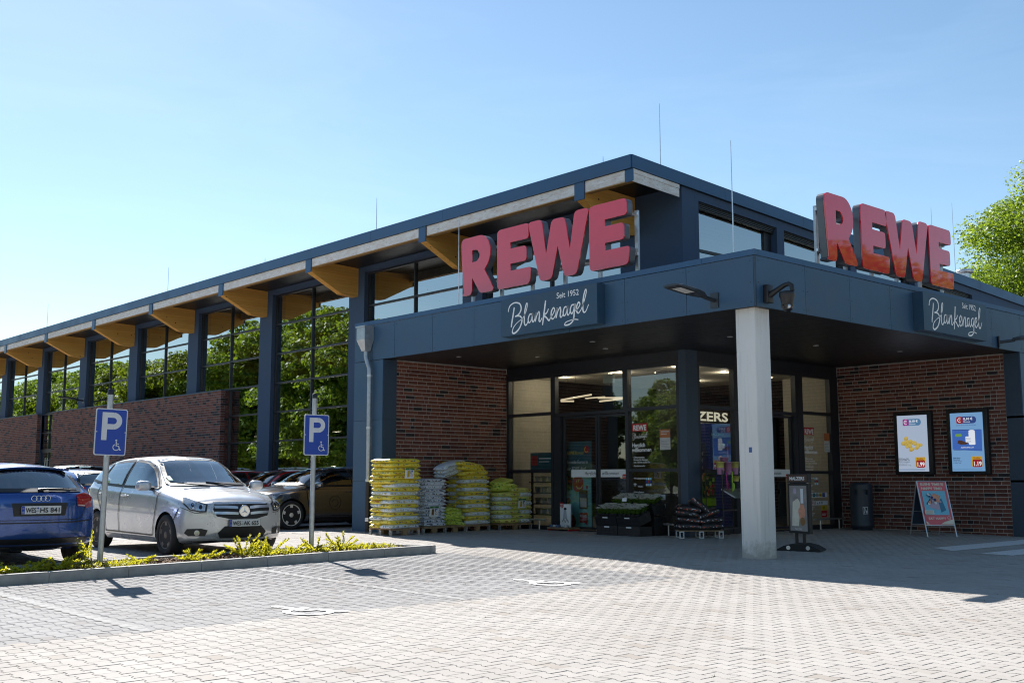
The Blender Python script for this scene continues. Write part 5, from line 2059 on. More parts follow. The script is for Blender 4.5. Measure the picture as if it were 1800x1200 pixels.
def potted(seed):
    r = random.Random(seed)
    lm, pm_, pt_ = MB(), MB(), MB()
    pt_.lathe([(0.035, 0), (0.048, 0.075), (0.050, 0.08), (0.044, 0.08)], 10)
    for k in range(46):
        a, e = r.uniform(0, 2 * PI), r.uniform(0.1, 1.2)
        d = Vector((math.cos(a), math.sin(a), e))
        leaf_quad(lm, Vector((0, 0, 0.07 + r.uniform(0, 0.05))), d, 0.028, r.uniform(0.05, 0.09), Vector((0, 0, 1)))
    for k in range(9):
        a, q = r.uniform(0, 2 * PI), r.uniform(0, 0.06)
        c = Vector((q * math.cos(a), q * math.sin(a), 0.15 + r.uniform(0, 0.03)))
        for j in range(5):
            b = j * 2 * PI / 5
            leaf_quad(pm_, c, Vector((math.cos(b), math.sin(b), 0.5)), 0.032, 0.042, Vector((0, 0, 1)))
    return lm, pm_, pt_


def plant_proto(seed):
    t = thing('potted_flower', 'x', 'potted plant', (0, 0, 0), 0, 'small white flowers in pots in the crates')
    lm, pm_, pt_ = potted(seed)
    pt_.build('pot', M['blackplastic'], t)
    lm.build('foliage', M['plantleaf'], t, kind='stuff')
    pm_.build('blossoms', M['petal'], t, kind='stuff')
    return t


protos = [plant_proto(s_) for s_ in (1, 2, 3)]
usedp = [False] * 3
tops = [(2.66, 5.36, zb + .197, 'front far'), (2.66, 4.76, zb + .197, 'front near'), (3.11, 5.36, zb + .389, 'back far'), (3.11, 4.76, zb + .389, 'back near')]
COLN = ['leftmost', 'second from the left', 'middle', 'second from the right', 'rightmost']
ROWN = ['first', 'second', 'third']
for (x, y, z, d) in tops:
    for i in range(3):
        for j in range(5):
            q = rs.randrange(3)
            o = copy_tree(protos[q]) if usedp[q] else protos[q]
            usedp[q] = True
            du, dz_ = 0.07 + i * 0.115 + rs.uniform(-.008, .008), 0.115
            o.location = (x + du * math.cos(.30) - dz_ * math.sin(.30), y + 0.07 + j * 0.11 + rs.uniform(-.008, .008), z + du * math.sin(.30) + dz_ * math.cos(.30))
            o.rotation_euler = (0, 0, rs.uniform(0, 6))
            o.scale = (1.35, 1.35, 1.3)
            o['label'] = 'white potted flower in the %s crate, %s row, %s' % (d, ROWN[i], COLN[4 - j])
t = thing('price_tag', 'small tilted white price tag among the flowers of the back crates', 'price tag', (3.08, 5.52, 0.66))
MB().tube([(0, 0, 0), (-0.02, 0, 0.10)], 0.004, 6).build('stake', M['blackplastic'], t)
MB().add([(-0.03, 0.06, 0.08), (-0.02, -0.06, 0.085), (-0.005, -0.055, 0.155), (-0.015, 0.065, 0.15)], [(0, 1, 2, 3), (3, 2, 1, 0)][:1]).build('card', M['white'], t)

# ================================================================== charcoal bags on a small display pallet
RZ = math.atan2(-0.52, 0.63)
t = thing('display_pallet', 'small display pallet with pale box feet under the charcoal bags', 'pallet', (2.80, 3.86, gz(2.8, 3.86)), RZ)
for i in range(4):
    MB().box(0, i * 0.11, 0.135, 0.86, i * 0.11 + 0.10, 0.152).build('deck_board', M['palletwood'], t)
for fx in (0.0, 0.385, 0.77):
    for fy in (0.0, 0.36):
        mb = MB().box(fx, fy, 0, fx + .018, fy + .05, .134).box(fx + .072, fy, 0, fx + .09, fy + .05, .134).box(fx + .0185, fy, 0, fx + .0715, fy + .05, .018).box(fx + .0185, fy, .116, fx + .0715, fy + .05, .134)
        mb.build('foot', M['whiteplastic'], t)
CB = [sack_mesh(0.46, 0.34, 0.15, M['sackblack'], 70 + s_) for s_ in range(3)]
bx_, by_ = 2.80, 3.86
k = 0
for (u, v, z, tilt, d) in ((.20, .2, .22, 0.05, 'bottom left'), (.64, .2, .22, -0.05, 'bottom right'), (.22, .22, .34, .1, 'second layer left'), (.64, .22, .34, -.1, 'second layer right'),
                           (.20, .22, .46, .15, 'third layer left'), (.58, .22, .46, -.35, 'third layer right, sliding down'), (.22, .22, .57, .12, 'topmost left with an orange band'), (.45, .22, .60, .7, 'topmost middle, standing askew')):
    x = bx_ + u * math.cos(RZ) - v * math.sin(RZ)
    y = by_ + u * math.sin(RZ) + v * math.cos(RZ)
    put_sack(CB[k % 3], x, y, gz(x, y) + z, RZ + rs.gauss(0, .08), 'black charcoal bag on the display pallet, ' + d, 'black charcoal bags', (rs.gauss(0, .1), tilt))
    k += 1

# ================================================================== rack with pots and scoops
M['pink'] = plain('pink_plastic', (0.55, 0.25, 0.42), 0.4)
M['yellowp'] = plain('pastel_yellow_plastic', (0.62, 0.58, 0.16), 0.4)
M['lime'] = plain('lime_plastic', (0.30, 0.56, 0.02), 0.35)
M['magenta'] = plain('magenta_plastic', (0.46, 0.05, 0.26), 0.35)
t = thing('display_rack', 'black wire rack with shelves left of the concrete column', 'rack', (4.0, 3.72, gz(4.2, 3.9)))
for fx in (0, 0.9):
    for fy in (0, 0.42):
        MB().tube([(fx, fy, 0), (fx, fy, 1.32)], 0.012, 8).build('post', M['blackplastic'], t)
for z in (0.14, 0.50, 1.20):
    mb = MB()
    mb.box(0.0, 0.01, z, 0.9, 0.02, z + 0.03).box(0, 0.40, z, 0.9, 0.41, z + 0.03)
    for k in range(13):
        mb.box(0.01 + k * 0.072, 0.0205, z + .008, 0.016 + k * 0.072, 0.3995, z + .014)
    mb.build('shelf', M['blackplastic'], t)
MB().tube([(0, 0.0, 1.02), (0.9, 0.0, 1.02)], 0.008, 6).build('hook_rail', M['blackplastic'], t)
MB().prism([(-0.30, 0.78), (-0.28, 0.76), (0.05, 0.92), (0.05, 0.95)], 'x', 0.02, 0.88).build('tilted_tray', M['steel'], t)
zr = gz(4.2, 3.9) + 1.20 + 0.031


def pot(x, y, z, a, b, label, h=0.20):
    t = thing('flower_pot', label, 'flower pot', (x, y, z), 0, 'pastel flower pots on the wire rack')
    if b is None:
        MB().lathe([(0.06, 0), (0.085, h), (0.09, h), (0.09, h + .012), (0.075, h + .012)], 16).build('pot_body', M[a], t)
    else:
        MB().lathe([(0.06, 0), (0.074, h * .55)], 16).build('lower_band', M[b], t)
        MB().lathe([(0.074, h * .55 + .0005), (0.085, h), (0.09, h), (0.09, h + .012), (0.075, h + .012)], 16).build('upper_band', M[a], t)


pot(4.10, 3.84, zr, 'yellowp', 'pink', 'yellow and pink pot at the left end of the top shelf', 0.24)
pot(4.36, 3.84, zr, 'pink', None, 'plain pink pot in the front row of the top shelf', 0.24)
pot(4.48, 4.02, zr + 0.08, 'pink', None, 'pink pot at the back of the top shelf', 0.26)
pot(4.64, 3.88, zr + 0.0, 'yellowp', 'pink', 'tall yellow and pink pot next to the column', 0.24)
pot(4.66, 3.88, zr - 0.14, 'yellowp', None, 'yellow pot hanging below the tall one next to the column', 0.12)


def scoop(x, y, z, m, label, rz, lean):
    t = thing('toy_spade', label, 'spade', (x, y, z), rz, 'plastic spades hanging on the wire rack')
    t.rotation_euler = (0, lean, rz)
    MB().tube([(0, 0, 0), (0, 0, -0.22)], [.011, .014], 8).build('shaft', M[m], t)
    MB().tube([(-.03, 0, 0.0), (.03, 0, 0.0)], .012, 8).build('grip', M[m], t)
    MB().add([(-.065, -.02, -.22), (0, .01, -.21), (.065, -.02, -.22), (.085, -.03, -.29), (.06, -.02, -.36), (0, .0, -.40), (-.06, -.02, -.36), (-.085, -.03, -.29), (0, .015, -.30)],
             [(0, 8, 1), (1, 8, 2), (2, 8, 3), (3, 8, 4), (4, 8, 5), (5, 8, 6), (6, 8, 7), (7, 8, 0)], 0, True).build('blade', M[m], t)


zh = gz(4.2, 3.7) + 1.28
scoop(4.20, 3.62, zh, 'lime', 'left lime green spade hanging on the rack', 0.3, 0.06)
scoop(4.47, 3.62, zh, 'lime', 'right lime green spade hanging on the rack', 0.2, -0.03)
scoop(4.03, 3.64, zh, 'magenta', 'magenta spade hanging behind the left lime spade', 0.5, -0.22)
t = thing('watering_can', 'lime green watering can on the lowest rack shelf beside the column', 'watering can', (4.86, 3.74, gz(4.8, 3.7) + 0.50 + 0.031))
MB().lathe([(0.10, 0), (0.105, 0.02), (0.095, 0.20), (0.06, 0.23)], 16).build('can_body', M['lime'], t)
MB().tube([(-0.09, 0, 0.05), (-0.2, 0, 0.16), (-0.27, 0, 0.27)], [.022, .016, .013], 8).build('spout', M['lime'], t)
MB().tube([(-0.02, 0, 0.22), (-0.02, 0, 0.31), (0.08, 0, 0.31), (0.14, 0, 0.20), (0.10, 0, 0.08)], .013, 8).build('handle', M['lime'], t)

# ================================================================== small sign with dog picture by the door
t = thing('small_display', 'small white display board with a dog picture beside the sliding door', 'display board', (3.40, 7.62, gz(3.4, 7.6)))
MB().box(-0.20, -0.32, 0.035, 0.16, 0.36, 0.075).build('base_board', M['palletwood'], t)
for y in (-.30, .34):
    MB().box(-.19, y - .015, 0, .15, y + .015, .034).build('skid', M['red'], t)
bb = MB().bbox(0.02, -0.16, 0.076, 0.05, 0.17, 0.58, 0.004).build('board', M['white'], t)
a = Art((0.019, 0.17, 0.076), (0, -1, 0), (0, 0, 1))
a.disc(.17, .40, .045, 'black', 12, .03)
a.poly([(.13, .38), (.20, .38), (.23, .18), (.10, .18)], plain('cool_grey_print', (0.5, 0.53, 0.58), .6))
a.line([(.08, .12), (.13, .18), (.17, .10), (.22, .18), (.27, .11)], .02, 'black')
a.rect(.0, .44, .12, .54, 'red')
a.poly([(.06, .44), (.10, .44), (.07, .40)], 'red')
a.rect(.02, .46, .10, .475, 'white'); a.rect(.02, .49, .10, .505, 'white', False)
a.build('print', bb)
for k, (x, y) in enumerate(((-.12, .28), (-.10, .20), (-.14, .06), (-.12, -.18))):
    o = MB().bbox(3.40 + x - .05, 7.62 + y - .03, gz(3.4, 7.6) + .0765, 3.40 + x + .05, 7.62 + y + .03, gz(3.4, 7.6) + .125, .006).build('pet_food_pack', M['whiteplastic'] if k % 2 else plain('blue_pack', (.08, .16, .34), .4))
    tag(o, ('first', 'second', 'third', 'fourth')[k] + ' small pack from the left on the base of the dog display', 'pack', 'small packs on the dog display')

# ================================================================== low bumper rails
for lab, a, b, ax in (('low steel rail before the left shop window', (3.38, 9.3), (3.38, 8.2), 'y'), ('low steel rail between the flower crates and the corner post', (3.40, 5.2), (3.40, 4.5), 'y'), ('low steel rail before the right shop window', (7.75, 4.05), (9.05, 4.05), 'x')):
    t = thing('bumper_rail', lab, 'rail', (0, 0, 0), 0, 'low steel rails along the shop windows')
    z = 0.07
    MB().tube([(a[0], a[1], z + .22), (b[0], b[1], z + .22)], .021, 12).build('rail', M['alu'], t)
    for s_ in (0.2, 0.8):
        x, y = a[0] + (b[0] - a[0]) * s_, a[1] + (b[1] - a[1]) * s_
        MB().tube([(x, y, z - .05), (x, y, z + .20)], .017, 10).build('post', M['alu'], t)

# ================================================================== litter bin
M['bin'] = plain('dark_blue_grey_bin', (0.030, 0.042, 0.062), 0.4, var=0.15)
cx, cy = 8.62, 3.36
z = gz(cx, cy)
t = thing('litter_bin', 'dark round litter bin standing against the right brick flank', 'litter bin', (cx, cy, z))
R = 0.255
bd = MB().lathe([(R * .86, 0), (R * .86, .05), (R, .07), (R, .12), (R * .97, .14), (R * .97, .66)], 28).build('bin_body', M['bin'], t)
hd = MB()
n = 28
for k in range(n):
    a0, a1 = 2 * PI * k / n, 2 * PI * (k + 1) / n
    am = math.degrees((a0 + a1) / 2) % 360
    segs = [(.66, .79), (.90, 1.0)] if 175 < am < 250 else [(.66, 1.0)]
    for (za, zb_) in segs:
        hd.add([(R * .97 * math.cos(a0), R * .97 * math.sin(a0), za), (R * .97 * math.cos(a1), R * .97 * math.sin(a1), za), (R * .97 * math.cos(a1), R * .97 * math.sin(a1), zb_), (R * .97 * math.cos(a0), R * .97 * math.sin(a0), zb_)], [(0, 1, 2, 3)], 0, True)
hd.lathe([(R * .99, 1.0), (R * 1.0, 1.012), (R * .80, 1.05), (0.0, 1.06)], 28)
hd.lathe([(R * .80, .70), (R * .80, 1.0)], 20)
hd.build('bin_hood', M['bin'], t)
al = math.radians(228)
ac = Vector((math.cos(al), math.sin(al), 0))
a = Art(ac * (R * .985) + Vector((0, 0, .44)), Vector((0, 0, 1)).cross(ac), (0, 0, 1))
a.rrect(-.055, -.08, .055, .08, .012, 'white')
a.rrect(-.047, -.072, .047, .072, .008, 'bin')
a.disc(-.012, .045, .013, 'white', 10)
a.line([(-.012, .03), (-.012, -.02), (-.025, -.06)], .017, 'white')
a.line([(-.01, .02), (.018, .01)], .011, 'white')
a.rect(.012, -.06, .038, -.008, 'white')
a.build('litter_symbol', bd)

# ================================================================== A-board
M['posterpink'] = plain('coral_poster', (0.82, 0.16, 0.19), 0.5, var=0.03)
M['sky_poster'] = plain('turquoise_poster', (0.22, 0.60, 0.78), 0.5, var=0.05)
M['navy'] = plain('navy_print', (0.02, 0.04, 0.16), 0.5)
M['salmon'] = plain('salmon_print', (0.80, 0.36, 0.22), 0.5, var=0.2, scale=30)
M['cream'] = plain('cream_print', (0.86, 0.79, 0.64), 0.5)
M['lilac'] = plain('lilac_print', (0.55, 0.44, 0.56), 0.5)
M['gold'] = plain('gold_print', (0.60, 0.34, 0.03), 0.5)
M['greyprint'] = plain('grey_print', (0.30, 0.31, 0.33), 0.5)
fl, frr = Vector((7.34, 1.157, gz(7.34, 1.157))), Vector((7.894, 0.816, gz(7.9, .8)))
t = thing('pavement_sign', 'pink and turquoise sushi A-board under the two screens', 'A-board', fl)
u = (frr - fl).normalized()
nb = Vector((0, 0, 1)).cross(u).normalized()          # towards the wall
wA = (frr - fl).length
top = nb * 0.33 + Vector((0, 0, 1.12))
vdir = top.normalized()
Lh = top.length
nrm = u.cross(vdir)
def aboard(sgn):
    o0 = Vector((0, 0, 0)) if sgn > 0 else nb * 0.66
    vd = vdir if sgn > 0 else (nb * 0.33 + Vector((0, 0, 1.12)) - nb * 0.66).normalized()
    return o0, vd
for sgn, nm in ((1, 'front_frame'), (-1, 'rear_frame')):
    o0, vd = aboard(sgn)
    mb = MB()
    fr_pts = [o0 + vd * 0.24, o0 + vd * 0.24 + u * wA, o0 + vd * Lh + u * wA, o0 + vd * Lh]
    for p, q in zip(fr_pts, fr_pts[1:] + fr_pts[:1]):
        mb.tube([p, q], 0.016, 8)
    fo_ = mb.build(nm, M['alu'], t)
    for e in (0.0, wA):
        MB().tube([o0 + u * e, o0 + u * e + vd * 0.25], 0.013, 8).build('leg', M['alu'], fo_)
    nn = u.cross(vd)
    pn = MB()
    off = nn * (-0.006)
    pn.add([tuple(p + off) for p in fr_pts] + [tuple(p + off + nn * 0.008) for p in fr_pts], [(0, 3, 2, 1), (4, 5, 6, 7)])
    pn.build('poster_panel', M['clad2'] if sgn < 0 else M['posterpink'], fo_)
MB().tube([vdir * Lh * .45 + u * .02, nb * .66 + (aboard(-1)[1]) * Lh * .45 + u * .02], .006, 6).build('spreader', M['alu'], t)
a = Art(vdir * 0.255 + nrm * 0.006 + u * 0.012, u, vdir)
w, h = wA - 0.024, Lh - 0.27
a.text('SUSHI TIME IS', w / 2, h - .075, .072, 'cream', weight=.003, width=w * .84)
a.text('HAPPY TIME!', w / 2 - .02, h - .165, .072, 'cream', weight=.003, width=w * .74)
a.rect(.05, .20, w - .05, h - .19, 'sky_poster')
r_ = random.Random(8)
a.poly([(.07, .24), (.25, .30), (.34, .60), (.2, .66), (.09, .5)], 'sky_poster')
for (p, m) in (([(.10, .43), (.26, .36), (.36, .50), (.24, .58)], 'navy'), ([(.14, .36), (.38, .30), (.44, .42), (.28, .50)], 'lilac'), ([(.40, .25), (.52, .30), (.46, .55), (.38, .50)], plain('teal_print', (.05, .22, .36), .5)), ([(.20, .50), (.40, .46), (.45, .60), (.30, .66)], 'salmon')):
    a.poly(p, m)
for k in range(16):
    a.disc(.15 + r_.random() * .30, .40 + r_.random() * .24, .018 + r_.random() * .016, r_.choice(['salmon', 'cream', 'gold', 'lilac', 'white', 'navy']), 10)
a.line([(.13, .62), (.32, .47)], .012, 'navy')
a.rect(.02, .21, .22, .29, 'cream')
for k in range(3): a.rect(.035, .225 + k * .02, .20, .231 + k * .02, 'greyprint', k == 0)
a.text('EAT HAPPY', w / 2 - .05, .095, .068, 'cream', weight=.002, width=w * .62)
a.poly([(w * .50, 0), (w, 0), (w, .10), (w * .86, .085), (w * .66, .05)], 'cream')
a.poly([(0, 0), (.07, 0), (.03, .05), (0, .06)], 'cream')
a.line(arc(w - .10, .13, .035, 0, 360, 14)[:-1], .006, 'cream', True)
a.line(arc(w - .10, .13, .018, 200, 340, 8), .006, 'cream')
a.build('poster_print', t)

# ================================================================== bakery stand behind the column
t = thing('poster_stand', 'black bakery poster stand on a rounded rubber base right of the column', 'poster stand', (2.06, 0.66, gz(2.06, .66)))
bs = MB()
pts = [(-.36, 0), (.36, 0), (.36, .02), (.24, .085), (.10, .115), (-.10, .115), (-.24, .085), (-.36, .02)]
M_ = Matrix.Rotation(math.atan2(-.61, .24), 4, 'Z')
bs.prism(pts, 'y', -.26, .26).xform(M_)
bs.build('rubber_base', M['rubber'], t)
for s_ in (-.16, .16):
    MB().lathe([(.035, 0), (.035, .006)], 12, (0, 0, 0), 'y').xform(M_ @ Matrix.Translation((s_ , -.262, .055)) ).build('base_cap', M['alu'], t)
pu = Vector((.39, .92, 0)).normalized()                   # along the panel, to the far side
pn_ = Vector((-.92, .39, 0))
for s_ in (-.10, .12):
    MB().tube([pu * s_ + Vector((0, 0, .10)), pu * s_ + Vector((0, 0, .30))], .028, 10).build('post', M['blackplastic'], t)
def slab(o, a, b, wid, hei, th, m, name, par):
    n = a.cross(b)
    c = [o + a * u_ + b * v_ + n * d for u_ in (0, wid) for v_ in (0, hei) for d in (-th, 0)]
    return MB().add([tuple(p) for p in c], [(0, 2, 3, 1), (4, 5, 7, 6), (0, 1, 5, 4), (2, 6, 7, 3), (0, 4, 6, 2), (1, 3, 7, 5)]).build(name, m, par)
zv = Vector((0, 0, 1))
# seen from its front the panel runs from the near (camera left) edge; front normal = pn_
pa = -pu
o0 = pu * 0.30 + Vector((0, 0, .28))
ps = slab(o0 + pn_ * .03, pa, zv, .60, .83, .06, M['blackplastic'], 'poster_case', t)
hd_ = slab(o0 + pn_ * .035 + zv * .84, pa, zv, .60, .145, .07, M['blackplastic'], 'header', t)
a = Art(o0 + pn_ * .031, pa, zv)
a.rect(.05, .04, .55, .79, plain('warm_grey_poster', (.34, .31, .29), .4, var=.2))
a.poly([(.10, .12), (.30, .12), (.36, .40), (.30, .58), (.14, .52)], 'cream')
a.disc(.40, .36, .10, 'salmon', 16, .13); a.disc(.27, .48, .09, 'cream', 16)
a.disc(.42, .20, .07, plain('toast_print', (.34, .17, .05), .5), 14)
a.rect(.38, .50, .46, .74, 'white')
a.disc(.22, .70, .05, 'lilac', 12)
a.text('MALZERS', .30, .055, .05, 'white')
a.build('poster_print', ps)
a = Art(o0 + pn_ * .036 + zv * .84, pa, zv)
a.rect(.02, .015, .58, .13, plain('brown_header_print', (.11, .055, .04), .5, var=.3))
a.text('MALZERS', .29, .045, .075, 'white', weight=.003, width=.44)
a.build('header_print', hd_)

# ================================================================== screens on the right brick flank
def scr(name, col, k=0.9):
    return glow(name, col, k * 0.5)
M['s_bg1'] = scr('lit_screen_pale', (0.50, 0.60, 0.78), .62)
M['s_bg2'] = scr('lit_screen_blue', (0.22, 0.45, 0.78), .62)
M['s_white'] = scr('lit_white', (0.85, 0.9, 1.0), .72)
M['s_navy'] = scr('lit_navy', (0.03, 0.07, 0.28), .6)
M['s_blue'] = scr('lit_wrapper_blue', (0.06, 0.17, 0.62), .6)
M['s_steel'] = scr('lit_steel_blue', (0.10, 0.26, 0.48), .6)
M['s_mag'] = scr('lit_magenta', (0.42, 0.03, 0.30), .6)
M['s_red'] = scr('lit_red', (0.40, 0.012, 0.015), .6)
M['s_gold'] = scr('lit_gold', (0.70, 0.42, 0.02), .6)
M['s_potato'] = scr('lit_potato', (0.70, 0.52, 0.12), .62)
M['s_potato2'] = scr('lit_potato_shade', (0.50, 0.33, 0.05), .6)
M['s_brown'] = scr('lit_chocolate', (0.09, 0.035, 0.02), .6)
M['s_black'] = scr('lit_black', (0.02, 0.025, 0.04), .5)
M['s_green'] = scr('lit_green', (0.20, 0.42, 0.08), .6)


def screen(label, y1, y0, pic):
    t = thing('advert_screen', label, 'screen', (9.20, 0, 0), 0, 'lit advert screens on the brick flank')
    z0, z1 = 1.285, 2.69
    c = MB().bbox(-.115, y0 - .09, z0, .01, y1 + .09, z1, .012).build('case', M['blackplastic'], t)
    w, h = y1 - y0, 2.604 - 1.355
    a = Art((-.1165, y1, 1.355), (0, -1, 0), (0, 0, 1))
    a.rect(0, 0, w, h, 's_bg1' if pic == 1 else 's_bg2')
    # bonus badge
    b0 = h - .23
    a.rrect(.14, b0, w - .14, b0 + .15, .07, 's_steel' if pic == 1 else 's_navy')
    a.rrect(.14, b0, .28, b0 + .15, .03, 's_mag' if pic == 1 else 's_red')
    a.line(arc(.215, b0 + .075, .042, 60, 300, 12), .014, 's_white')
    a.line([(.205, b0 + .09), (.215, b0 + .07), (.235, b0 + .095)], .010, 's_white')
    a.text('0,10 €', .30, b0 + .075, .07, 's_white', 'LEFT', weight=.002, width=.20)
    a.text('Bonus', .30, b0 + .02, .052, 's_white', 'LEFT', width=.14)
    if pic == 1:
        r = random.Random(2)
        for k in range(26):
            q = r.random() * 2 * PI
            rr = r.random() ** .5
            x_, y_ = w / 2 + .20 * rr * math.cos(q), .63 + .15 * rr * math.sin(q)
            a.disc(x_, y_ - .006, .048, 's_potato2', 12, .036)
            a.disc(x_, y_, .043, 's_potato', 12, .032)
        lines = ['REWE Beste Wahl', 'Speisekartoffeln, aus', 'Hessen, vorwiegend', 'festkochend, Kl. I,', 'Deutschland, je 1,5 kg']
        pr = ('Knaller', '1.99')
    else:
        a.poly([(.03, .47), (w - .04, .42), (w - .03, .88), (.04, .90)], 's_blue')
        a.rect(.05, .45, w - .05, .46, 's_navy'); a.rect(.05, .875, w - .05, .885, 's_navy', False)
        a.rrect(.40, .56, .54, .84, .02, 's_white')
        a.disc(.47, .85, .07, 's_white', 14, .03)
        a.rrect(.33, .60, .47, .74, .01, 's_white')
        a.text('Ritter', .40, .68, .042, 's_navy', width=.10)
        a.text('sport', .40, .62, .042, 's_navy', width=.10)
        a.rrect(.11, .74, .25, .80, .02, 's_green')
        a.poly([(.14, .60), (.22, .57), (.34, .57), (.40, .60), (.30, .63), (.24, .66)], 's_brown')
        a.disc(.20, .635, .045, 's_brown', 10, .03)
        a.text('ALPENMILCH', .36, .49, .045, 's_white', width=.28)
        a.text('Sammle Euros in der REWE App!', w / 2, b0 - .045, .03, 's_navy', width=.44)
        lines = ['Ritter Sport', 'Schokolade', 'versch. Sorten,', 'je 100 g Tafel']
        pr = ('Knaller', '1.19')
    for k, ln in enumerate(lines):
        a.text(ln, .04, .275 - k * .036, .032, 's_black', 'LEFT', weight=.001 if k < 2 else 0)
    a.rect(w - .27, .10, w - .04, .315, 's_gold')
    a.text(pr[0], w - .155, .265, .045, 's_red', weight=.001, width=.15)
    a.rrect(w - .25, .085, w - .05, .25, .03, 's_red')
    a.text(pr[1], w - .15, .115, .125, 's_white', weight=.004, width=.165)
    for k in range(2): a.rect(.03, .028 + k * .018, w - .05, .034 + k * .018, 's_steel', k == 0)
    a.build('screen_image', c)
    for yy in (y1 + .06, y0 - .06):
        pass
    return t


screen('left lit screen with potatoes and the price 1.99', 2.661, 1.950, 1)
screen('right lit screen with a blue chocolate bar and the price 1.19', 1.418, 0.700, 2)

# ================================================================== prints on the glass
def px_frame_x(kx, ky):     # shop window beside the doors
    y = 5.821 - (kx - 800) * 0.0045
    z = 2.683 - (ky - 350 + (kx - 800) * 0.050) * 0.00338
    return y, z


M['orangeprint'] = plain('orange_notice', (0.50, 0.16, 0.05), .5)
M['paper'] = plain('paper_white', (0.60, 0.58, 0.55), .6)
M['yellowprint'] = plain('yellow_print', (0.66, 0.50, 0.03), .5)
M['tealprint'] = plain('teal_poster_top', (0.02, 0.13, 0.165), .5)
M['teallight'] = plain('teal_poster_bottom', (0.26, 0.66, 0.62), .5, var=.1, scale=1)
M['bonusyellow'] = plain('bonus_yellow', (0.85, 0.70, 0.08), .5)


def welcome(par, o, a, W_):
    """stickers of the entrance window; u to the right and v up in metres from the lower left pane corner (v=0 at the floor)"""
    L = 0.10
    N = lambda: Art(o, a, (0, 0, 1), step=0.0006)
    A = N()
    A.rect(L, 2.20, L + .42, 2.37, 'red')
    A.text('REWE', L + .21, 2.225, .155, 'white', weight=.006, width=.36)
    A.build('logo_sticker', par)
    A = N()
    script_name(A, L - .01, 2.03, .043, 'white', 1.1, 2)
    A.text('Seit 1952', L + .36, 2.125, .035, 'white')
    A.build('name_sticker', par)['kind'] = 'stuff'
    A = N()
    A.text('Herzlich', L - .01, 1.875, .115, 'white', 'LEFT', weight=.004, width=.36)
    A.text('willkommen', L - .01, 1.775, .115, 'white', 'LEFT', weight=.004, width=.54)
    A.build('greeting_sticker', par)
    A = N()
    for k, ln in enumerate(('· Öffnungszeiten', '  Montag bis Samstag', '  von 7.00 bis 22.00 Uhr')):
        A.text(ln, L, 1.64 - k * .052, .05, 'white', 'LEFT', weight=.001)
    A.text('· Getränkemarkt', L, 1.46, .05, 'white', 'LEFT', weight=.001)
    A.text('· Bäckerei & Café', L, 1.39, .045, 'white', 'LEFT', weight=.001)
    A.text('· Wir akzeptieren', L, 1.20, .05, 'white', 'LEFT', weight=.001)
    for i in range(3):
        for j in range(3):
            A.rect(L + .36 + i * .055, 1.06 + j * .062, L + .405 + i * .055, 1.105 + j * .062, ('white', 'signblue', 'sky_poster', 'red')[(i * 2 + j) % 4], i == 0 and j == 0)
    for k, rr in enumerate((.055, .035)): A.line(arc(L + .06, 1.05, rr, 45, 135, 8), .014, 'white')
    A.disc(L + .06, 1.05, .010, 'white', 8)
    A.text('WLAN', L + .14, 1.03, .045, 'white', 'LEFT', weight=.001)
    A.text('· Unsere Partner', L, .915, .045, 'white', 'LEFT', weight=.001)
    A.build('opening_hours_sticker', par)
    A = N()
    w2 = min(.98, W_ - .02)
    A.rect(.0, .775, w2, .885, 'white')
    for k, m in enumerate(('signblue', 'yellowprint', 'tealprint', 'greyprint', 'yellowprint', 'signblue')):
        A.rect(.10 + k * .135 * w2, .785, .10 + k * .135 * w2 + .115 * w2, .875, m, k == 0)
        A.rect(.115 + k * .135 * w2, .82, .10 + k * .135 * w2 + .10 * w2, .842, 'white' if k not in (1, 4) else 'red', False) if k else None
    A.build('partner_strip', par)
    A = N()
    A.text('· Bitte beachten Sie', L, .715, .04, 'white', 'LEFT', weight=.001)
    A.rect(-.02, .60, w2, .695, 'white')
    for k in range(4):
        A.line(arc(.155 + k * .095, .648, .036, 0, 360, 14)[:-1], .009, 'red', True)
        A.line([(.155 + k * .095 - .02, .628), (.155 + k * .095 + .02, .668)], .009, 'red')
        A.rect(.145 + k * .095, .635, .165 + k * .095, .662, 'black')
    for k in range(3): A.rect(.52 + k * .09, .625, .57 + k * .09, .66 + .012 * k, 'greyprint', k == 0)
    A.build('rules_strip', par)
    return N()


A = welcome(fo2, (GX - 0.0665 + 0.06, 5.83, 0), (0, -1, 0), 1.4)
A.rect(.86, 1.80, 1.14, 2.22, 'paper')
A.rect(.86, 2.05, 1.14, 2.22, 'orangeprint')
A.rect(.89, 2.165, 1.11, 2.185, 'paper'); A.rect(.89, 2.12, 1.05, 2.135, 'paper', False)
for k in range(5): A.rect(.89, 1.84 + k * .035, 1.11 - .05 * (k % 2), 1.85 + k * .035, 'greyprint', k == 0)
A.build('notice_sheet', fo2)
A = welcome(fo6, (7.70, GY - 0.0065, 0), (1, 0, 0), 1.2)
A.rect(.93, 1.82, 1.16, 2.26, 'paper'); A.rect(.93, 2.08, 1.16, 2.26, 'orangeprint')
for k in range(5): A.rect(.955, 1.86 + k * .035, 1.14 - .04 * (k % 2), 1.87 + k * .035, 'greyprint', k == 0)
A.build('notice_sheet', fo6)
A = Art((7.70, GY - 0.0065, 0), (1, 0, 0), (0, 0, 1), step=0.0006)
A.rect(.70, .48, .93, .595, 'yellowprint'); A.disc(.815, .537, .035, 'black', 12); A.disc(.815, .537, .022, 'yellowprint', 12)
A.rect(.70, .32, .93, .475, 'red'); A.rect(.73, .39, .90, .405, 'white'); A.rect(.73, .36, .87, .372, 'white', False)
for k in range(6): A.rect(.12, .54 - k * .045, .42 - .06 * (k % 3), .556 - k * .045, 'white', k == 0)
A.build('warning_sticker', fo6)

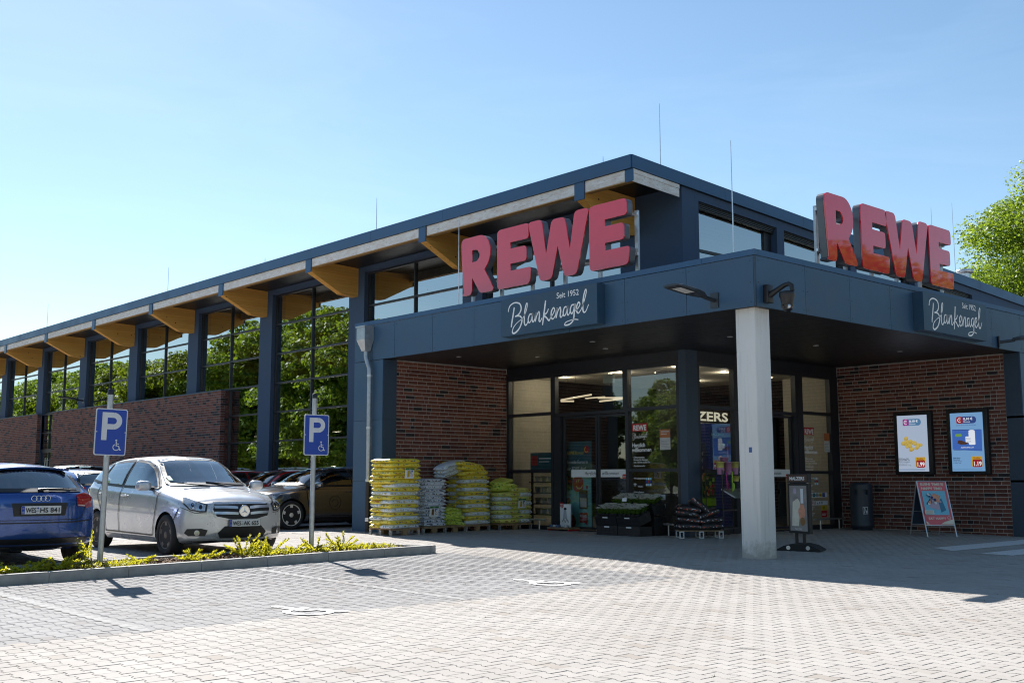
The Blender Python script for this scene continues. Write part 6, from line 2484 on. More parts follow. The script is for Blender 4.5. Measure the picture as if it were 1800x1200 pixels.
# strips of greeting on the sliding doors
def strip(par, o, a, w, txt, al, logo):
    A = Art(o, a, (0, 0, 1), step=.0006)
    A.rect(0, 0, w, .165, 'paper')
    A.text(txt, w - .02 if al == 'RIGHT' else .05, .045, .115, 'black', al, width=.32 if al == 'RIGHT' else .50, sx=1)
    if logo:
        A.rrect(w - .16, -.03, w - .04, .06, .015, 'red'); A.text('REWE', w - .10, -.005, .035, 'white', weight=.001)
    A.build('greeting_strip', par)


def strip2(par, o, a, w, txt, side, logo):
    A = Art(o, a, (0, 0, 1), step=.0006)
    A.rect(0, 0, w, .165, 'white')
    if side == 'R':
        A.text(txt, w - .03 - .33, .045, .115, 'black', 'LEFT', width=.33)
    else:
        A.text(txt, .04, .045, .115, 'black', 'LEFT', width=.50)
    if logo:
        A.rrect(w - .16, -.03, w - .04, .06, .015, 'red'); A.text('REWE', w - .10, -.005, .035, 'white', weight=.001)
    A.build('greeting_strip', par)


xd = GX + 0.05 - 0.0085
strip2(doors[1], (xd, 7.62, 1.245), (0, -1, 0), .78, 'Herzlich', 'R', False)
strip2(doors[0], (xd, 6.71, 1.245), (0, -1, 0), .80, 'willkommen', 'L', True)
yd = GY + 0.05 - 0.0085
strip2(doors[2], (5.42, yd, 1.245), (1, 0, 0), .82, 'Herzlich', 'R', False)
strip2(doors[3], (6.38, yd, 1.245), (1, 0, 0), .88, 'willkommen', 'L', True)

# ================================================================== things inside the shop seen through the glass
def simple(name, label, cat, mb, mat, group=None):
    o = mb.build(name, mat)
    return tag(o, label, cat, group)


t = thing('poster_banner', 'teal app poster standing inside the left sliding door', 'poster', (3.80, 0, 0))
pb = MB().box(-.01, 7.16, .12, .02, 8.0, 2.05).build('banner_panel', M['tealprint'], t)
A = Art((-.011, 8.0, .12), (0, -1, 0), (0, 0, 1))
A.rect(0, 0, .84, 1.15, 'teallight')
A.text('REWE', .08, 1.64, .10, 'bonusyellow', 'LEFT', weight=.003, width=.24)
A.text('Bonus', .34, 1.64, .10, 'bonusyellow', 'LEFT', width=.26)
A.disc(.70, 1.74, .09, 'red', 18); A.line(arc(.70, 1.74, .055, 110, 320, 12), .018, 'bonusyellow')
A.text('Sammle Euros in', .08, 1.43, .11, 'white', 'LEFT', width=.66, weight=.002)
A.text('der REWE App!', .08, 1.28, .11, 'white', 'LEFT', width=.60, weight=.002)
A.rrect(.27, .80, .60, 1.14, .12, 'red')
A.line(arc(.47, .97, .10, 200, 350, 12), .022, 'bonusyellow')
A.line([(.38, 1.0), (.40, 1.06)], .02, 'bonusyellow'); A.line([(.45, 1.02), (.47, 1.08)], .02, 'bonusyellow')
A.poly([(.09, .86), (.24, .83), (.28, 1.14), (.12, 1.16)], 'black')
A.rect(.13, 1.0, .23, 1.06, 'red')
A.line([(.37, .80), (.34, .66)], .035, 'bonusyellow'); A.line([(.52, .80), (.55, .74)], .03, 'bonusyellow')
A.disc(.13, .60, .07, 'red', 14); A.disc(.20, .14, .16, 'red', 18); A.disc(.72, .90, .04, 'red', 12)
A.rrect(.48, .42, .74, .84, .03, 'black'); A.rect(.51, .46, .71, .66, 'paper')
A.rrect(.48, .12, .74, .34, .03, 'red'); A.poly([(.62, .13), (.70, .13), (.72, .06)], 'red')
A.text('REWE', .61, .24, .075, 'white', weight=.003); A.text('Dein Markt', .61, .17, .04, 'white')
A.build('banner_print', pb)

t = thing('plant_shelf', 'dark wire shelf of small pots behind the left shop window', 'shelf', (3.95, 8.3, .07))
MB().box(0, 0, 0, .04, .04, 1.75).box(0, .96, 0, .04, 1.0, 1.75).build('upright', M['blackplastic'], t)
hdr = MB().box(-.02, 0, 1.35, .05, 1.0, 1.75).build('header_panel', M['tealprint'], t)
A = Art((-.021, 1.0, 1.35), (0, -1, 0), (0, 0, 1))
A.rect(.05, .10, .25, .33, 'red'); A.rect(.30, .25, .75, .28, 'white'); A.rect(.30, .18, .65, .20, 'white', False); A.disc(.85, .2, .06, 'bonusyellow', 12)
A.build('header_print', hdr)
for z in (.30, .55, .80, 1.05):
    MB().box(-.10, .03, z, .30, .97, z + .02).build('shelf_board', M['blackplastic'], t)
for k in range(16):
    lv, q = divmod(k, 4)
    o = MB().lathe([(.05, 0), (.075, .13), (.08, .13), (.06, .135)], 10).build('shelf_pot', M['paper'] if k % 3 else M['cream'], None, loc=(3.95 + .05, 8.3 + .16 + q * .22, .07 + .021 + (.30, .55, .80, 1.05)[lv]))
    tag(o, 'pale pot on the %s shelf behind the left window, %s' % (('lowest', 'second', 'third', 'top')[lv], ('rightmost', 'third from left', 'second from left', 'leftmost')[q]), 'pot', 'pale pots behind the left window')

t = thing('vending_machine', 'tall blue machine behind the glass left of the concrete column', 'machine', (6.40, 6.0, .07))
b = MB().bbox(0, 0, 0, .98, .7, 2.42, .02).build('cabinet', plain('glossy_blue_panel', (0.012, 0.045, 0.26), .3), t)
A = Art((.0, -.001, 0), (1, 0, 0), (0, 0, 1))
A.rrect(.15, 2.08, .80, 2.28, .06, 'navy')
A.text('BACKSHOP', .47, 2.14, .08, 'sky_poster', width=.5)
A.poly([(.2, 1.5), (.75, 1.45), (.8, 1.95), (.3, 1.85)], plain('lighter_blue_panel', (.03, .10, .40), .4))
A.disc(.55, 1.62, .09, 'salmon', 14, .05); A.rect(.80, 1.55, .86, 1.95, 'pink'); A.rect(.5, 1.9, .75, 1.96, 'sky_poster')
A.build('front_print', b)
t = thing('shop_sign', 'cream MALZERS lettering over the bakery counter, half hidden by the corner post', 'sign', (0, 6.5, 0))
A = Art((5.68, 0, 2.50), (1, 0, 0), (0, 0, 1))
bd_ = MB().box(5.4, .02, 2.30, 8.9, .06, 2.98).build('fascia_board', M['darkwall'], t)
A.text('MALZERS', 0, .09, .30, glow('lit_cream_letters', (0.85, 0.78, 0.58), .34), 'LEFT', weight=.008, width=2.25)
A.rect(0, .015, 2.25, .035, 'cream')
A.build('sign_letters', bd_)
t = thing('notice_board', 'dark blue notice board with pale writing beside the blue machine', 'notice board', (5.50, 5.9, .07))
nb_ = MB().bbox(0, 0, 1.15, .82, .06, 1.95, .01).build('panel', plain('night_blue_board', (.015, .05, .12), .5), t)
MB().box(.38, .01, 0, .44, .05, 1.149).build('post', M['blackplastic'], t)
A = Art((0, -.001, 1.15), (1, 0, 0), (0, 0, 1))
for k, ln in enumerate(('FRISCH', 'GEBACKEN', 'FÜR DICH')): A.text(ln, .41, .52 - k * .16, .11, 'paper', width=.5)
A.build('panel_print', nb_)
t = thing('fruit_poster', 'colourful fruit poster low behind the glass left of the pot rack', 'poster', (5.55, 5.7, .55))
fp = MB().box(0, 0, 0, .80, .03, .85).build('poster_panel', plain('dark_green_poster', (.03, .09, .02), .5), t)
A = Art((0, -.001, 0), (1, 0, 0), (0, 0, 1))
for k in range(40): A.disc(.08 + rs.random() * .64, .30 + rs.random() * .5, .05, rs.choice(['salmon', 'red', 'gold', 'plantleaf', 'lime']), 8)
A.rect(.05, .05, .75, .22, 'lime')
A.build('poster_print', fp)

# lit lamps of the interior
def lamp_strip(p, q, label, grp):
    t = thing('strip_light', label, 'lamp', p, 0, grp)
    d = Vector(q) - Vector(p)
    MB().tube([(0, 0, 0), d], .022, 6).build('light_tube', M['lampglow'], t)
    MB().tube([d * .5 + Vector((0, 0, .02)), d * .5 + Vector((0, 0, .6))], .005, 4).build('hanger', M['blackplastic'], t)


lamp_strip((4.4, 8.72, 3.08), (4.4, 7.72, 3.15), 'left upper arm of the zigzag light above the door', 'lit zigzag strip lights')
lamp_strip((4.4, 8.72, 3.05), (4.4, 8.30, 3.03), 'short lower left arm of the zigzag light above the door', 'lit zigzag strip lights')
lamp_strip((4.4, 7.50, 3.06), (4.4, 6.72, 3.02), 'right upper arm of the zigzag light above the door', 'lit zigzag strip lights')
lamp_strip((4.4, 7.45, 2.98), (4.4, 6.72, 3.00), 'right lower arm of the zigzag light above the door', 'lit zigzag strip lights')
k = 0
for x in (7.5, 10.5):
    for y in (13.0, 17.4, 19.6, 23.0, 28.4):
        for z in (2.9, 3.7):
            if (k * 7) % 3 != 1:
                lamp_strip((x, y, z), (x + .02, y + .55 + .3 * ((k * 5) % 3), z), '%s short strip light from the entrance in the hall behind the tall windows' % ordinal(k + 1), 'short strip lights in the hall')
            k += 1
for k, (x, y) in enumerate(((4.4, 8.9), (4.5, 7.2), (4.5, 5.3), (5.2, 6.4), (6.1, 5.2), (7.0, 7.4), (8.2, 5.4))):
    o = MB().lathe([(.05, 3.606), (.05, 3.6265)], 12, (x, y, 0)).build('ceiling_spot', M['spotglow'])
    tag(o, '%s small lit downlight from the left in the ceiling behind the entrance glass' % ordinal(k + 1), 'lamp', 'lit downlights in the vestibule')
def lit(x, y, z, w, r=.06):
    ld = bpy.data.lights.new('lamp_light', 'POINT')
    ld.energy, ld.color, ld.shadow_soft_size = w, (1.0, 0.86, 0.66), r
    lo = bpy.data.objects.new('lamp_light', ld)
    lo.location = (x, y, z)
    link(lo)


# light given off by the lit downlights and strip lights above
for (x, y) in ((4.5, 8.7), (4.6, 7.0), (4.6, 5.2), (6.4, 5.4), (7.6, 7.2)):
    lit(x, y, 3.52, 3.8)
for (x, y) in ((7.5, 13.3), (7.5, 18.0), (7.5, 23.4), (10.5, 15.0), (10.5, 28.0)):
    lit(x, y, 2.8, 16, .1)
t = thing('exit_sign', 'white exit sign box hanging under the vestibule ceiling above the door', 'exit sign', (3.9, 6.68, 3.32))
MB().bbox(-.04, -.14, 0, .04, .14, .20, .01).build('box', plain('exit_box', (.55, .6, .5), .5), t)
MB().tube([(0, 0, .20), (0, 0, .30)], .01, 6).build('hanger', M['whiteplastic'], t)
t = thing('timber_display', 'warm wooden shelf wall inside the hall behind the third tall window', 'shelf', (7.6, 24.6, .07))
for k in range(9):
    MB().box(0, k * .40, .5, .06, k * .40 + .38, 3.3).build('board', M['woodraw'], t)
MB().tube([(-.05, .6, 1.2), (-.05, 2.2, 2.2)], .06, 6).build('brace', M['woodraw'], t)
# shelves in the dark hall
for k, (x, y) in enumerate(((6.5, 12.5), (6.5, 17.2), (6.5, 20.6), (8.5, 26.8), (6.8, 30.0))):
    t = thing('store_shelf', '%s dark store shelf from the entrance inside the hall' % ('first', 'second', 'third', 'fourth', 'fifth')[k], 'shelf', (x, y, .07), 0, 'store shelves in the hall')
    MB().box(0, 0, 0, .05, 2.4, 1.7).build('back_panel', M['darkwall'], t)
    for z in (.1, .5, .9, 1.3):
        MB().box(-.4, 0, z, -.001, 2.4, z + .03).build('shelf_board', M['greyprint'], t)
        gm = MB()
        y_ = .02
        mm = []
        while y_ < 2.3:
            w_ = rs.uniform(.06, .16)
            gm.box(-.36, y_, z + .031, -.05, y_ + w_, z + rs.uniform(.12, .30), rs.randrange(5))
            y_ += w_ + .01
        gm.build('goods', [M['salmon'], M['paper'], M['signblue'], M['gold'], M['red']], t, kind='stuff')

# ================================================================== cars
M['carglass'] = glassmat('tinted_car_glass', (0.45, 0.50, 0.50), 0.16, ior=1.45)
M['cardark'] = plain('black_car_trim', (0.012, 0.012, 0.013), 0.45)
M['grillblack'] = plain('black_grille_mesh', (0.010, 0.010, 0.011), 0.6)
M['seat'] = plain('dark_seat_cloth', (0.045, 0.045, 0.048), 0.85)
M['dash'] = plain('grey_dashboard', (0.10, 0.10, 0.10), 0.7)
M['chrome'] = plain('chrome_trim', (0.72, 0.73, 0.75), 0.12, metal=1.0, var=0.02)
M['rimsilver'] = plain('silver_alloy', (0.42, 0.42, 0.43), 0.32, metal=0.7)
M['rimbright'] = plain('bright_alloy', (0.74, 0.70, 0.62), 0.4, metal=0.1)
M['rimdark'] = plain('brake_dusted_alloy', (0.13, 0.115, 0.105), 0.45, metal=0.5, var=0.2)
M['tailred'] = plain('red_tail_lens', (0.36, 0.012, 0.010), 0.12, coat=1.0, var=0.15, scale=30)
M['tailclear'] = plain('clear_tail_lens', (0.60, 0.50, 0.48), 0.2, coat=1.0)
M['headclear'] = plain('clear_headlight', (0.50, 0.54, 0.58), 0.08, metal=0.35, coat=1.0, var=0.35, scale=22)
M['amber'] = plain('amber_lens', (0.60, 0.22, 0.02), 0.2, coat=1.0)
M['plateblue'] = plain('plate_blue', (0.01, 0.06, 0.42), 0.4)
M['platewhite'] = plain('plate_white', (0.70, 0.71, 0.72), 0.4, var=0.03)


def interp(keys, x):
    """monotone cubic through (x, value) keys"""
    ks = sorted(keys)
    X = [k[0] for k in ks]
    Y = [k[1] for k in ks]
    if x <= X[0]: return Y[0]
    if x >= X[-1]: return Y[-1]
    i = max(j for j in range(len(X) - 1) if X[j] <= x)
    h = [X[j + 1] - X[j] for j in range(len(X) - 1)]
    d = [(Y[j + 1] - Y[j]) / h[j] for j in range(len(h))]

    def slope(j):
        if j == 0: return d[0]
        if j == len(X) - 1: return d[-1]
        if d[j - 1] * d[j] <= 0: return 0.0
        w1, w2 = 2 * h[j] + h[j - 1], h[j] + 2 * h[j - 1]
        return (w1 + w2) / (w1 / d[j - 1] + w2 / d[j])
    m0, m1 = slope(i), slope(i + 1)
    t = (x - X[i]) / h[i]
    return ((2 * t ** 3 - 3 * t ** 2 + 1) * Y[i] + (t ** 3 - 2 * t ** 2 + t) * h[i] * m0 + (-2 * t ** 3 + 3 * t ** 2) * Y[i + 1] + (t ** 3 - t ** 2) * h[i] * m1)


def crspline(P, n):
    out = []
    for i in range(len(P) - 1):
        p0, p1, p2, p3 = P[max(i - 1, 0)], P[i], P[i + 1], P[min(i + 2, len(P) - 1)]
        for k in range(n):
            t = k / n
            out.append(tuple(0.5 * ((2 * b) + (-a + c) * t + (2 * a - 5 * b + 4 * c - d) * t * t + (-a + 3 * b - 3 * c + d) * t ** 3) for a, b, c, d in zip(p0, p1, p2, p3)))
    out.append(tuple(P[-1]))
    return out


def inside(poly, x, y):
    c = False
    n = len(poly)
    for i in range(n):
        x0, y0 = poly[i]
        x1, y1 = poly[i - 1]
        if (y0 > y) != (y1 > y) and x < (x1 - x0) * (y - y0) / (y1 - y0) + x0:
            c = not c
    return c


class Body:
    def __init__(s, sp):
        s.sp = sp
        L = sp['L']
        xf, xr = L / 2, -L / 2
        bf, br = sp.get('bowf', 0.24), sp.get('bowr', 0.26)
        s.stations = []
        nose, tail = sp.get('nose', 0.13), sp.get('tail', 0.10)
        N = 120
        body_x = [xr + tail + (L - nose - tail) * i / N for i in range(N + 1)]
        rings, xs = [], []

        def ring(x):
            zt, zb, zl = interp(sp['top'], x), interp(sp['belt'], x), interp(sp['low'], x)
            hw, wr = interp(sp['hw'], x), interp(sp['wr'], x)
            zb = min(zb, zt - 0.02)
            k = min(0.075, (zt - zb) * 0.42)
            mid = zl + (zb - zl) * 0.5
            gy, gz_ = hw * 0.945, zb
            P_ = [(0, zl), (hw * .80, zl), (hw * .955, zl + .05), (hw * .99, zl + .17), (hw, mid + .04), (hw * .985, zb - .09), (gy, zb),
                  ((gy + wr) / 2 + min(.03, (zt - zb) * .1), (zb + zt - k) / 2 + .01), (wr, zt - k), (wr * .62, zt - k * .28), (0, zt)]
            return crspline(P_, 5)
        for i, f in enumerate((0.18, 0.5, 0.76, 0.90, 0.97)):
            xx = xr + tail * (0.02, 0.12, 0.32, 0.56, 0.80)[i]
            R_ = ring(xr + tail)
            zc = sp.get('tailz', 0.62)
            rings.append([(y * f, zc + (z - zc) * f) for y, z in R_])
            xs.append(xx)
        for x in body_x:
            rings.append(ring(x))
            xs.append(x)
        for i, f in enumerate((0.97, 0.90, 0.76, 0.5, 0.18)):
            xx = xf - nose * (0.80, 0.56, 0.32, 0.12, 0.02)[i]
            R_ = ring(xf - nose)
            zc = sp.get('nosez', 0.52)
            rings.append([(y * f, zc + (z - zc) * f) for y, z in R_])
            xs.append(xx)
        n = len(rings[0])
        V = []
        s.W = sp['hw_max']
        for x, R_ in zip(xs, rings):
            row = []
            for (y, z) in R_:
                a = min(1.0, max(0.0, (x - (xf - 1.25)) / 1.25))
                b = min(1.0, max(0.0, ((xr + 1.0) - x) / 1.0))
                q = abs(y) / s.W
                wx = x - bf * q ** 2.6 * a ** 1.3 + br * q ** 2.6 * b ** 1.3
                # the windscreen and rear window are curved in plan, too
                wx -= 0.10 * q ** 2 * (1 - a) * (1 if x > 0.3 else 0) * min(1, max(0, (x - .3) / .5))
                row.append((wx, y, z))
            V.append(row)
        s.verts, s.faces = [], []
        full = []
        for row in V:
            full.append(row + [(p[0], -p[1], p[2]) for p in row[1:-1][::-1]])
        m = len(full[0])
        for r_ in full: s.verts += r_
        for i in range(len(full) - 1):
            for j in range(m):
                s.faces.append((i * m + j, i * m + (j + 1) % m, (i + 1) * m + (j + 1) % m, (i + 1) * m + j))
        s.faces.append(tuple(range(m))[::-1])
        s.faces.append(tuple(range((len(full) - 1) * m, len(full) * m)))
        s.bvh = BVHTree.FromPolygons([Vector(v) for v in s.verts], s.faces)

    def hit(s, o, d):
        return s.bvh.ray_cast(Vector(o), Vector(d), 8.0)

    def conform(s, poly, frame, off, mat, name, parent, sub=0.045, both=False):
        off = off + 0.007
        """2D outline laid on the body along a projection; frame(u, v) -> (origin, direction)"""
        pts = []
        n = len(poly)
        for i in range(n):
            a, b = Vector(poly[i]), Vector(poly[(i + 1) % n])
            k = max(1, int((b - a).length / sub))
            for j in range(k):
                pts.append(a.lerp(b, j / k))
        bm = bmesh.new()
        vs = [bm.verts.new((p.x, p.y, 0)) for p in pts]
        es = [bm.edges.new((vs[i], vs[(i + 1) % len(vs)])) for i in range(len(vs))]
        bmesh.ops.triangle_fill(bm, use_beauty=True, edges=es)
        for _ in range(3):
            lng = [e for e in bm.edges if e.calc_length() > sub * 1.7]
            if not lng: break
            bmesh.ops.subdivide_edges(bm, edges=lng, cuts=1)
            bmesh.ops.triangulate(bm, faces=bm.faces[:])
        ok = True
        for v in bm.verts:
            o, d = frame(v.co.x, v.co.y)
            h = s.hit(o, d)
            if h[0] is None:
                h2 = s.bvh.find_nearest(Vector(o) + Vector(d) * 2.0)
                p_, nn = h2[0], h2[1]
            else:
                p_, nn = h[0], h[1]
            if nn.dot(Vector(d)) > 0: nn = -nn
            v.co = p_ + nn * off
        if len(bm.faces) == 0:
            bm.free()
            return None
        bm.normal_update()
        o, d = frame(poly[0][0], poly[0][1])
        nsum = Vector()
        for f in bm.faces: nsum += f.normal * f.calc_area()
        if nsum.dot(Vector(d)) > 0:
            bmesh.ops.reverse_faces(bm, faces=bm.faces[:])
        mb = MB().bm(bm, 0, True)
        return mb.build(name, mat, parent)

    def line(s, pts, w, frame, off, mat, name, parent):
        off = off + 0.006
        """a narrow seam following a 2D polyline on the body"""
        dense = []
        for a, b in zip(pts, pts[1:]):
            k = max(1, int(math.hypot(b[0] - a[0], b[1] - a[1]) / 0.05))
            dense += [(a[0] + (b[0] - a[0]) * j / k, a[1] + (b[1] - a[1]) * j / k) for j in range(k)]
        dense.append(pts[-1])
        mb = MB()
        for q in ribbon(dense, w):
            v = []
            for (u, t_) in q:
                o, d = frame(u, t_)
                h = s.hit(o, d)
                if h[0] is None: break
                nn = h[1] if h[1].dot(Vector(d)) < 0 else -h[1]
                v.append(h[0] + nn * off)
            if len(v) == 4:
                nrm = (v[1] - v[0]).cross(v[2] - v[0])
                if nrm.dot(Vector(d)) > 0: v = v[::-1]
                mb.add(v, [(0, 1, 2, 3)])
        if mb.f: return mb.build(name, mat, parent)


def f_side(sg):
    return lambda u, v: ((u, sg * 3.0, v), (0, -sg, 0))


def f_front(yaw=0.0, X0=1.95):
    c, s_ = math.cos(yaw), math.sin(yaw)
    return lambda u, v: ((X0 + 3.5 * c, u + 3.5 * s_, v), (-c, -s_, 0))


def f_rear(yaw=0.0, X0=1.95):
    c, s_ = math.cos(yaw), math.sin(yaw)
    return lambda u, v: ((-X0 - 3.5 * c, u + 3.5 * s_, v), (c, -s_, 0))


f_top = lambda u, v: ((u, v, 3.0), (0, 0, -1))


def wheel(t, x, y, R, width, rimr, side, rimmat, spokes=5):
    """tyre, rim and hub; side +1 = left of the car"""
    o = bpy.data.objects.new('wheel', MB().lathe([(0.0, -0.02), (rimr * .93, -0.02), (rimr * .93, 0.0), (0.0, 0.001)], 24, (0, 0, 0), 'y').mesh('wheel', M['cardark']))
    o.location = (x, y, R)
    if side < 0: o.rotation_euler = (0, 0, PI)
    link(o, t)
    KIDS.setdefault(t.name, []).append(o)
    w = width / 2
    # local +y points out of the car
    MB().lathe([(rimr * .97, -w), (R - .03, -w), (R - .008, -w * .82), (R, -w * .5), (R, w * .5), (R - .008, w * .82), (R - .03, w), (rimr + .012, w), (rimr, w - .012), (rimr * .97, w - .02)], 36, (0, 0, 0), 'y').build('tyre', M['rubber'], o)
    rb = MB().lathe([(rimr * .985, w - .045), (rimr * .985, w - .012), (rimr * .93, w - .010), (rimr * .90, w - .03), (rimr * .90, -.02)], 36, (0, 0, 0), 'y')
    for k in range(spokes):
        a = 2 * PI * k / spokes + .3
        ca, sa = math.cos(a), math.sin(a)
        def P_(r, tt, yy): return (r * ca - tt * sa, yy, r * sa + tt * ca)
        wi, wo = .045, .034
        yb, yt, yo = .010, w - .028, w - .016
        v = [P_(.03, -wi, yb), P_(.03, wi, yb), P_(.03, wi * .8, yt), P_(.03, -wi * .8, yt), P_(rimr * .94, -wo * 1.15, yb), P_(rimr * .94, wo * 1.15, yb), P_(rimr * .94, wo, yo), P_(rimr * .94, -wo, yo)]
        rb.add(v, [(0, 1, 2, 3), (7, 6, 5, 4), (3, 2, 6, 7), (2, 1, 5, 6), (0, 3, 7, 4), (1, 0, 4, 5)])
    rb.lathe([(.068, .01), (.066, w - .03), (.05, w - .018), (0, w - .016)], 18, (0, 0, 0), 'y')
    rb.build('rim', rimmat, o)
    return o


def number_plate(t, txt, o, a, n, w=.52, h=.112):
    o, a, n = Vector(o), Vector(a), Vector(n)
    z = Vector((0, 0, 1))
    c = [o + a * u + z * v + n * d for u in (-w / 2, w / 2) for v in (-h / 2, h / 2) for d in (-.012, 0)]
    p = MB().add([tuple(q) for q in c], [(0, 2, 3, 1), (4, 5, 7, 6), (0, 1, 5, 4), (2, 6, 7, 3), (0, 4, 6, 2), (1, 3, 7, 5)]).build('number_plate', M['cardark'], t)
    A = Art(o - a * w / 2 - z * h / 2 + n * .0005, a, z)
    A.rrect(.004, .004, w - .004, h - .004, .008, 'platewhite')
    A.rect(.006, .006, .046, h - .006, 'plateblue')
    A.disc(.026, h * .68, .011, 'gold', 12); A.disc(.026, h * .68, .0075, 'plateblue', 12)
    A.text('D', .026, .018, .03, 'platewhite')
    a1, rest_ = txt.split(' ', 1)
    A.text(a1, .058, .022, .088, 'black', 'LEFT', weight=.0015, width=.135)
    A.disc(.212, h * .36, .014, plain('seal_grey', (.42, .45, .45), .5), 12)
    A.disc(.212, h * .70, .012, 'steel' if 'AK' in txt else 'signblue', 12)
    A.text(rest_, .236, .022, .088, 'black', 'LEFT', weight=.0015, width=w - .268)
    A.build('plate_print', p)
    return p


def make_car(sp, label, x, y, z, rz, name='parked_car', group='parked cars'):
    t = thing(name, label, 'car', (x, y, z), rz, group)
    B = Body(sp)
    paint = sp['paint']
    wh = sp['wheels']                                      # (front x, rear x), R, track half, arch R
    xfx, xrx = wh['x']
    R, Ra, ty = wh['R'], wh['arch'], wh['y']
    sidew = sp['side']                                      # side windows (x, z)
    front, rear = sp['screen'], sp['rearwin']                 # (y, z)
    V = [list(v) for v in B.verts]
    keep, mats = [], []
    for f in B.faces:
        c = [sum(V[i][k] for i in f) / len(f) for k in range(3)]
        if abs(c[1]) > B.W * .55 and c[2] < R + Ra and min(math.hypot(c[0] - xfx, c[2] - R), math.hypot(c[0] - xrx, c[2] - R)) < Ra:
            continue
        m = 0
        if c[2] > sp.get('glassmin', .85):
            hitg = False
            vin = 0
            for kind in ('s', 'f', 'r'):
                if kind == 's' and abs(c[1]) > .38:
                    chk = lambda p: any(inside(w_, p[0], p[2]) for w_ in sidew)
                elif kind == 'f' and front and c[0] > sp['fx']:
                    chk = lambda p: inside(front, p[1], p[2])
                elif kind == 'r' and rear and c[0] < sp['rx']:
                    chk = lambda p: inside(rear, p[1], p[2])
                else:
                    continue
                k = sum(1 for i in f if chk(V[i]))
                if k == len(f): hitg = True
                elif k > 0: vin = max(vin, k)
            if hitg and len(f) == 4: continue
            if vin >= 2: m = 1
        keep.append(f)
        mats.append(m)
    # true circles round the wheel openings
    cnt = {}
    for f in keep:
        for i in range(len(f)):
            e = tuple(sorted((f[i], f[(i + 1) % len(f)])))
            cnt[e] = cnt.get(e, 0) + 1
    for e, k in cnt.items():
        if k == 1:
            for i in e:
                for ax in (xfx, xrx):
                    dx_, dz_ = V[i][0] - ax, V[i][2] - R
                    d = math.hypot(dx_, dz_)
                    if d < Ra + .16 and abs(V[i][1]) > B.W * .5 and V[i][2] < R + Ra + .1 and d > 1e-6:
                        V[i][0], V[i][2] = ax + dx_ / d * Ra, R + dz_ / d * Ra
    mb = MB()
    mb.v = [tuple(v) for v in V]
    mb.f, mb.m, mb.sm = keep, mats, [True] * len(keep)
    # cap faces at nose and tail are tiny
    body = mb.build('body', [paint, M['cardark']], t)
    # wheel housings, underbody and interior
    wh_ = MB()
    for ax in (xfx, xrx):
        for sg in (1, -1):
            n = 20
            y0, y1 = sg * (B.W * .42), sg * (B.W * .985)
            pr = [(ax + (Ra - .004) * math.cos(PI * k / n), R + (Ra - .004) * math.sin(PI * k / n)) for k in range(n + 1)]
            v = [(p[0], y0, p[1]) for p in pr] + [(p[0], sg * (B.W * .95), p[1]) for p in pr]
            wh_.add(v, [(k, k + 1, n + 2 + k, n + 1 + k) for k in range(n)])
            wh_.add([(p[0], y0, p[1]) for p in pr], [tuple(range(n + 1))])
    wh_.box(xrx - .35, -B.W * .42, R * .75, xfx + .35, B.W * .42, R + .02)
    wh_.build('underbody', M['cardark'], t)
    fr, rr_ = sp['seatx']
    for nm, sx in (('front_seat', fr), ('rear_seat', rr_)):
        for sg in (-.37, .37):
            s_ = MB().bbox(sx - .12, sg - .24, .35, sx + .36, sg + .24, .60, .05)
            q = MB().bbox(-.09, -.24, 0, .06, .24, .58, .06)
            q.xform(Matrix.Translation((sx - .16, sg, .56)) @ Matrix.Rotation(-.22, 4, 'Y'))
            s_.add(q.v, q.f, 0, True)
            q = MB().bbox(-.05, -.13, 0, .05, .13, .17, .045)
            q.xform(Matrix.Translation((sx - .31, sg, 1.13 if nm == 'front_seat' else 1.05)) @ Matrix.Rotation(-.12, 4, 'Y'))
            s_.add(q.v, q.f, 0, True)
            s_.build(nm, M['seat'], t)
    d_ = MB().bbox(fr + .62, -B.W * .78, .70, fr + 1.05, B.W * .78, sp['dashz'], .05)
    d_.build('dashboard', M['dash'], t)
    sw = MB()
    ringp = [(.0, .19 * math.cos(2 * PI * k / 16), .19 * math.sin(2 * PI * k / 16)) for k in range(17)]
    sw.tube(ringp, .016, 6).box(-.01, -.17, -.02, .01, .17, .02)
    sw.xform(Matrix.Translation((fr + .52, .37, sp['dashz'] - .03)) @ Matrix.Rotation(.45, 4, 'Y'))
    sw.build('steering_wheel', M['cardark'], t)
    # glass with black surrounds
    def shrink(poly, k):
        cx_, cy_ = sum(p[0] for p in poly) / len(poly), sum(p[1] for p in poly) / len(poly)
        out = []
        for p in poly:
            d = math.hypot(p[0] - cx_, p[1] - cy_)
            out.append((p[0] + (p[0] - cx_) / d * k, p[1] + (p[1] - cy_) / d * k))
        return out
    for sg in (1, -1):
        for w_ in sidew:
            g_ = B.conform(shrink(w_, .012), f_side(sg), .004, M['carglass'], 'side_window', t)
            B.line(w_ + [w_[0]], .040, f_side(sg), .006, M['cardark'], 'window_seal', g_)
        if sp.get('chromeline'):
            B.line(sp['chromeline'], .018, f_side(sg), .009, M['chrome'], 'chrome_strip', t)
    if front:
        g_ = B.conform(shrink(front, .015), f_front(), .004, M['carglass'], 'windscreen', t)
        B.line(front + [front[0]], .05, f_front(), .006, M['cardark'], 'screen_seal', g_)
    if rear:
        g_ = B.conform(shrink(rear, .015), f_rear(), .004, M['carglass'], 'rear_window', t)
        B.line(rear + [rear[0]], .05, f_rear(), .006, M['cardark'], 'screen_seal', g_)
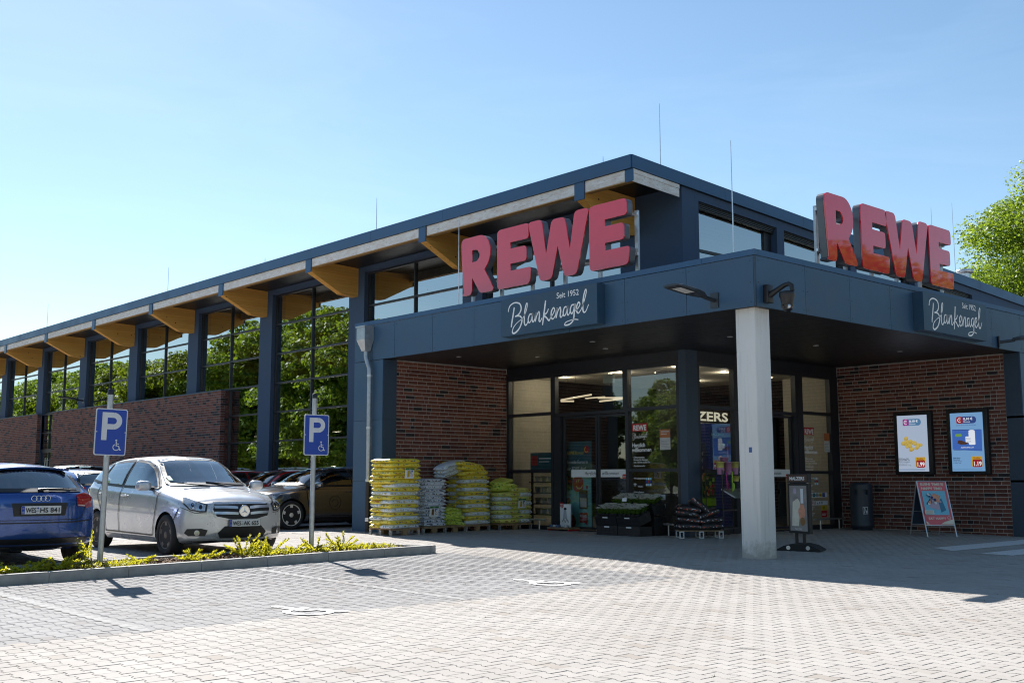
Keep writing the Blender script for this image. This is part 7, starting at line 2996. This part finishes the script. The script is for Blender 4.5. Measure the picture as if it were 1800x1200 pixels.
    # seams
    for sg in (1, -1):
        for ln in sp['seams']:
            B.line(ln, .020, f_side(sg), .0025, M['cardark'], 'door_seam', t)
        for (hx, hz) in sp['handles']:
            h = B.hit((hx, sg * 3, hz), (0, -sg, 0))
            if h[0]:
                c = h[0]
                hb = MB().bbox(c.x - .10, c.y + sg * .012, c.z - .014, c.x + .10, c.y + sg * .040, c.z + .014, .010)
                hb.build('door_handle', sp.get('handlemat', paint), t)
        # sill strip
        B.line(sp['sill'], .07, f_side(sg), .006, sp.get('sillmat', M['cardark']), 'sill', t)
        # mirror
        mx, mz = sp['mirror']
        h = B.hit((mx, sg * 3, mz - .03), (0, -sg, 0))
        yb = h[0].y if h[0] else sg * B.W * .9
        ms = bmesh.new()
        bmesh.ops.create_uvsphere(ms, u_segments=16, v_segments=10, radius=1)
        for v in ms.verts:
            c = v.co
            c.x = math.copysign(abs(c.x) ** .75, c.x) * .085
            c.y = math.copysign(abs(c.y) ** .7, c.y) * .125
            c.z = math.copysign(abs(c.z) ** .7, c.z) * .080
            if c.x < 0: c.x *= .5
        mo = MB().bm(ms, 0, True, Matrix.Translation((mx, yb + sg * .17, mz + .02))).build('wing_mirror', sp.get('mirrormat', paint), t)
        MB().tube([(mx, yb - sg * .03, mz - .03), (mx, yb + sg * .09, mz - .02)], [.035, .028], 8).build('mirror_arm', M['cardark'], mo)
        # wheels
        for ax in (xfx, xrx):
            wheel(t, ax, sg * ty, R, wh.get('w', .205), wh['rim'], sg, wh['mat'])
    return t, B


def sym(B, t, poly, frame, off, mat, name, yaw=0.0, rearw=False):
    """a lamp or grille piece on both front (or rear) corners"""
    for sg in (1, -1):
        fr = (f_rear if rearw else f_front)
        pl_ = [(u * sg, v) for u, v in poly]
        B.conform(pl_, fr(yaw * sg), off, mat, name, t)


P_SILVER = carpaint('silver_metallic_paint', (0.62, 0.63, 0.65), 0.35, 0.28)
P_BLUE = carpaint('deep_blue_metallic_paint', (0.014, 0.075, 0.32), 0.35, 0.22)
P_DARK = carpaint('black_bronze_metallic_paint', (0.26, 0.25, 0.25), 0.9, 0.14)
P_RED = carpaint('red_gloss_paint', (0.60, 0.025, 0.02), 0.2, 0.2)
P_SKY = carpaint('light_blue_metallic_paint', (0.20, 0.42, 0.50), 0.3, 0.25)
P_MIDBLUE = carpaint('mid_blue_paint', (0.02, 0.10, 0.32), 0.3, 0.22)
P_WHITE = carpaint('pale_silver_paint', (0.52, 0.53, 0.55), 0.4, 0.28)

# ---------------------------------------------------------------- silver compact van, nose to the planter
spB = dict(L=4.36, hw_max=.893, paint=P_SILVER, bowf=.34, bowr=.24, nose=.12, tail=.10, nosez=.50, tailz=.72,
           top=[(-2.18, 1.02), (-2.08, 1.10), (-2.0, 1.24), (-1.88, 1.41), (-1.70, 1.485), (-1.2, 1.535), (-.5, 1.557), (.0, 1.53), (.22, 1.485), (.70, 1.26), (1.12, 1.055), (1.3, 1.00), (1.7, .945), (1.95, .88), (2.06, .82), (2.18, .80)],
           belt=[(-2.18, .98), (-1.9, 1.06), (-1.0, 1.03), (0, .99), (.9, .955), (1.4, .91), (1.8, .84), (2.06, .75), (2.18, .72)],
           low=[(-2.18, .36), (-1.9, .24), (-1.3, .19), (1.3, .18), (1.8, .20), (2.05, .24), (2.18, .26)],
           hw=[(-2.18, .84), (-1.8, .885), (-1.0, .893), (1.0, .893), (1.6, .885), (2.0, .86), (2.18, .83)],
           wr=[(-2.18, .62), (-1.8, .56), (-1.0, .60), (0.0, .60), (.4, .60), (.9, .67), (1.2, .70), (1.7, .66), (2.18, .60)],
           wheels=dict(x=(1.34, -1.36), R=.316, arch=.352, y=.785, rim=.215, mat=M['rimdark']),
           side=[[(.86, 1.025), (.34, 1.35), (.10, 1.43), (-.32, 1.46), (-.37, 1.045)], [(-.45, 1.05), (-.41, 1.46), (-.8, 1.455), (-1.17, 1.43), (-1.28, 1.09)], [(-1.36, 1.10), (-1.27, 1.42), (-1.55, 1.38), (-1.80, 1.27), (-1.88, 1.16)]],
           screen=[(-.64, 1.075), (.64, 1.075), (.50, 1.465), (.25, 1.49), (-.25, 1.49), (-.50, 1.465)], rearwin=[(-.60, 1.10), (.60, 1.10), (.50, 1.40), (-.50, 1.40)], fx=.02, rx=-1.80, glassmin=.98,
           seams=[[(1.0, 1.0), (1.02, .80), (.94, .45), (.90, .30)], [(-.41, 1.04), (-.42, .6), (-.38, .30)], [(-1.30, 1.08), (-1.36, .9), (-1.22, .72), (-1.0, .52), (-.93, .32)], [(.90, .30), (-.93, .32)], [(1.72, .72), (1.62, .55)]],
           handles=[(-.20, .90), (-1.12, .93)], sill=[(.92, .235), (-.95, .245)], sillmat=P_SILVER, mirror=(.72, 1.04), seatx=(-.05, -1.0), dashz=1.0)
carA, BA = make_car(spB, 'silver compact van with its nose at the planter right of the nearer parking sign', -5.67, 7.59, 0.052, -PI / 2)
t, B = carA, BA
# character line along the flank
for sg in (1, -1):
    pass
g_ = B.conform([(-.44, .785), (.44, .785), (.47, .70), (.42, .60), (.22, .555), (-.22, .555), (-.42, .60), (-.47, .70)], f_front(), .004, M['grillblack'], 'grille', t)
B.line([(-.45, .79), (.45, .79), (.485, .70), (.43, .59), (.22, .545), (-.22, .545), (-.43, .59), (-.485, .70), (-.45, .79)], .028, f_front(), .010, P_SILVER, 'grille_surround', g_)
for zz in (.735, .650):
    for sg in (1, -1):
        B.line([(sg * .10, zz - .012), (sg * .27, zz), (sg * .45, zz + .004)], .036, f_front(), .016, M['alu'], 'grille_bar', g_)
h = B.hit((3, 0, .675), (-1, 0, 0))[0]
st_ = MB().lathe([(.088, 0), (.092, .012), (.082, .024), (.076, .016)], 28, (0, 0, 0), 'x')
for k in range(3):
    a = PI / 2 + k * 2 * PI / 3
    c_, s_ = math.cos(a), math.sin(a)
    st_.add([(.014, -.014 * -s_, .014 * c_ * -1), (.014, .014 * -s_, .014 * c_), (.014, .078 * c_, .078 * s_), (.024, .01 * c_, .01 * s_)], [(0, 1, 3), (1, 2, 3), (2, 0, 3)])
st_.lathe([(.078, .004), (0.0, .006)], 24, (0, 0, 0), 'x', 1)
st_.xform(Matrix.Translation((h.x + .012, 0, .675)))
st_.build('star_emblem', [M['chrome'], M['cardark']], t)
sym(B, t, [(.50, .775), (.60, .80), (.80, .885), (.90, .905), (.89, .80), (.78, .70), (.62, .665), (.52, .665)], f_front, .004, M['cardark'], 'headlight_bezel', .38)
sym(B, t, [(.53, .765), (.62, .79), (.80, .865), (.875, .88), (.865, .80), (.77, .715), (.63, .685), (.545, .685)], f_front, .008, M['headclear'], 'headlight', .38)
for sg in (1, -1):
    for (u, v, r) in ((.61, .735, .045), (.73, .765, .040)):
        B.conform([(sg * (u + r * math.cos(k * PI / 6)), v + r * math.sin(k * PI / 6)) for k in range(12)], f_front(.38 * sg), .011, M['chrome'], 'lamp_reflector', t)
        B.conform([(sg * (u + r * .6 * math.cos(k * PI / 6)), v + r * .6 * math.sin(k * PI / 6)) for k in range(12)], f_front(.38 * sg), .014, M['cardark'], 'lamp_lens', t)
g_ = B.conform([(-.40, .36), (-.30, .455), (.30, .455), (.40, .36), (.36, .285), (-.36, .285)], f_front(), .004, M['grillblack'], 'lower_intake', t)
B.line([(-.72, .30), (-.46, .30), (-.36, .268), (.36, .268), (.46, .30), (.72, .30)], .03, f_front(), .012, P_SILVER, 'intake_lip', g_)
sym(B, t, [(.50, .40), (.60, .425), (.80, .42), (.84, .36), (.78, .315), (.54, .315)], f_front, .004, M['cardark'], 'fog_light_recess', .30)
for sg in (1, -1):
    B.conform([(sg * (.655 + .040 * math.cos(k * PI / 6)), .362 + .040 * math.sin(k * PI / 6)) for k in range(12)], f_front(.30 * sg), .012, M['headclear'], 'fog_light', t)
B.line([(-.84, .20), (-.4, .205), (.4, .205), (.84, .20)], .05, f_front(), .006, M['cardark'], 'splitter', t)
B.line([(.52, .645), (.70, .655), (.90, .74)], .008, f_front(.3), .003, M['cardark'], 'bumper_seam', t)
B.line([(-.52, .645), (-.70, .655), (-.90, .74)], .008, f_front(-.3), .003, M['cardark'], 'bumper_seam', t)
B.line([(-.60, .80), (-.50, .815), (0, .835), (.50, .815), (.60, .80)], .008, f_front(), .003, M['cardark'], 'bonnet_seam', t)
h = B.hit((3, 0, .505), (-1, 0, 0))[0]
number_plate(t, 'WES AK 655', (h.x + .03, 0, .500), (0, 1, 0), (1, 0, 0))
B.conform([(-.14 + .02, .50), (-.14, .50), (-.14, .56), (-.06, .56), (-.05, .50)], f_front(.0), .003, P_SILVER, 'tow_cover', t)
for sg in (1, -1):
    B.conform([(-2.02, .93), (-1.90, 1.02), (-1.80, 1.03), (-1.86, .86), (-2.0, .80)], f_side(sg), .005, M['tailred'], 'tail_light', t)
for sg in (.25, -.35):
    MB().tube([(1.16, sg + .28, 1.055), (1.10, sg - .05, 1.085), (1.02, sg - .33, 1.115)], .010, 6).build('wiper', M['cardark'], t)
q = B.conform([(-.60, 1.13), (-.54, 1.13), (-.54, 1.20), (-.60, 1.20)], f_front(), .010, plain('green_sticker', (.05, .35, .22), .5), 'green_sticker', t)

# ---------------------------------------------------------------- blue hatchback, tail to the planter
spA = dict(L=4.29, hw_max=.8825, paint=P_BLUE, bowf=.28, bowr=.40, nose=.12, tail=.09, nosez=.50, tailz=.66,
           top=[(-2.145, .98), (-2.06, 1.005), (-1.98, 1.06), (-1.80, 1.19), (-1.60, 1.315), (-1.45, 1.352), (-1.0, 1.40), (-.4, 1.42), (.1, 1.40), (.35, 1.35), (.85, 1.10), (1.08, 1.0), (1.5, .93), (1.9, .82), (2.04, .72), (2.145, .70)],
           belt=[(-2.145, .90), (-1.8, .965), (-1.0, .96), (0, .935), (.9, .905), (1.5, .83), (1.9, .74), (2.145, .66)],
           low=[(-2.145, .33), (-1.8, .25), (-1.2, .19), (1.3, .18), (2.0, .22), (2.145, .25)],
           hw=[(-2.145, .86), (-1.7, .88), (-1, .8825), (1, .8825), (1.7, .87), (2.145, .82)],
           wr=[(-2.145, .66), (-1.9, .60), (-1.5, .53), (-.6, .56), (.2, .56), (.9, .66), (1.2, .68), (2.145, .60)],
           wheels=dict(x=(1.25, -1.33), R=.316, arch=.35, y=.765, rim=.21, mat=M['rimsilver']),
           side=[[(.82, .965), (.30, 1.26), (.05, 1.30), (-.32, 1.315), (-.36, .985)], [(-.44, .985), (-.40, 1.315), (-.9, 1.30), (-1.15, 1.26), (-1.25, 1.01)], [(-1.33, 1.02), (-1.22, 1.25), (-1.42, 1.20), (-1.60, 1.06)]],
           screen=[(-.62, 1.03), (.62, 1.03), (.48, 1.33), (-.48, 1.33)], rearwin=[(-.62, 1.025), (.62, 1.025), (.50, 1.285), (.30, 1.305), (-.30, 1.305), (-.50, 1.285)], fx=.05, rx=-1.40, glassmin=.93,
           seams=[[(.95, .93), (.95, .75), (.88, .30)], [(-.40, .97), (-.40, .30)], [(-1.28, 1.0), (-1.30, .85), (-1.0, .50), (-.95, .30)]],
           handles=[(-.25, .84), (-1.1, .86)], sill=[(.9, .235), (-.95, .235)], mirror=(.66, .98), seatx=(-.05, -.95), dashz=.95)
carB, BB = make_car(spA, 'blue hatchback seen from behind, left of the nearer parking sign', -8.75, 7.38, 0.035, PI / 2)
t, B = carB, BB
g_ = B.conform([(-.36, .865), (.36, .865), (.33, .695), (-.33, .695)], f_rear(), .003, M['cardark'], 'plate_recess', t)
h = B.hit((-3, 0, .775), (1, 0, 0))[0]
number_plate(t, 'WES HS 841', (h.x - .022, 0, .775), (0, -1, 0), (-1, 0, 0))
rg = MB()
for k in range(4):
    cy_ = (k - 1.5) * .058
    hx = B.hit((-3, cy_, .925), (1, 0, 0))[0].x - .008
    rg.tube([(hx, cy_ + .036 * math.cos(2 * PI * j / 18), .925 + .036 * math.sin(2 * PI * j / 18)) for j in range(19)], .0055, 6)
rg.build('ring_emblem', M['chrome'], t, kind='stuff')
sym(B, t, [(.50, .965), (.66, .985), (.68, .80), (.50, .815)], f_rear, .005, M['tailred'], 'tail_light', .12, True)
sym(B, t, [(.66, .985), (.78, .99), (.86, .93), (.86, .80), (.68, .785)], f_rear, .005, M['tailred'], 'tail_light', .55, True)
sym(B, t, [(.51, .835), (.64, .828), (.64, .808), (.51, .820)], f_rear, .010, M['tailclear'], 'reversing_light', .12, True)
B.line([(-.74, .62), (-.5, .605), (.5, .605), (.74, .62)], .016, f_rear(), .004, M['cardark'], 'bumper_seam', t)
B.line([(-.66, 1.0), (-.66, .80), (-.60, .66), (-.5, .64), (.5, .64), (.60, .66), (.66, .80), (.66, 1.0)], .009, f_rear(), .003, M['cardark'], 'tailgate_seam', t)
B.conform([(-.70, .40), (.70, .40), (.72, .28), (-.72, .28)], f_rear(), .005, M['cardark'], 'bumper_insert', t)
B.line([(-.84, .335), (-.3, .315), (.3, .315), (.84, .335)], .10, f_rear(), .004, M['cardark'], 'lower_valance', t)
for sg in (.53,):
    MB().lathe([(.035, 0), (.040, .12), (.034, .12), (.030, .02)], 16, (0, 0, 0), 'x').xform(Matrix.Translation((-1.98, sg, .285)) @ Matrix.Rotation(PI, 4, 'Z')).build('exhaust_pipe', M['steel'], t)
    MB().tube([(-1.90, .30, .285), (-1.90, .60, .285)], .060, 12).build('silencer', M['cardark'], t)
B.conform([(-.20, 1.338), (.20, 1.338), (.20, 1.312), (-.20, 1.312)], f_rear(), .012, M['tailred'], 'brake_light', t)
sp_ = MB()
for k in range(12):
    y0, y1 = -.52 + k * 1.04 / 12, -.52 + (k + 1) * 1.04 / 12
    dz = lambda yy: -.035 * (abs(yy) / .52) ** 2
    sp_.add([(-1.45, y0, 1.36 + dz(y0)), (-1.45, y1, 1.36 + dz(y1)), (-1.645, y1, 1.345 + dz(y1)), (-1.645, y0, 1.345 + dz(y0)), (-1.63, y0, 1.322 + dz(y0)), (-1.63, y1, 1.322 + dz(y1)), (-1.45, y1, 1.33 + dz(y1)), (-1.45, y0, 1.33 + dz(y0))],
            [(0, 3, 2, 1), (3, 4, 5, 2), (4, 7, 6, 5)])
sp_.build('roof_spoiler', P_BLUE, t)
hx = B.hit((-3, .02, 1.03), (1, 0, 0))[0].x
MB().tube([(hx - .03, .02, 1.035), (hx - .035, -.10, 1.05), (hx + .0, -.42, 1.04)], [.020, .013, .008], 8).tube([(hx - .03, -.12, 1.035), (hx + .0, -.50, 1.03)], .008, 6).build('rear_wiper', M['cardark'], t)

# ---------------------------------------------------------------- dark estate beside the canopy
spC = dict(L=4.80, hw_max=.92, paint=P_DARK, bowf=.34, bowr=.25, nose=.13, tail=.10, nosez=.52, tailz=.70,
           top=[(-2.4, 1.0), (-2.3, 1.08), (-2.0, 1.30), (-1.6, 1.40), (-.8, 1.455), (-.2, 1.465), (.3, 1.42), (.6, 1.33), (1.05, 1.08), (1.22, 1.01), (1.6, .955), (2.0, .88), (2.25, .79), (2.4, .76)],
           belt=[(-2.4, .92), (-1.8, .99), (-1.0, .975), (0, .95), (.9, .93), (1.5, .88), (2.0, .80), (2.27, .70), (2.4, .68)],
           low=[(-2.4, .34), (-1.9, .25), (-1.3, .19), (1.3, .18), (2.0, .20), (2.4, .24)],
           hw=[(-2.4, .86), (-1.8, .91), (-1, .92), (1, .92), (1.8, .905), (2.4, .85)],
           wr=[(-2.4, .62), (-1.8, .56), (-.6, .59), (.3, .58), (1.0, .68), (1.3, .71), (2.4, .62)],
           wheels=dict(x=(1.46, -1.40), R=.335, arch=.372, y=.80, rim=.25, mat=M['rimbright'], w=.235),
           side=[[(1.0, .985), (.52, 1.26), (.20, 1.355), (-.18, 1.375), (-.24, 1.0)], [(-.32, 1.0), (-.27, 1.375), (-.9, 1.36), (-1.12, 1.33), (-1.22, 1.02)], [(-1.30, 1.03), (-1.20, 1.32), (-1.6, 1.28), (-1.9, 1.12), (-1.95, 1.06)]],
           screen=[(-.63, 1.035), (.63, 1.035), (.50, 1.39), (-.50, 1.39)], rearwin=[(-.58, 1.05), (.58, 1.05), (.48, 1.33), (-.48, 1.33)], fx=.25, rx=-1.9, glassmin=.95,
           seams=[[(1.06, .95), (1.06, .75), (1.0, .45), (.96, .30)], [(-.28, .98), (-.28, .30)], [(-1.25, 1.0), (-1.28, .85), (-1.02, .50), (-.96, .30)], [(.96, .30), (-.96, .30)], [(1.9, .80), (1.84, .62)]],
           handles=[(-.12, .86), (-1.1, .88)], sill=[(1.0, .235), (-.95, .235)], mirror=(.80, 1.0), seatx=(-.05, -.98), dashz=.96)
carC, BC = make_car(spC, 'dark estate car with silver wheels, half hidden by the end wall of the canopy', 0.71, 13.22, 0.062, PI)
sym(BC, carC, [(.52, .72), (.66, .75), (.88, .78), (.90, .72), (.78, .64), (.56, .63)], f_front, .006, M['headclear'], 'headlight', .45)
BC.conform([(-.42, .74), (.42, .74), (.34, .42), (-.34, .42)], f_front(), .005, M['grillblack'], 'grille', carC)
for sg in (1,):
    BC.line([(x_, z_) for x_, z_ in arc(.30, .60, .155, 0, 360, 28)], .010, f_side(sg), .003, plain('faint_gold_door_emblem', (.10, .065, .03), .45), 'door_emblem', carC)
    BC.line([(x_, z_) for x_, z_ in arc(.30, .60, .085, 0, 300, 22)], .008, f_side(sg), .003, plain('faint_gold_emblem', (.09, .06, .03), .45), 'door_emblem', carC)

# ---------------------------------------------------------------- cars further back, sharing the forms above
import copy as _cp
def variant(sp, **kw):
    d = dict(sp)
    d.update(kw)
    return d


def scaled(keys, a, b=0.0):
    return [(x, z * a + b) for x, z in keys]


spD = variant(spA, paint=P_RED, wheels=dict(spA['wheels']))
carD, BD = make_car(spD, 'red car with glaring windscreen between the silver van and the dark estate', 1.15, 16.05, 0.062, PI)
spR = variant(spA, paint=P_RED, wheels=dict(spA['wheels']))
make_car(spR, 'second red car, only its roof showing above the silver van', 1.0, 19.0, 0.065, PI)
# light blue estate with roof rails
spE = variant(spC, paint=P_SKY, top=scaled(spC['top'], 1.12, -.02), belt=scaled(spC['belt'], 1.12, 0.0), wheels=dict(x=(1.40, -1.36), R=.33, arch=.37, y=.79, rim=.22, mat=M['rimsilver']),
              side=[[(x, z * 1.12 - .015) for x, z in w_] for w_ in spC['side']], screen=[(y_, z * 1.12 - .015) for y_, z in spC['screen']], rearwin=[(y_, z * 1.12 - .015) for y_, z in spC['rearwin']],
              handles=[(-.12, .97), (-1.1, .99)], mirror=(.80, 1.12), dashz=1.05, glassmin=1.05)


def rails(t, B, mat, zt):
    for sg in (.60, -.60):
        pts = []
        for k in range(9):
            x = -1.65 + k * .25
            h = B.hit((x, sg, 3), (0, 0, -1))[0]
            lift = .055 if 0 < k < 8 else .0
            pts.append((x, sg, h.z + lift))
        MB().tube(pts, .016, 8).build('roof_rail', mat, t)
        for k in (2, 4, 6):
            p = pts[k]
            MB().box(p[0] - .06, sg - .012, p[2] - .055, p[0] + .06, sg + .012, p[2] - .008).build('rail_foot', M['cardark'], t)


carE, BE = make_car(spE, 'light blue estate car with roof rails behind the blue hatchback', -0.75, 26.6, 0.065, PI)
rails(carE, BE, M['alu'], 1.62)
spF = variant(spE, paint=P_WHITE)
carF, BF = make_car(spF, 'pale silver estate car with roof rails farthest back in the row', -0.2, 30.6, 0.065, PI)
rails(carF, BF, M['alu'], 1.62)
# small blue hatchback seen from behind
spG = variant(spA, paint=P_MIDBLUE, L=4.29, wheels=dict(spA['wheels']))
carG, BG = make_car(spG, 'mid blue hatchback with a pale rear window, mostly hidden behind the silver van', -3.25, 19.2, 0.062, PI / 2 + 0.06)
h = BG.hit((-3, 0, .775), (1, 0, 0))[0]
BG.conform([(-.36, .865), (.36, .865), (.33, .695), (-.33, .695)], f_rear(), .003, M['cardark'], 'plate_recess', carG)
MB().box(h.x - .03, -.26, .72, h.x - .01, .26, .83).build('number_plate', M['platewhite'], carG)
sym(BG, carG, [(.50, .965), (.66, .985), (.68, .80), (.50, .815)], f_rear, .005, M['tailred'], 'tail_light', .12, True)
sym(BG, carG, [(.66, .985), (.78, .99), (.86, .93), (.86, .80), (.68, .785)], f_rear, .005, M['tailred'], 'tail_light', .55, True)
BG.conform([(-.52, 1.345), (.52, 1.345), (.48, 1.30), (-.48, 1.30)], f_rear(), .014, M['cardark'], 'roof_spoiler', carG)
hx = BG.hit((-3, .02, 1.03), (1, 0, 0))[0].x
MB().tube([(hx - .03, .0, 1.035), (hx - .0, -.42, 1.05)], .012, 6).build('rear_wiper', M['cardark'], carG)
